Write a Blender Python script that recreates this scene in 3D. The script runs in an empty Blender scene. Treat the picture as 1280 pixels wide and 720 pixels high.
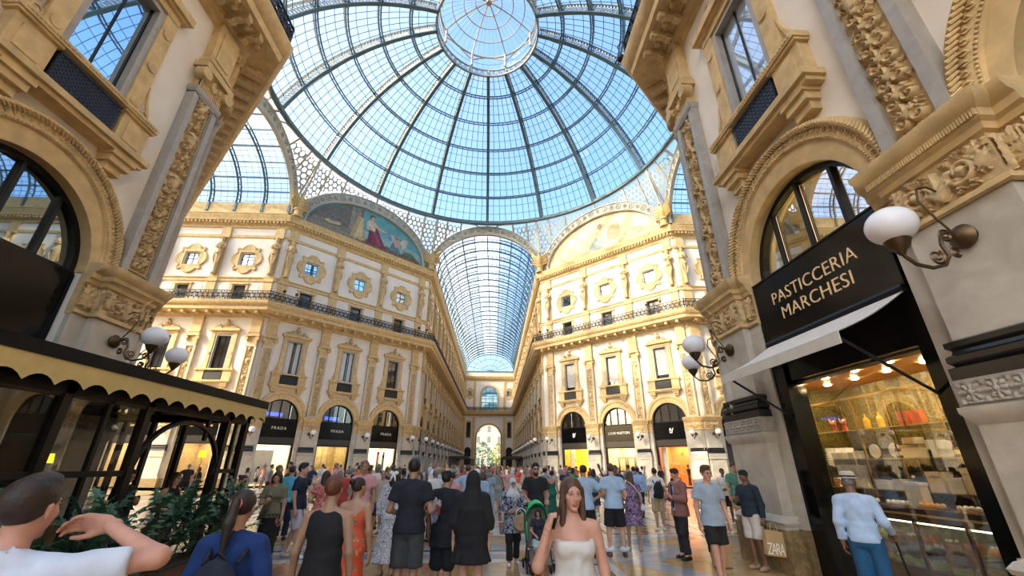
import bpy, math, random
import numpy as np
from mathutils import Matrix, Vector

PI = math.pi
SC = bpy.context.scene
COL = SC.collection
rnd = random.Random(7)

# ---------------------------------------------------------------- camera
def make_camera():
    yaw, pitch, roll = 0.03934, 0.40464, 0.0036
    cy, sy, cp, sp = math.cos(yaw), math.sin(yaw), math.cos(pitch), math.sin(pitch)
    f = Vector((sy * cp, cy * cp, sp)); r = Vector((cy, -sy, 0)); u = r.cross(f)
    r2 = r * math.cos(roll) + u * math.sin(roll); u2 = -r * math.sin(roll) + u * math.cos(roll)
    cam = bpy.data.cameras.new('camera'); o = bpy.data.objects.new('camera', cam); COL.objects.link(o)
    M = Matrix.Identity(4)
    for i in range(3):
        M[i][0] = r2[i]; M[i][1] = u2[i]; M[i][2] = -f[i]
    M[0][3], M[1][3], M[2][3] = 1.494, -29.35, 1.80
    o.matrix_world = M
    cam.sensor_width = 36; cam.lens = 515.8 / 1280 * 36
    cam.clip_start = 0.05; cam.clip_end = 500
    SC.camera = o
make_camera()

# ---------------------------------------------------------------- light
SUN_DIR = Vector((0.83, 0.38, -0.56)).normalized()      # the way the light travels
def make_world():
    w = bpy.data.worlds.new('sky'); SC.world = w; w.use_nodes = True
    nt = w.node_tree; N = nt.nodes; N.clear()
    out = N.new('ShaderNodeOutputWorld'); bg = N.new('ShaderNodeBackground'); sky = N.new('ShaderNodeTexSky')
    sky.sky_type = 'NISHITA'; sky.sun_disc = False
    sky.sun_elevation = math.asin(-SUN_DIR.z)
    sky.sun_rotation = math.atan2(-SUN_DIR.x, -SUN_DIR.y)
    sky.air_density = 1.3; sky.dust_density = 5.0; sky.ozone_density = 2.5; sky.altitude = 100
    hs = N.new('ShaderNodeHueSaturation'); hs.inputs['Saturation'].default_value = 1.15
    nt.links.new(sky.outputs[0], hs.inputs['Color']); nt.links.new(hs.outputs[0], bg.inputs[0])
    nt.links.new(bg.outputs[0], out.inputs[0])
    bg.inputs[1].default_value = 0.37
    s = bpy.data.lights.new('sun', 'SUN'); s.energy = 4.0; s.angle = 0.02; s.color = (1, 0.85, 0.62)
    so = bpy.data.objects.new('sun', s); COL.objects.link(so)
    so.rotation_euler = SUN_DIR.to_track_quat('-Z', 'Y').to_euler(); so.location = (-60, -30, 60)
make_world()
vs = SC.view_settings
vs.view_transform = 'Standard'; vs.look = 'None'; vs.exposure = 0.85; vs.gamma = 1; vs.use_curve_mapping = False
SC.cycles.use_denoising = True
SC.cycles.max_bounces = 8; SC.cycles.diffuse_bounces = 5; SC.cycles.glossy_bounces = 4
SC.cycles.transparent_max_bounces = 16; SC.cycles.sample_clamp_indirect = 6
SC.cycles.caustics_reflective = False; SC.cycles.caustics_refractive = False

# ---------------------------------------------------------------- materials
MATS = {}
def _new(name):
    m = bpy.data.materials.new(name); m.use_nodes = True
    nt = m.node_tree
    return m, nt, nt.nodes['Principled BSDF']
def mat(name, col, rough=0.6, metal=0.0, spec=0.5, var=0.0, scale=6.0, bump=0.0, bscale=60.0, emit=None, estr=0.0, sheen=0.0):
    """one procedural material: colour with noise variation and fine relief"""
    if name in MATS: return MATS[name]
    m, nt, p = _new(name); N = nt.nodes; L = nt.links
    p.inputs['Roughness'].default_value = rough; p.inputs['Metallic'].default_value = metal
    p.inputs['Specular IOR Level'].default_value = spec
    c = (*col, 1)
    p.inputs['Base Color'].default_value = c
    tc = N.new('ShaderNodeTexCoord')
    if var > 0:
        nz = N.new('ShaderNodeTexNoise'); nz.inputs['Scale'].default_value = scale; nz.inputs['Detail'].default_value = 4
        L.new(tc.outputs['Object'], nz.inputs['Vector'])
        rp = N.new('ShaderNodeValToRGB')
        rp.color_ramp.elements[0].position = 0.3; rp.color_ramp.elements[1].position = 0.7
        rp.color_ramp.elements[0].color = (*[max(0, x * (1 - var)) for x in col], 1)
        rp.color_ramp.elements[1].color = (*[min(1, x * (1 + var)) for x in col], 1)
        L.new(nz.outputs[0], rp.inputs[0]); L.new(rp.outputs[0], p.inputs['Base Color'])
    if bump > 0:
        n2 = N.new('ShaderNodeTexNoise'); n2.inputs['Scale'].default_value = bscale; n2.inputs['Detail'].default_value = 3
        L.new(tc.outputs['Object'], n2.inputs['Vector'])
        b = N.new('ShaderNodeBump'); b.inputs['Strength'].default_value = bump; b.inputs['Distance'].default_value = 0.01
        L.new(n2.outputs[0], b.inputs['Height']); L.new(b.outputs[0], p.inputs['Normal'])
    if emit:
        p.inputs['Emission Color'].default_value = (*emit, 1); p.inputs['Emission Strength'].default_value = estr
    MATS[name] = m; return m
def marble(name, c1, c2, scale=2.5, rough=0.3, veins=0.5):
    if name in MATS: return MATS[name]
    m, nt, p = _new(name); N = nt.nodes; L = nt.links
    tc = N.new('ShaderNodeTexCoord'); nz = N.new('ShaderNodeTexNoise')
    nz.inputs['Scale'].default_value = scale; nz.inputs['Detail'].default_value = 8; nz.inputs['Distortion'].default_value = 1.5
    L.new(tc.outputs['Object'], nz.inputs['Vector'])
    rp = N.new('ShaderNodeValToRGB'); e = rp.color_ramp.elements
    e[0].position = 0.38; e[0].color = (*c2, 1); e[1].position = 0.38 + 0.35 * veins; e[1].color = (*c1, 1)
    L.new(nz.outputs[0], rp.inputs[0]); L.new(rp.outputs[0], p.inputs['Base Color'])
    p.inputs['Roughness'].default_value = rough
    MATS[name] = m; return m
def glass(name, tint=(0.9, 0.95, 1), fac=0.12, rough=0.02, refl=(1, 1, 1), fresnel=False, dust=0.0):
    """thin pane: mostly see-through with a mirror share"""
    if name in MATS: return MATS[name]
    m = bpy.data.materials.new(name); m.use_nodes = True; nt = m.node_tree; N = nt.nodes; L = nt.links; N.clear()
    out = N.new('ShaderNodeOutputMaterial'); mx = N.new('ShaderNodeMixShader'); t = N.new('ShaderNodeBsdfTransparent'); g = N.new('ShaderNodeBsdfGlossy')
    t.inputs[0].default_value = (*tint, 1); g.inputs['Color'].default_value = (*refl, 1); g.inputs['Roughness'].default_value = rough
    if fresnel:
        lw = N.new('ShaderNodeLayerWeight'); lw.inputs[0].default_value = fac; L.new(lw.outputs['Fresnel'], mx.inputs[0])
    else: mx.inputs[0].default_value = fac
    L.new(t.outputs[0], mx.inputs[1]); L.new(g.outputs[0], mx.inputs[2]); L.new(mx.outputs[0], out.inputs[0])
    if dust:
        tl = N.new('ShaderNodeBsdfTranslucent'); tl.inputs[0].default_value = (.93, .92, .90, 1); m2 = N.new('ShaderNodeMixShader'); m2.inputs[0].default_value = dust
        L.new(mx.outputs[0], m2.inputs[1]); L.new(tl.outputs[0], m2.inputs[2]); L.new(m2.outputs[0], out.inputs[0])
    MATS[name] = m; return m
def floral(name, cols, scale=14.0, rough=0.8):
    """printed cloth: voronoi blots in several colours"""
    if name in MATS: return MATS[name]
    m, nt, p = _new(name); N = nt.nodes; L = nt.links
    tc = N.new('ShaderNodeTexCoord'); nz = N.new('ShaderNodeTexNoise'); nz.inputs['Scale'].default_value = scale; nz.inputs['Detail'].default_value = 2
    nz.inputs['Distortion'].default_value = 1.2
    L.new(tc.outputs['Object'], nz.inputs['Vector'])
    rp = N.new('ShaderNodeValToRGB'); rp.color_ramp.interpolation = 'CONSTANT'; e = rp.color_ramp.elements
    n = len(cols)
    while len(e) < n: e.new(0.5)
    for i, (pos, c) in enumerate(cols):
        e[i].position = pos; e[i].color = (*c, 1)
    L.new(nz.outputs[0], rp.inputs[0]); L.new(rp.outputs[0], p.inputs['Base Color'])
    p.inputs['Roughness'].default_value = rough
    MATS[name] = m; return m
def emis(name, col, s):
    return mat(name, col, rough=0.5, emit=col, estr=s)

PLASTER = mat('plaster', (0.80, 0.745, 0.67), 0.85, var=0.05, scale=1.2, bump=0.06)
STONE = mat('stone', (0.61, 0.44, 0.215), 0.75, var=0.17, scale=3.5, bump=0.4, bscale=34)
STONE2 = mat('carved_stone', (0.575, 0.42, 0.22), 0.75, var=0.2, scale=8.0, bump=0.45, bscale=45)
PIERST = marble('pier_marble', (0.60, 0.56, 0.48), (0.46, 0.42, 0.35), 1.6, 0.4, 0.9)
GREYM = marble('grey_marble', (0.42, 0.40, 0.36), (0.34, 0.32, 0.29), 2.0, 0.45, 0.9)
YELM = marble('yellow_marble', (0.30, 0.22, 0.11), (0.17, 0.12, 0.06), 6.0, 0.35, 0.8)
BLACKM = mat('black_marble', (0.012, 0.012, 0.013), 0.25)
IRON = mat('wrought_iron', (0.012, 0.014, 0.02), 0.45, metal=0.3)
BRONZE = mat('bronze', (0.10, 0.062, 0.03), 0.4, metal=0.7, var=0.2)
STEEL = mat('dome_steel', (0.085, 0.14, 0.165), 0.5, metal=0.2, var=0.1)
STEELL = mat('pale_ironwork', (0.42, 0.41, 0.36), 0.55, var=0.1)
BARS = mat('glazing_bar', (0.03, 0.075, 0.105), 0.5)
DOMEGL = glass('dome_glass', (0.93, 0.98, 1.0), 0.05, 0.05, dust=.05)
VAULTGL = glass('vault_glass', (0.90, 0.96, 1.0), 0.06, 0.05, dust=.22)
WINGL = mat('window_glass', (0.014, 0.018, 0.024), 0.04, spec=1.0)
WINGL2 = glass('mirror_glass', (0.15, 0.18, 0.2), 0.5, 0.01)
SKYMIR = glass('sky_reflecting_glass', (0.05, 0.08, 0.1), 0.72, 0.015, (.75, .88, 1))
BLINDGL = glass('pale_window_glass', (.95, .97, 1), .24, .015, (.85, .93, 1))
SHOPGL = glass('shop_glass', (0.95, 0.96, 0.95), 0.10, 0.01)
BLACK = mat('black_lacquer', (0.003, 0.003, 0.0035), 0.12, spec=.22)
DARKW = mat('dark_frame', (0.008, 0.007, 0.006), 0.4, spec=.25)
GOLD = mat('gold_leaf', (0.95, 0.68, 0.36), 0.35, metal=0.2)
GLOBE = mat('opal_glass', (0.90, 0.90, 0.94), 0.22, spec=.35)
DARKIN = mat('dark_interior', (0.02, 0.018, 0.016), 0.9)

# ---------------------------------------------------------------- mesh builder
class MB:
    def __init__(s): s.v = []; s.f = []; s.m = []; s.n = 0
    def add(s, V, F, mi=0):
        V = np.asarray(V, float).reshape(-1, 3); b = s.n
        s.v.append(V); s.n += len(V)
        s.f.extend([tuple(int(i) + b for i in q) for q in F])
        s.m.extend([mi] * len(F)); return s
    def box(s, x0, x1, y0, y1, z0, z1, mi=0):
        V = [(x, y, z) for x in (x0, x1) for y in (y0, y1) for z in (z0, z1)]
        return s.add(V, [(0, 1, 3, 2), (4, 6, 7, 5), (0, 4, 5, 1), (2, 3, 7, 6), (0, 2, 6, 4), (1, 5, 7, 3)], mi)
    def obox(s, M, sx, sy, sz, mi=0):
        V = [M @ Vector((x * sx / 2, y * sy / 2, z * sz / 2)) for x in (-1, 1) for y in (-1, 1) for z in (-1, 1)]
        return s.add([tuple(v) for v in V], [(0, 1, 3, 2), (4, 6, 7, 5), (0, 4, 5, 1), (2, 3, 7, 6), (0, 2, 6, 4), (1, 5, 7, 3)], mi)
    def bar(s, a, b, w, h=None, mi=0, up=(0, 0, 1)):
        h = h or w; a = Vector(a); b = Vector(b); d = (b - a); L = d.length
        if L < 1e-6: return s
        d.normalize(); up = Vector(up)
        if abs(d.dot(up)) > 0.98: up = Vector((0, 1, 0)) if abs(d.y) < 0.9 else Vector((1, 0, 0))
        x = d.cross(up).normalized(); y = x.cross(d)
        V = [tuple(p + x * i * w / 2 + y * j * h / 2) for p in (a, b) for i, j in ((-1, -1), (1, -1), (1, 1), (-1, 1))]
        return s.add(V, [(0, 1, 2, 3), (7, 6, 5, 4), (0, 4, 5, 1), (1, 5, 6, 2), (2, 6, 7, 3), (3, 7, 4, 0)], mi)
    def prism(s, poly, y0, y1, mi=0):
        n = len(poly); V = [(x, y0, z) for x, z in poly] + [(x, y1, z) for x, z in poly]
        F = [tuple(range(n)), tuple(range(2 * n - 1, n - 1, -1))] + [(i, i + n, (i + 1) % n + n, (i + 1) % n) for i in range(n)]
        return s.add(V, F, mi)
    def tube(s, pts, r, n=6, mi=0, closed=False, caps=True):
        P = np.array(pts, float); k = len(P)
        R = np.full(k, r, float) if np.isscalar(r) else np.asarray(r, float)
        if closed: T = np.roll(P, -1, 0) - np.roll(P, 1, 0)
        else:
            T = np.gradient(P, axis=0)
        T /= np.linalg.norm(T, axis=1)[:, None] + 1e-9
        ref = np.array([0, 0, 1.0]) if abs(T[0][2]) < 0.9 else np.array([1.0, 0, 0])
        U = np.cross(T[0], ref); U /= np.linalg.norm(U); V = []
        for i in range(k):
            U = U - T[i] * (U @ T[i]); U /= np.linalg.norm(U) + 1e-9
            W = np.cross(T[i], U)
            for j in range(n):
                a = 2 * PI * j / n; V.append(P[i] + R[i] * (math.cos(a) * U + math.sin(a) * W))
        F = []
        for i in range(k if closed else k - 1):
            i2 = (i + 1) % k
            for j in range(n): F.append((i * n + j, i * n + (j + 1) % n, i2 * n + (j + 1) % n, i2 * n + j))
        if caps and not closed:
            F.append(tuple(range(n - 1, -1, -1))); F.append(tuple((k - 1) * n + j for j in range(n)))
        return s.add(V, F, mi)
    def lathe(s, prof, n=16, c=(0, 0, 0), mi=0, axis='z', a0=0, a1=2 * PI):
        V = []; F = []; k = len(prof); full = abs(a1 - a0 - 2 * PI) < 1e-6; m = n if full else n + 1
        for j in range(m):
            a = a0 + (a1 - a0) * j / n; ca, sa = math.cos(a), math.sin(a)
            for r, z in prof:
                p = (r * ca, r * sa, z)
                if axis == 'y': p = (p[0], -p[2], p[1])
                elif axis == 'x': p = (p[2], p[0], p[1])
                V.append((p[0] + c[0], p[1] + c[1], p[2] + c[2]))
        for j in range(n):
            j2 = (j + 1) % m
            for i in range(k - 1):
                F.append((j * k + i, j2 * k + i, j2 * k + i + 1, j * k + i + 1))
        return s.add(V, F, mi)
    def ball(s, c, r, n=10, m=6, mi=0, sc=(1, 1, 1)):
        V = []; F = []
        for i in range(m + 1):
            t = PI * i / m
            for j in range(n):
                a = 2 * PI * j / n
                V.append((c[0] + r * sc[0] * math.sin(t) * math.cos(a), c[1] + r * sc[1] * math.sin(t) * math.sin(a), c[2] + r * sc[2] * math.cos(t)))
        for i in range(m):
            for j in range(n): F.append((i * n + j, (i + 1) * n + j, (i + 1) * n + (j + 1) % n, i * n + (j + 1) % n))
        return s.add(V, F, mi)
    def grid(s, X, Y, Z, mi=0):
        X, Y, Z = np.broadcast_arrays(X, Y, Z)
        a, b = X.shape; V = np.stack([X.ravel(), Y.ravel(), Z.ravel()], 1)
        I = np.arange(a * b).reshape(a, b)
        F = np.stack([I[:-1, :-1].ravel(), I[1:, :-1].ravel(), I[1:, 1:].ravel(), I[:-1, 1:].ravel()], 1).tolist()
        return s.add(V, F, mi)
    def sweep(s, path, prof, mi=0, closed=False, cap=True):
        """profile (d outwards to the right of travel, z) mitred along a plan path"""
        P = [Vector((p[0], p[1])) for p in path]; k = len(P); n = len(prof); V = []; F = []
        for i in range(k):
            a = P[i - 1] if (i > 0 or closed) else None; b = P[(i + 1) % k] if (i < k - 1 or closed) else None
            t1 = (P[i] - a).normalized() if a is not None else None; t2 = (b - P[i]).normalized() if b is not None else None
            t1 = t1 or t2; t2 = t2 or t1
            n1 = Vector((t1.y, -t1.x)); n2 = Vector((t2.y, -t2.x))
            mm = (n1 + n2); mm = mm / (mm.length_squared / 2) if mm.length > 1e-6 else n1
            for d, z in prof: V.append((P[i].x + mm.x * d, P[i].y + mm.y * d, z))
        for i in range(k if closed else k - 1):
            i2 = (i + 1) % k
            for j in range(n - 1): F.append((i * n + j, i2 * n + j, i2 * n + j + 1, i * n + j + 1))
        if cap and not closed:
            F.append(tuple(range(n - 1, -1, -1))); F.append(tuple((k - 1) * n + j for j in range(n)))
        return s.add(V, F, mi)
    def join(s, o, M=None, mi=None):
        V = np.concatenate(o.v) if o.v else np.zeros((0, 3))
        if M is not None:
            A = np.array(M); V = V @ A[:3, :3].T + A[:3, 3]
        b = s.n; s.v.append(V); s.n += len(V)
        s.f.extend([tuple(i + b for i in q) for q in o.f])
        s.m.extend(o.m if mi is None else [mi] * len(o.f)); return s
    def mesh(s, name, mats, smooth=None):
        me = bpy.data.meshes.new(name)
        V = np.concatenate(s.v) if s.v else np.zeros((0, 3))
        me.from_pydata(V.tolist(), [], s.f)
        for m in (mats if isinstance(mats, (list, tuple)) else [mats]): me.materials.append(m)
        if any(s.m): me.polygons.foreach_set('material_index', s.m)
        if smooth is not None:
            me.polygons.foreach_set('use_smooth', [True] * len(me.polygons))
            if smooth < 3: me.set_sharp_from_angle(angle=smooth)
        me.update(); return me
    def obj(s, name, mats, parent=None, smooth=None, loc=None, rz=None):
        return inst(name, s.mesh(name, mats, smooth), parent, loc, rz)
def inst(name, me, parent=None, loc=None, rz=None, M=None):
    o = bpy.data.objects.new(name, me); COL.objects.link(o)
    if parent is not None: o.parent = parent
    if M is not None: o.matrix_local = M if isinstance(M, Matrix) else Matrix(M)
    else:
        if loc is not None: o.location = loc
        if rz is not None: o.rotation_euler = (0, 0, rz)
    return o
def tag(o, label=None, cat=None, group=None, kind=None):
    if label: o['label'] = label
    if cat: o['category'] = cat
    if group: o['group'] = group
    if kind: o['kind'] = kind
    return o
def empty(name, loc=(0, 0, 0), rz=0, label=None, cat=None, group=None, kind=None):
    o = bpy.data.objects.new(name, None); COL.objects.link(o); o.location = loc; o.rotation_euler = (0, 0, rz)
    o.empty_display_size = 0.1
    return tag(o, label, cat, group, kind)
def copy_tree(o, parent=None):
    c = o.copy(); COL.objects.link(c)
    if parent is not None: c.parent = parent
    for ch in list(o.children): copy_tree(ch, c)
    return c
def text_mesh(txt, size, depth=0.01, name='lettering', spacing=1.0, bold=0.0):
    cu = bpy.data.curves.new(name, 'FONT'); cu.body = txt; cu.size = size; cu.extrude = depth; cu.align_x = 'CENTER'; cu.align_y = 'CENTER'
    cu.space_character = spacing; cu.offset = bold; cu.resolution_u = 3
    o = bpy.data.objects.new(name, cu); COL.objects.link(o)
    dg = bpy.context.evaluated_depsgraph_get(); dg.update()
    me = bpy.data.meshes.new_from_object(o.evaluated_get(dg)); bpy.data.objects.remove(o); me.name = name
    me.materials.clear(); return me
def arc(c, r, a0, a1, n, y=0):
    return [(c[0] + r * math.cos(a0 + (a1 - a0) * i / n), y, c[1] + r * math.sin(a0 + (a1 - a0) * i / n)) for i in range(n + 1)]
def spiral(cx, cz, r0, turns, a0, y=0, n=18, sgn=1, r1=0.12):
    return [(cx + (r0 * (1 - t) + r0 * r1 * t) * math.cos(a0 + sgn * turns * 2 * PI * t), y, cz + (r0 * (1 - t) + r0 * r1 * t) * math.sin(a0 + sgn * turns * 2 * PI * t)) for t in [i / n for i in range(n + 1)]]

# ---------------------------------------------------------------- carved relief (true height fields)
def relief(w, h, step, seed=1, style='vine', depth=0.07, lam=None):
    nx = max(4, int(w / step)); nz = max(4, int(h / step)); H = np.zeros((nx + 1, nz + 1)); R = random.Random(seed)
    def stamp(x, z, r, a=1.0):
        i0 = max(0, int((x - r) / w * nx)); i1 = min(nx, int((x + r) / w * nx) + 1); j0 = max(0, int((z - r) / h * nz)); j1 = min(nz, int((z + r) / h * nz) + 1)
        if i1 < i0 or j1 < j0: return
        X = (np.arange(i0, i1 + 1) * w / nx - x)[:, None]; Z = (np.arange(j0, j1 + 1) * h / nz - z)[None, :]
        d = np.sqrt(np.maximum(0, 1 - (X * X + Z * Z) / (r * r))) * a
        H[i0:i1 + 1, j0:j1 + 1] = np.maximum(H[i0:i1 + 1, j0:j1 + 1], d)
    def stroke(P, r0, r1, a=1.0):
        L = sum(math.dist(P[i], P[i + 1]) for i in range(len(P) - 1)); n = max(2, int(L / (step * 1.2)))
        P = np.array(P); t = np.linspace(0, len(P) - 1, n)
        X = np.interp(t, range(len(P)), P[:, 0]); Z = np.interp(t, range(len(P)), P[:, 1])
        for k in range(n):
            q = k / (n - 1); stamp(X[k], Z[k], r0 + (r1 - r0) * q, a)
    def leaf(x, z, ang, L, a=0.9):
        for k in (-1, -0.5, 0, 0.5, 1):
            b = ang + k * 0.75; l = L * (1 - 0.3 * abs(k))
            stroke([(x, z), (x + l * 0.6 * math.cos(b), z + l * 0.6 * math.sin(b)), (x + l * math.cos(b + 0.3 * k), z + l * math.sin(b + 0.3 * k))], L * 0.16, L * 0.07, a)
    m = min(w, h)
    if style == 'vine':
        lam = lam or w * 2.2; n = int(round(h / (lam / 2))); A = w * 0.16
        stroke([(w / 2 + A * math.sin(2 * PI * z / lam), z) for z in np.linspace(0.03, h - 0.03, 80)], w * 0.06, w * 0.05, 0.8)
        for k in range(n):
            zc = (k + 0.5) * h / n; sg = 1 if k % 2 else -1; cx = w / 2 + sg * w * 0.16; rr = w * 0.27
            stroke([(p[0], p[2]) for p in spiral(cx, zc, rr, 1.3, -PI / 2, n=26, sgn=sg)], w * 0.05, w * 0.045)
            stamp(cx, zc, w * 0.11, 1.25)
            for q in range(5): leaf(cx + sg * rr * math.cos(q * 0.8 - 1.6), zc + rr * math.sin(q * 0.8 - 1.6), (q * 0.8 - 1.6) if sg > 0 else PI - (q * 0.8 - 1.6), w * 0.2)
            leaf(w / 2 - sg * w * 0.2, zc + h / n * 0.1, PI / 2 + sg * 0.7, w * 0.3); leaf(w / 2 - sg * w * 0.25, zc - h / n * 0.3, -PI / 2 + sg * 0.4, w * 0.22)
            for q in range(5): stamp(R.uniform(0.06, 0.94) * w, zc + R.uniform(-.5, .5) * h / n, w * R.uniform(0.03, 0.06), R.uniform(.5, 1))
    elif style == 'trophy':
        z = 0.08
        while z < h - w * 0.3:
            kind = R.choice('vbuv')
            if kind == 'u':
                stroke([(w * .5, z), (w * .5, z + w * .3)], w * .2, w * .3, 1.3); stroke([(w * .2, z + w * .32), (w * .8, z + w * .32)], w * .05, w * .05, 1.4)
            elif kind == 'b':
                stroke([(w * .35, z), (w * .55, z + w * .35), (w * .6, z + w * .5)], w * .17, w * .09, 1.4); stamp(w * .64, z + w * .58, w * .1, 1.5)
                leaf(w * .4, z + w * .2, 2.4, w * .42, 1.1); leaf(w * .5, z + w * .25, 0.5, w * .42, 1.1)
            else:
                for sg in (-1, 1): stroke([(p[0], p[2]) for p in spiral(w / 2 + sg * w * .22, z + w * .25, w * .2, 1.2, PI / 2, n=20, sgn=sg)], w * .05, w * .05)
                leaf(w / 2, z + w * .3, PI / 2, w * .4, 1.2)
            for q in range(7): leaf(R.uniform(.12, .88) * w, z + R.uniform(0, .6) * w, R.uniform(0, 6.28), w * R.uniform(.15, .26), R.uniform(.6, 1))
            z += w * 0.62
        stroke([(w * .1, .06), (w * .9, .06)], w * .05, w * .05, .8)
    elif style == 'frieze':
        c = w / 2
        for sg in (-1, 1):
            r = h * .34
            stroke([(p[0], p[2]) for p in spiral(c + sg * h * .55, h * .5, r, 1.4, PI if sg > 0 else 0, n=30, sgn=sg)], h * .07, h * .06)
            stamp(c + sg * h * .55, h * .5, h * .12, 1.3)
            for q in range(7): leaf(c + sg * (h * .55 + r * math.cos(q * .7 - 2)), h * .5 + r * math.sin(q * .7 - 2), (q * .7 - 2) if sg > 0 else PI - (q * .7 - 2), h * .22)
            leaf(c + sg * w * .42, h * .3, PI / 2, h * .6); leaf(c + sg * w * .36, h * .7, PI / 2 - sg, h * .35)
        leaf(c, h * .1, PI / 2, h * .7, 1.2)
    elif style == 'rosette':
        n = max(1, int(round(w / (h * 1.05))))
        for k in range(n):
            x = (k + .5) * w / n; r = h * .36
            for q in range(8): stroke([(x + r * .3 * math.cos(q * PI / 4), h / 2 + r * .3 * math.sin(q * PI / 4)), (x + r * math.cos(q * PI / 4), h / 2 + r * math.sin(q * PI / 4))], h * .06, h * .11, .8)
            stamp(x, h / 2, h * .13, 1.1)
            for z in (h * .15, h * .5, h * .85): stamp(x - w / n / 2, z, h * .1, .7)
        stroke([(0, .03 * h), (w, .03 * h)], h * .05, h * .05, .8); stroke([(0, .97 * h), (w, .97 * h)], h * .05, h * .05, .8)
    elif style == 'acanthus':
        for k in range(3):
            for sg in (-1, 1): leaf(w / 2 + sg * w * .1 * k, h * (.1 + .25 * k), PI / 2 + sg * -.55, h * .45, 1.1)
        stroke([(w / 2, 0), (w / 2, h * .9)], w * .08, w * .05, 1.2)
        for sg in (-1, 1): leaf(w / 2 + sg * w * .25, h * .15, PI / 2 - sg * .3, h * .5)
    return H * depth
def relief_mb(H, w, h, y, flip=-1, mi=0, x0=None, z0=0):
    x0 = -w / 2 if x0 is None else x0
    X = np.linspace(x0, x0 + w, H.shape[0])[:, None]; Z = np.linspace(z0, z0 + h, H.shape[1])[None, :]
    return MB().grid(X, y + flip * H, Z, mi)
# ================================================================ the gallery walls
HW, AP = 7.25, 19.5                       # half width of the arms, distance of the arm mouths from the centre
SILL, SPR, RA = 8.40, 5.50, 1.66          # heights shared by all the fronts
YEND = 88.0

def wall_mesh(cells, L, top=25.0, thick=0.55):
    """the plastered wall, with real openings; cells = bay centres along u"""
    b = MB(); us = [0.0]
    def quad(u0, u1, z0, z1):
        if u1 - u0 > 1e-4 and z1 - z0 > 1e-4: b.add([(u0, 0, z0), (u1, 0, z0), (u1, 0, z1), (u0, 0, z1)], [(0, 1, 2, 3)])
    edges = [0.0] + [(cells[i] + cells[i + 1]) / 2 for i in range(len(cells) - 1)] + [L]
    hw = 0.62
    for i, c in enumerate(cells):
        a, e = edges[i], edges[i + 1]
        quad(a, c - RA, 0, SPR); quad(c + RA, e, 0, SPR)
        quad(a, c - RA, SPR, 7.4); quad(c + RA, e, SPR, 7.4)
        n = 14
        A = [(c + RA * math.cos(PI - PI * k / n), SPR + RA * math.sin(PI * k / n)) for k in range(n + 1)]
        V = [(x, 0, z) for x, z in A] + [(x, 0, 7.4) for x, z in A]
        b.add(V, [(k, k + 1, k + n + 2, k + n + 1) for k in range(n)])
        rows = [(7.4, 8.4, 0), (8.4, 12.4, 1), (12.4, 15.4, 0), (15.4, 17.3, 1), (17.3, 19.35, 0), (19.35, 20.6, 1), (20.6, top, 0)]
        for z0, z1, h in rows:
            if not h: quad(a, e, z0, z1)
            else:
                quad(a, c - hw, z0, z1); quad(c + hw, e, z0, z1)
                V = []
                for y in (0, thick): V += [(c - hw, y, z0), (c + hw, y, z0), (c + hw, y, z1), (c - hw, y, z1)]
                b.add(V, [(0, 4, 5, 1), (1, 5, 6, 2), (2, 6, 7, 3), (3, 7, 4, 0)])
        P = [(c - RA, 0)] + A + [(c + RA, 0)]; m = len(P)
        b.add([(x, 0, z) for x, z in P] + [(x, thick, z) for x, z in P], [(k, k + 1, k + 1 + m, k + m) for k in range(m - 1)])
    # back and top of the wall
    b.add([(0, 0, top), (L, 0, top), (L, thick, top), (0, thick, top)], [(0, 1, 2, 3)])
    b.add([(0, thick, 7.5), (L, thick, 7.5), (L, thick, top), (0, thick, top)], [(3, 2, 1, 0)])
    return b

ME = {}      # shared mesh data, by name and level of detail
def step_prof(b, u0, u1, steps, mi=0):
    """a stack of boxes (z0, z1, projection, side overhang)"""
    for z0, z1, d, s in steps: b.box(u0 - s, u1 + s, -d, 0.02, z0, z1, mi)

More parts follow.
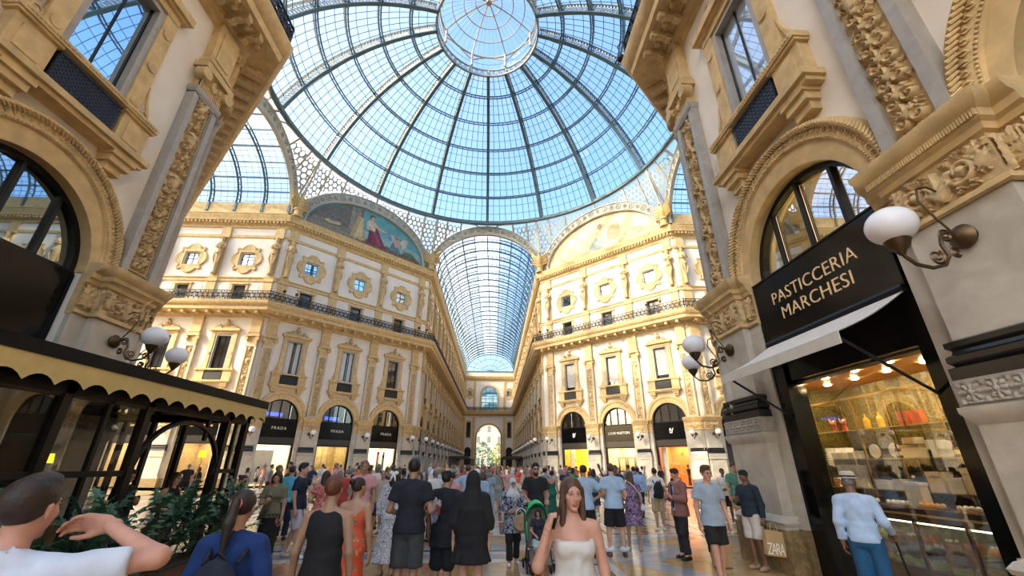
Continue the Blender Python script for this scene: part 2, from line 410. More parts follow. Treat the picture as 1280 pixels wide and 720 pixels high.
def lobe_r(a):
    """outline of the window frame: a square with a round lobe on each side and a small knob at each corner"""
    c, s = math.cos(a), math.sin(a); best = 1.02 / max(abs(c), abs(s))
    for cx, cz, r in ((.78, 0, .70), (-.78, 0, .70), (0, .78, .70), (0, -.78, .70), (.95, .95, .22), (-.95, .95, .22), (.95, -.95, .22), (-.95, -.95, .22)):
        d = cx * c + cz * s; q = d * d - (cx * cx + cz * cz - r * r)
        if q > 0: best = max(best, d + math.sqrt(q))
    return min(best, 1.52)
def build_shared(lod):
    near = lod == 'near'
    D = {}
    # pier below the springing
    b = MB(); w = 5.25 / 2 - RA
    b.box(-w, w, -0.10, 0.02, 0, 4.72); b.box(-w, w, -0.16, 0.02, 0.74, 0.9)
    step_prof(b, -0.60, 0.60, [(0.72, 0.80, 0.42, 0.2), (0.86, 2.38, 0.32, 0.06), (3.18, 4.68, 0.26, 0.0)])
    if near:
        b.lathe([(0.0, 0), (0.06, 0.02), (0.08, 0.06), (0.06, 0.10), (0, 0.12)], 4, (0, 0, 0))if False else None
        b.sweep([(0.80, 0.0), (0.80, -0.40), (-0.80, -0.40), (-0.80, 0.0)][::-1], [(-.1, 0.76), (0.03, 0.78), (0.05, 0.83), (0.0, 0.9), (-.08, 0.94)])
        b.sweep([(-0.66, 0.02), (-0.66, -0.32), (0.66, -0.32), (0.66, 0.02)], [(-.02, 2.2), (0.04, 2.28), (0.08, 2.36), (0.08, 2.42), (-.02, 2.42)])
    else: step_prof(b, -0.6, 0.6, [(0.80, 0.92, 0.42, 0.18), (2.30, 2.42, 0.38, 0.12)])
    D['pier'] = b.mesh('pier', PIERST, 0.5)
    b = MB(); b.box(-w - .01, w + .01, -.17, .02, 0, .735); b.box(-.86, .86, -.46, .02, 0, .72); D['plinth'] = b.mesh('plinth', YELM, None)
    b = MB()
    step_prof(b, -0.60, 0.60, [(2.42, 2.72, 0.38, 0.1)])
    if near:
        b.join(relief_mb(relief(1.30, 0.24, 0.015, 5, 'rosette', 0.035), 1.30, 0.24, -0.385, z0=2.45))
        for sx in (-1, 1):
            r = relief_mb(relief(0.34, 0.24, 0.015, 6, 'rosette', 0.03), 0.34, 0.24, 0, z0=2.45)
            b.join(r, Matrix.Translation((sx * 0.705, -0.2, 0)) @ Matrix.Rotation(sx * PI / 2, 4, 'Z'))
    D['plaque'] = b.mesh('plaque', mat('plaque_stone', (0.40, 0.37, 0.32), 0.6, var=0.12), 0.8)
    b = MB()
    prof = [(-.02, 2.72), (0.10, 2.72), (0.10, 2.86), (0.05, 2.88), (0.09, 2.93), (0.09, 2.99), (0.04, 3.02), (0.03, 3.06), (0.07, 3.10), (0.07, 3.16), (0.0, 3.19), (-.02, 3.19)]
    b.sweep([(-0.60, 0.02), (-0.60, -0.26), (0.60, -0.26), (0.60, 0.02)], prof if near else prof[1:-1:2])
    D['column_base'] = b.mesh('column_base', BLACKM, 0.5)
    # impost: carved frieze and cornice
    w2 = w + 0.02
    path = [(-w2, -0.10), (-0.62, -0.10), (-0.62, -0.28), (0.62, -0.28), (0.62, -0.10), (w2, -0.10)]
    b = MB(); b.box(-w2, w2, -0.10, 0.02, 4.6, 5.5); b.box(-.62, .62, -.28, .02, 4.66, 5.5)
    prof = [(0, 5.28), (0.05, 5.30), (0.07, 5.38), (0.12, 5.42), (0.13, 5.52), (0.20, 5.58), (0.24, 5.66), (0.24, 5.74), (0.0, 5.75), (-.3, 5.75)]
    b.sweep(path, prof if near else prof[0:-1:3] + prof[-2:]); b.sweep(path, [(0, 4.62), (0.05, 4.64), (0.05, 4.70), (0, 4.73)])
    if near:
        for q in range(44):
            x = -0.72 + q * 1.44 / 43; b.box(x - .011, x + .011, -.435, -.39, 5.44, 5.53)
    D['impost'] = b.mesh('impost', STONE, 0.5)
    b = MB(); s = 0.016 if near else 0.05
    b.join(relief_mb(relief(1.22, 0.52, s, 8, 'frieze', 0.075), 1.22, 0.52, -0.282, z0=4.75))
    for sx in (-1, 1): b.join(relief_mb(relief(0.32, 0.52, s, 9, 'acanthus', 0.07), 0.32, 0.52, -0.102, x0=sx * 0.80 - 0.16, z0=4.75))
    if near:
        for sx in (-1, 1):
            b.join(relief_mb(relief(0.2, 0.5, s, 4, 'acanthus', 0.04), 0.2, 0.5, 0, z0=4.75), Matrix.Translation((sx * .622, -.18, 0)) @ Matrix.Rotation(sx * PI / 2, 4, 'Z'))
    D['frieze_relief'] = b.mesh('frieze_relief', STONE2, 1.0)
    # upper pilaster
    b = MB()
    for x in (-1, 1):
        b.box(x * 0.395 - .085, x * 0.395 + .085, -0.25, 0.02, 5.75, 11.5); b.box(x * .30 - .015, x * .30 + .015, -.21, -.15, 5.8, 11.4)
    b.box(-0.48, 0.48, -0.25, 0.02, 11.32, 11.5); b.box(-.48, .48, -.25, .02, 5.75, 5.86)
    b.box(-.46, .46, -.16, .02, 5.76, 11.49)
    if near: b.sweep([(-.48, .02), (-.48, -.25), (.48, -.25), (.48, .02)], [(0, 11.36), (.03, 11.40), (.05, 11.48), (.05, 11.55), (-.1, 11.55)])
    D['pilaster'] = b.mesh('pilaster', GREYM if near else mat('pilaster_stone', (.60, .51, .38), .7, var=.1), 0.5)
    for k, (sty, sd) in enumerate((('vine', 3), ('trophy', 12))):
        b = MB(); b.join(relief_mb(relief(0.58, 5.42, 0.018 if near else 0.05, sd, sty, 0.11), 0.58, 5.42, -0.162, z0=5.88))
        D['relief_panel%d' % k] = b.mesh('relief_panel', STONE2, 1.0)
    b = MB(); b.box(-0.44, 0.44, -0.24, 0.02, 11.5, 12.2); b.box(-0.60, 0.60, -0.40, 0.02, 12.22, 12.42)
    if near:
        for x in np.arange(-.42, .43, .07): b.box(x - .02, x + .02, -.27, -.2, 11.55, 11.85)
        b.join(relief_mb(relief(0.86, 0.5, 0.018, 21, 'frieze', 0.07), 0.86, 0.5, -0.245, z0=11.76))
    n = 12 if near else 8
    for sx in (-1, 1):
        b.lathe([(0.0, -.08), (.16, -.08), (.18, -.04), (.18, .2), (0, .2)], n, (sx * 0.48, -0.22, 12.02), axis='y')
        if near:
            b.tube(spiral(sx * .48, 12.02, .155, 2, 0, y=-.31, n=26, sgn=sx), 0.018, 5); b.ball((sx * .48, -.31, 12.02), .04, 8, 5)
            b.tube(spiral(0, 0, .15, 2, 0, n=20, sgn=sx), .018, 5) if False else None
    b.box(-.46, .46, -.30, .02, 12.42, 12.56); b.box(-.5, .5, -.34, .02, 12.56, 12.64)
    b.box(-0.44, 0.44, -0.24, 0.02, 12.64, 14.2)
    if near: b.box(-.28, .28, -.27, -.2, 12.85, 14.0)
    D['capital'] = b.mesh('capital', STONE, 0.6)
    # moulded arch
    b = MB(); n = 40 if near else 14; c = (0, SPR)
    prof = [(1.635, 0.2), (1.63, -.05), (1.66, -.06), (1.82, -.06), (1.84, -.10), (1.90, -.12), (2.06, -.12), (2.08, -.17), (2.16, -.17), (2.18, -.1), (2.2, 0.02)] if near else [(1.63, .2), (1.63, -.06), (1.85, -.06), (1.9, -.13), (2.15, -.15), (2.2, .02)]
    V = []; k = len(prof)
    for i in range(n + 1):
        a = PI * i / n
        V += [(r * math.cos(a), y, SPR + (.2 if r > 1.7 else 0) + r * math.sin(a)) for r, y in prof]
    b.add(V, [(i * k + j, i * k + j + 1, (i + 1) * k + j + 1, (i + 1) * k + j) for i in range(n) for j in range(k - 1)])
    if near:
        for i in range(96):          # bead string and rope
            a = PI * (i + .5) / 96; b.ball((1.865 * math.cos(a), -.115, SPR + .2 + 1.865 * math.sin(a)), 0.024, 6, 4)
        for i in range(46):
            a = PI * (i + .5) / 46; rr = Vector((math.cos(a), 0, math.sin(a))); t = Vector((-math.sin(a), 0, math.cos(a))); q0 = Vector((0, -.122, SPR + .2))
            for sg in (-1, 1): b.tube([tuple(q0 + rr * 1.925), tuple(q0 + rr * 1.97 + t * sg * .03 + Vector((0, -.012, 0))), tuple(q0 + rr * 2.035 + t * sg * .012)], [.008, .02, .006], 5)
        for i in range(84):
            a = PI * (i + .5) / 84; p = Vector((2.10 * math.cos(a), -.165, SPR + .2 + 2.10 * math.sin(a)))
            t = Vector((-math.sin(a), 0, math.cos(a))); rr = Vector((math.cos(a), 0, math.sin(a)))
            b.tube([tuple(p - rr * .07 - t * .075 + Vector((0, .02, 0))), tuple(p + Vector((0, -.035, 0))), tuple(p + rr * .07 + t * .075 + Vector((0, .02, 0)))], [.022, .036, .022], 6)
    D['archivolt'] = b.mesh('archivolt', STONE, 0.6)
    # middle window surround
    b = MB()
    for x in (-1, 1):
        b.box(x * .95 - .18, x * .95 + .18, -.14, .02, 9.38, 12.45); b.box(x * 1.15 - .36, x * 1.15 + .36, -.24, .02, 8.34, 9.2)
        b.box(x * 1.15 - .42, x * 1.15 + .42, -.30, .02, 9.14, 9.24)
        b.box(x * 1.12 - .3, x * 1.12 + .3, -.36, .02, 8.02, 8.1); b.box(x * 1.12 - .26, x * 1.12 + .26, -.30, .02, 7.86, 8.02); b.box(x * 1.12 - .2, x * 1.12 + .2, -.2, .02, 7.68, 7.86)
        if near:
            b.tube(spiral(x * 1.26, 9.52, .14, 1.3, -PI / 2, y=-.14, n=16, sgn=x), .03, 5)
            b.tube([(x * 1.36, -.1, 9.6), (x * 1.24, -.1, 9.9), (x * 1.17, -.1, 10.3)], [.05, .045, .03], 5)
            for z in (9.62, 10.75, 11.9):
                b.lathe([(0, .03), (.12, .03), (.125, 0), (.10, -.03), (.07, 0.0), (.04, .02), (0, .04)], 12, (x * .95, -.15, z), axis='y')
            b.box(x * 1.15 - .22, x * 1.15 + .22, -.27, -.2, 8.5, 9.02)
        else:
            b.lathe([(0, .05), (.14, .04), (.14, 0)], 8, (x * .95, -.14, 10.75), axis='y'); b.prism([(x * 1.13, 9.24), (x * 1.5, 9.24), (x * 1.3, 9.7), (x * 1.13, 10.3)], -.08, .02)
    b.box(-1.13, 1.13, -.16, .02, 12.45, 12.72); b.box(-1.32, 1.32, -.34, .02, 12.72, 12.95); b.box(-1.25, 1.25, -.25, .02, 12.66, 12.74)
    b.box(-1.62, 1.62, -.44, .02, 8.2, 8.34); b.box(-1.56, 1.56, -.36, .02, 8.10, 8.2); b.box(-1.6, 1.6, -.34, .02, 9.2, 9.34)
    if near:
        for q in range(40): b.ball((-1.5 + q * 3 / 39, -.345, 9.27), .03, 5, 4)
    D['window_surround'] = b.mesh('window_surround', STONE, 0.5)
    b = MB(); s = .02 if near else .06
    for sx in (-1, 1):
        b.tube(spiral(sx * .55, 13.22, .2, 1.2, -PI / 2 * sx + PI / 2, y=-.16, n=14, sgn=-sx), .055, 5); b.tube([(sx * .4, -.16, 13.05), (sx * .9, -.14, 13.05), (sx * 1.15, -.12, 12.98)], [.09, .07, .04], 5)
    b.lathe([(0, .12), (.2, .1), (.26, 0)], 10, (0, -.1, 13.4), axis='y'); b.ball((0, -.2, 13.4), .12, 8, 5); b.ball((0, -.14, 13.72), .13, 8, 5); b.box(-1.0, 1.0, -.1, .02, 12.95, 13.15)
    D['window_crest'] = b.mesh('window_crest', STONE2, 0.8)
    b = MB()
    for x in (-1, 1): b.box(x * .695 - .08, x * .695 + .08, -.10, .3, 9.34, 12.45)
    b.box(-.62, .62, -.10, .3, 12.32, 12.45); b.box(-.62, .62, -.10, .3, 9.28, 9.36)
    D['marble_jamb'] = b.mesh('marble_jamb', GREYM, 0.5)
    b = MB()
    yb = .08 if near else .22; b.bar((0, yb, 9.36), (0, yb, 12.32), .035 if near else .05)
    if not near: b.bar((-.62, yb, 11.3), (.62, yb, 11.3), .04)
    for x in (-.6, .6): b.bar((x, yb, 9.36), (x, yb, 12.32), .04 if near else .06)
    D['sash_bars'] = b.mesh('sash_bars', DARKW, None)
    b = MB(); b.box(-.62, .62, yb + .01, yb + .025, 9.36, 12.32); D['pane_mid'] = b.mesh('pane', SKYMIR if near else WINGL, None)
    # ironwork panel below the window: lattice before a dark back
    b = MB(); yp = -.21; b.box(-.715, .715, yp, .03, 8.38, 9.14, 0)
    if near:
        for i in range(14):
            for j in range(7):
                x = -.66 + i * 1.32 / 13; z = 8.46 + j * .6 / 6
                b.bar((x - .04, yp - .015, z - .04), (x + .04, yp - .015, z + .04), .014, mi=1); b.bar((x + .045, yp - .02, z - .035), (x - .035, yp - .02, z + .045), .014, mi=1)
        b.box(-.715, .715, yp - .04, yp, 8.38, 8.41, 1); b.box(-.715, .715, yp - .04, yp, 9.11, 9.14, 1)
    D['balcony_panel'] = b.mesh('balcony_panel', [mat('panel_back', (0.008, 0.009, 0.012), .5), mat('panel_iron', (0.06, 0.07, 0.10), .4, metal=.4)], None)
    # attic
    b = MB()
    for x in (-1, 1): b.box(x * .72 - .1, x * .72 + .1, -.08, .02, 15.4, 17.4)
    b.box(-.9, .9, -.14, .02, 17.3, 17.46)
    for x in (-1, 1): b.box(x * 1.4 - .42, x * 1.4 + .42, -.03, .02, 15.6, 17.25, 1)
    D['attic_door_frame'] = b.mesh('attic_door_frame', [STONE, PLASTER], None)
    b = MB(); b.box(-.62, .62, .25, .27, 15.4, 17.3); D['pane_attic'] = b.mesh('pane', WINGL, None)
    # lobed frame around the square attic window
    b = MB(); n = 48; ro = []; ri = []
    for i in range(n):
        a = 2 * PI * (i + .5) / n; r = lobe_r(a)
        ro.append((r * math.cos(a) * 1.0, r * math.sin(a) * 1.08)); m = max(abs(math.cos(a)), abs(math.sin(a))); ri.append((.70 * math.cos(a) / m, .70 * math.sin(a) / m))
    rm = [(ri[i][0] * .45 + ro[i][0] * .55, ri[i][1] * .45 + ro[i][1] * .55) for i in range(n)]
    loops = [(ro, .02), (ro, -.10), ([(x * .94, z * .94) for x, z in ro], -.15), (rm, -.07), ([(x * 1.06, z * 1.06) for x, z in ri], -.13), (ri, -.13), (ri, .02)]
    V = [(x, y, 19.98 + z) for lp, y in loops for x, z in lp]
    b.add(V, [(k * n + i, k * n + (i + 1) % n, (k + 1) * n + (i + 1) % n, (k + 1) * n + i) for k in range(len(loops) - 1) for i in range(n)])
    D['lobed_frame'] = b.mesh('lobed_frame', STONE, 0.6)
    b = MB(); b.box(-.62, .62, .2, .215, 19.35, 20.6)
    D['pane_lobed'] = b.mesh('pane', SKYMIR, None)
    b = MB(); b.bar((0, .18, 19.35), (0, .18, 20.6), .05); b.bar((-.62, .18, 20.0), (.62, .18, 20.0), .05); b.box(-.62, .62, .1, .2, 19.35, 19.42)
    D['attic_sash'] = b.mesh('sash_bars', DARKW, None)
    b = MB()
    b.box(-.42, .42, -.16, .02, 15.4, 18.2); b.box(-.34, .34, -.12, .02, 18.2, 22.4); b.box(-.5, .5, -.24, .02, 17.55, 17.8); b.box(-.5, .5, -.3, .02, 22.2, 22.45); b.box(-.42, .42, -.22, .02, 22.45, 23.4)
    D['attic_pilaster'] = b.mesh('attic_pilaster', STONE, None)
    # caryatid: a term figure, body narrowing into a pedestal
    b = MB()
    prof = [(.0, 18.25), (.2, 18.25), (.22, 18.4), (.16, 18.45), (.19, 19.2), (.27, 20.1), (.30, 20.4), (.24, 20.8), (.33, 21.15), (.36, 21.4), (.28, 21.58), (.11, 21.64), (.10, 21.72), (.17, 21.82), (.19, 21.95), (.16, 22.1), (.22, 22.2), (0, 22.25)]
    b.lathe(prof, 10 if not near else 14, (0, -.30, 0))
    for sx in (-1, 1):
        b.tube([(sx * .3, -.32, 21.45), (sx * .42, -.36, 21.1), (sx * .2, -.62, 20.95), (sx * .02, -.62, 21.1)], [.1, .09, .07, .06], 6)
        b.tube([(sx * .22, -.45, 20.6), (sx * .3, -.5, 19.9), (sx * .12, -.46, 19.3)], [.05, .09, .04], 5)
        b.ball((sx * .13, -.58, 21.2), .12, 7, 5)
    b.tube([(-.25, -.5, 20.5), (0, -.62, 20.3), (.25, -.5, 20.5)], [.06, .1, .06], 6)
    D['caryatid'] = b.mesh('caryatid', STONE2, 0.9)
    ME[lod] = D
build_shared('near'); build_shared('far')

# shop fronts -----------------------------------------------------
def shop_shared():
    D = {}
    b = MB(); y = .18
    for x in (-1, 1): b.box(x * (RA - .08) - .08, x * (RA - .08) + .08, y, y + .2, 0, SPR)
    n = 16                                                          # fan frame
    for r0, r1 in ((RA - .13, RA),):
        V = []
        for i in range(n + 1):
            a = PI * i / n; c, s = math.cos(a), math.sin(a)
            V += [(r0 * c, y, SPR + r0 * s), (r1 * c, y, SPR + r1 * s), (r1 * c, y + .2, SPR + r1 * s), (r0 * c, y + .2, SPR + r0 * s)]
        b.add(V, [(i * 4 + j, i * 4 + (j + 1) % 4, i * 4 + 4 + (j + 1) % 4, i * 4 + 4 + j) for i in range(n) for j in range(4)])
    b.box(-RA, RA, y, y + .2, SPR - .08, SPR + .02)
    for x in (-.82, 0, .82): b.box(x - .035, x + .035, y, y + .14, SPR, SPR + math.sqrt((RA - .06) ** 2 - x * x))
    b.box(-RA, RA, y - .02, y + .2, 3.3, 3.42)
    D['frame'] = b.mesh('shop_frame', DARKW, None)
    xs = [-RA + .1, -.82, 0, .82, RA - .1]; D['fan'] = []
    for k in range(4):
        x0, x1 = xs[k] + .03, xs[k + 1] - .03; q = 8
        top = [(x0 + (x1 - x0) * i / q, SPR + .03 + math.sqrt(max(.001, (RA - .12) ** 2 - (x0 + (x1 - x0) * i / q) ** 2))) for i in range(q + 1)]
        poly = [(x0, SPR + .02), (x1, SPR + .02)] + top[::-1]
        m = MB(); m.prism(poly, y + .08, y + .095); D['fan'].append(m)
    b = MB(); b.box(-RA + .02, RA - .02, y - .05, y + .02, 3.95, SPR - .06); D['board'] = b.mesh('sign_board', BLACK, None)
    b = MB(); b.box(-RA + .02, RA - .02, y - .02, y + .05, 3.42, 3.93); D['fascia'] = b.mesh('fascia_board', mat('fascia', (0.03, .027, .024), .3), None)
    b = MB(); b.box(-RA + .14, RA - .14, y + .1, y + .112, .12, 3.3); D['glass'] = b.mesh('display_pane', SHOPGL, None)
    b = MB(); b.box(-RA + .14, RA - .14, y + .05, y + .2, 0, .12); D['stall'] = b.mesh('stall_riser', BLACKM, None)
    return D
SHOP = shop_shared()
FANME = {k: [m.mesh('fan_pane', g, None) for m in SHOP['fan']] for k, g in (('dark', WINGL), ('clear', SHOPGL), ('gold', glass('fan_glass', (.8, .8, .75), .38, .012, (.9, .95, 1))), ('sky', glass('dark_mirror_glass', (.03, .04, .05), .4, .015, (.7, .85, 1))))}

def bay_parts(wall, u, lod, pane_var=0, shop=True, attic=True, fan='dark', seed=0):
    D = ME[lod]
    T = lambda n, me=None, par=wall: inst(n, D[me or n], par, None if par is not wall else (u, 0, 0))
    T('archivolt')
    ws = T('window_surround'); T('marble_jamb', par=ws); T('window_crest', par=ws); sb = T('sash_bars', par=ws); PN = T('pane', 'pane_mid', ws); T('balcony_panel', par=ws)
    if wall.name.startswith('wall_near_right'):
        PN.data = PANE_PALE; inst('blind', WHITEBLIND, ws)
    if lod == 'far':
        if wall.name.startswith('wall_diagonal_right'): inst('blind', BLIND, ws)
        elif wall.name.startswith(('wall_diagonal_left', 'wall_left')) and int(u * 7) % 3 != 1: inst('curtain', DRAPE, ws)
    if attic:
        f = T('attic_door_frame'); T('pane', 'pane_attic', f)
        f = T('lobed_frame'); T('pane', 'pane_lobed', f); T('sash_bars', 'attic_sash', f)
    if shop:
        s = inst('shop_frame', SHOP['frame'], wall, (u, 0, 0))
        for m in FANME[fan]: inst('fan_pane', m, s)
        if shop == 'plain':
            inst('sign_board', SHOP['board'], s); inst('fascia_board', SHOP['fascia'], s); inst('display_pane', SHOP['dark'], s); inst('stall_riser', SHOP['stall'], s)
        return s
_b = MB(); _b.box(-RA + .14, RA - .14, .28, .292, .12, 3.3); SHOP['dark'] = _b.mesh('display_pane', mat('dim_shop_glass', (0.05, 0.04, 0.025), .06, spec=.9), None)
_b = MB()
for q in range(22): _b.box(-.56, .56, .19, .20, 9.75 + q * .115, 9.75 + q * .115 + .085)
_b2 = MB(); _b2.box(-.61, .61, .108, .13, 9.36, 12.32); WHITEBLIND = _b2.mesh('blind', mat('white_blind', (.80, .82, .82), .7), None)
BLIND = _b.mesh('blind', mat('pale_blind', (.62, .60, .56), .6), None)
_b = MB()
for x0, x1 in ((-.56, -.12), (.2, .56)):
    n_ = 9; _b.add([(x0 + (x1 - x0) * q / n_, .17 + .02 * (q % 2), z) for q in range(n_ + 1) for z in (9.4, 12.3)], [(2 * q, 2 * q + 2, 2 * q + 3, 2 * q + 1) for q in range(n_)])
DRAPE = _b.mesh('curtain', mat('pale_curtain', (.70, .68, .64), .8), None)
_b = MB()
for x0, x1 in ((-.58, .0), (.22, .58)):
    n_ = 9; _b.add([(x0 + (x1 - x0) * q / n_, .17 + .012 * (q % 2), z) for q in range(n_ + 1) for z in (19.4, 20.55)], [(2 * q, 2 * q + 2, 2 * q + 3, 2 * q + 1) for q in range(n_)])
DRAPE2 = _b.mesh('curtain', mat('pale_curtain', (.70, .68, .64), .8), None)
_b = MB(); _b.box(-.62, .62, .09, .105, 9.36, 12.32); PANE_PALE = _b.mesh('pane', BLINDGL, None)
def pier_parts(wall, u, lod, k=0, attic=True, half=False):
    D = ME[lod]
    p = inst('pier', D['pier'], wall, (u, 0, 0)); inst('plinth', D['plinth'], p); inst('plaque', D['plaque'], p); inst('column_base', D['column_base'], p)
    i = inst('impost', D['impost'], wall, (u, 0, 0)); inst('frieze_relief', D['frieze_relief'], i)
    q = inst('pilaster', D['pilaster'], wall, (u, 0, 0)); inst('relief_panel', D['relief_panel%d' % (k % 2)], q); inst('capital', D['capital'], q)
    if attic:
        a = inst('attic_pilaster', D['attic_pilaster'], wall, (u, 0, 0)); inst('caryatid', D['caryatid'], a)
    return p

def wall(name, origin, ang, L, bays, piers, lod, label, shop='plain', attic=True, top=25.0, kfun=lambda i: i):
    w = wall_mesh(bays, L, top).obj(name, PLASTER, None, None, origin, ang); w['kind'] = 'structure'; w['label'] = label
    fr = [bay_parts(w, u, lod, shop=shop, attic=attic) for u in bays] if shop == 'plain' else None
    if fr is None:
        fr = [bay_parts(w, u, lod, shop=sh or False, attic=attic, fan=fn) for u, (sh, fn) in zip(bays, shop)]
    for i, u in enumerate(piers): pier_parts(w, u, lod, kfun(i), attic)
    return w, fr

S2 = math.sqrt(.5); DL_ = 12.25 / S2
LN = 20.0
# near walls: u runs north on the left wall, south on the right one
nb_l = [LN - 3.25, LN - 8.42, LN - 13.6]; nb_p = [LN - .62, LN - 5.85, LN - 11.0, LN - 16.2]
W_NL, F_NL = wall('wall_near_left', (-HW, -AP - LN, 0), PI / 2, LN, nb_l[::-1], nb_p[::-1], 'near', 'shaded plaster wall of the near arm behind the cafe awning', shop=[('plain', 'sky')] * 3, attic=False, kfun=lambda i: 1 if i == 3 else 0)
W_NR, F_NR = wall('wall_near_right', (HW, -AP, 0), -PI / 2, LN, [LN - x for x in nb_l], [LN - x for x in nb_p], 'near', 'plaster wall of the near arm with the pastry shop in its arch', shop=[('custom', 'gold'), ('plain', 'dark'), ('plain', 'dark')], attic=False, kfun=lambda i: i)
dl_b = [.32 + 2.65, .32 + 7.95, .32 + 13.25]; dl_p = [.32 + .0 + .35, .32 + 5.3, .32 + 10.6, .32 + 15.9]
W_DL, F_DL = wall('wall_diagonal_left', (-AP, HW, 0), PI / 4, DL_, dl_b, dl_p, 'far', 'diagonal octagon front on the left below the blue mosaic lunette', shop=[('lit', 'clear')] * 3)
W_DR, F_DR = wall('wall_diagonal_right', (HW, AP, 0), -PI / 4, DL_, sorted(DL_ - x for x in dl_b), sorted(DL_ - x for x in dl_p), 'far', 'sunlit diagonal octagon front on the right below the pale lunette', shop=[('lit', 'clear')] * 3)
LA = 21.4
la_b = [LA - 3.2 - 5.2 * k for k in range(4)]; la_p = [LA - .6] + [LA - 5.8 - 5.2 * k for k in range(3)]
W_LA, F_LA = wall('wall_left_arm', (-AP - LA, HW, 0), 0, LA, la_b[::-1], la_p[::-1], 'far', 'front along the left arm seen behind the near corner', shop=[('lit', 'clear')] * 4)
W_RA, F_RA = wall('wall_right_arm', (AP, HW, 0), 0, LA, [LA - x for x in la_b], [LA - x for x in la_p], 'far', 'front along the right arm glimpsed beside the near right pier', shop=[('plain', 'dark')] * 4)
NVL = YEND - AP; nn = 13; pit = (NVL - .6) / nn
nv_b = [.6 + pit * (k + .5) for k in range(nn)]; nv_p = [.62] + [.6 + pit * k for k in range(1, nn)]
W_VL, F_VL = wall('wall_nave_left', (-HW, AP, 0), PI / 2, NVL, nv_b, nv_p, 'far', 'long left front of the far arm in steep perspective')
W_VR, F_VR = wall('wall_nave_right', (HW, YEND, 0), -PI / 2, NVL, [NVL - x for x in nv_b][::-1], [NVL - x for x in nv_p][::-1], 'far', 'long right front of the far arm in steep perspective')
# plain walls out of sight that close the octagon and the arms
def plain(name, p0, p1, h, label, t=.5):
    d = Vector((p1[0] - p0[0], p1[1] - p0[1], 0)); b = MB(); b.box(0, d.length, 0, t, 0, h)
    w = b.obj(name, PLASTER, None, None, (p0[0], p0[1], 0), math.atan2(d.y, d.x)); w['kind'] = 'structure'; w['label'] = label
plain('wall_rear_left', (-HW - .6, -AP - .4), (-AP, -HW), 25, 'plain plastered side of the octagon hidden behind the near left corner')
plain('wall_rear_right', (AP, -HW), (HW + .6, -AP - .4), 25, 'plain plastered side of the octagon hidden behind the near right corner')
plain('wall_left_arm_south', (-AP, -HW), (-AP - LA, -HW), 25, 'plain south side of the left arm')
plain('wall_right_arm_south', (AP + LA, -HW), (AP, -HW), 25, 'plain south side of the right arm')

# ---------------------------------------------------------------- cornices: mitred mouldings that run round the corners
main_prof = [(0, 14.05), (.14, 14.07), (.16, 14.2), (.30, 14.26), (.34, 14.42), (.42, 14.46), (1.12, 14.50), (1.14, 14.78), (1.22, 14.84), (1.34, 15.05), (1.38, 15.2), (1.38, 15.3), (0, 15.34)]
attic_prof = [(0, 23.4), (.12, 23.42), (.16, 23.7), (.34, 23.76), (.36, 23.98), (.62, 24.02), (.66, 24.3), (.80, 24.5), (.82, 24.62), (0, 24.95)]
str_prof = [(0, 17.62), (.10, 17.64), (.10, 17.9), (.18, 17.95), (.18, 18.05), (0, 18.1)]
str2_prof = [(0, 22.3), (.08, 22.32), (.12, 22.5), (.12, 22.6), (0, 22.64)]
NLp = [(-HW, -AP - LN), (-HW, -AP), (-AP, -HW), (-AP - LA, -HW)]
NRp = [(HW, -AP - LN), (HW, -AP), (AP, -HW), (AP + LA, -HW)][::-1]
FLp = [(-AP - LA, HW), (-AP, HW), (-HW, AP), (-HW, YEND)]
FRp = [(HW, YEND), (HW, AP), (AP, HW), (AP + LA, HW)]
paths = {'near_left': NLp, 'near_right': NRp, 'far_left': FLp, 'far_right': FRp}
tno = 0
TRIM = {}
for nm, pth in paths.items():
    far = nm.startswith('far')
    desc = {'near_left': 'over the near left corner', 'near_right': 'over the near right corner', 'far_left': 'along the left side of the octagon and far arm', 'far_right': 'along the right side of the octagon and far arm'}[nm]
    tno += 1
    t = MB().sweep(pth, main_prof).obj('trim_%d' % tno, STONE, None, 0.5); t['kind'] = 'structure'; t['label'] = 'heavy bracketed stone cornice under the balcony ' + desc; TRIM[nm] = t
    tno += 1
    t = MB().sweep(pth, attic_prof).obj('trim_%d' % tno, STONE, None, 0.5); t['kind'] = 'structure'; t['label'] = 'dentilled top cornice ' + desc; TRIM[nm + '_attic'] = t
    if far:
        tno += 1
        b = MB().sweep(pth, str_prof).sweep(pth, str2_prof)
        t = b.obj('trim_%d' % tno, STONE, None, 0.5); t['kind'] = 'structure'; t['label'] = 'slim attic string mouldings ' + desc
# brackets under the main cornice, dentils under the top one
def along(path, pitch, skip=.3):
    for i in range(len(path) - 1):
        a, b = Vector(path[i]), Vector(path[i + 1]); d = b - a; L = d.length; n = max(1, int((L - 2 * skip) / pitch)); d.normalize()
        for k in range(n + 1):
            p = a + d * (skip + k * (L - 2 * skip) / n); yield p, math.atan2(d.y, d.x), i
_b = MB(); _b.prism([(-.09, 14.44), (.09, 14.44), (.09, 14.2), (-.09, 14.2)], -.36, 0)
_b = MB(); _b.box(-.1, .1, -1.02, -.3, 14.26, 14.50); _b.lathe([(0, -.1), (.12, -.1), (.12, .1), (0, .1)], 10, (0, -.92, 14.34), axis='x'); _b.lathe([(0, -.1), (.15, -.1), (.15, .1), (0, .1)], 10, (0, -.46, 14.28), axis='x')
BRK = _b.mesh('bracket', STONE2, .6)
_b = MB(); _b.box(-.28, .28, -.95, -.4, 14.46, 14.49); _b.ball((0, -.68, 14.44), .13, 8, 5); 
for q in range(6): _b.ball((.14 * math.cos(q * PI / 3), -.68 + .14 * math.sin(q * PI / 3), 14.46), .06, 6, 4)
ROSE = _b.mesh('soffit_rosette', STONE2, .8)
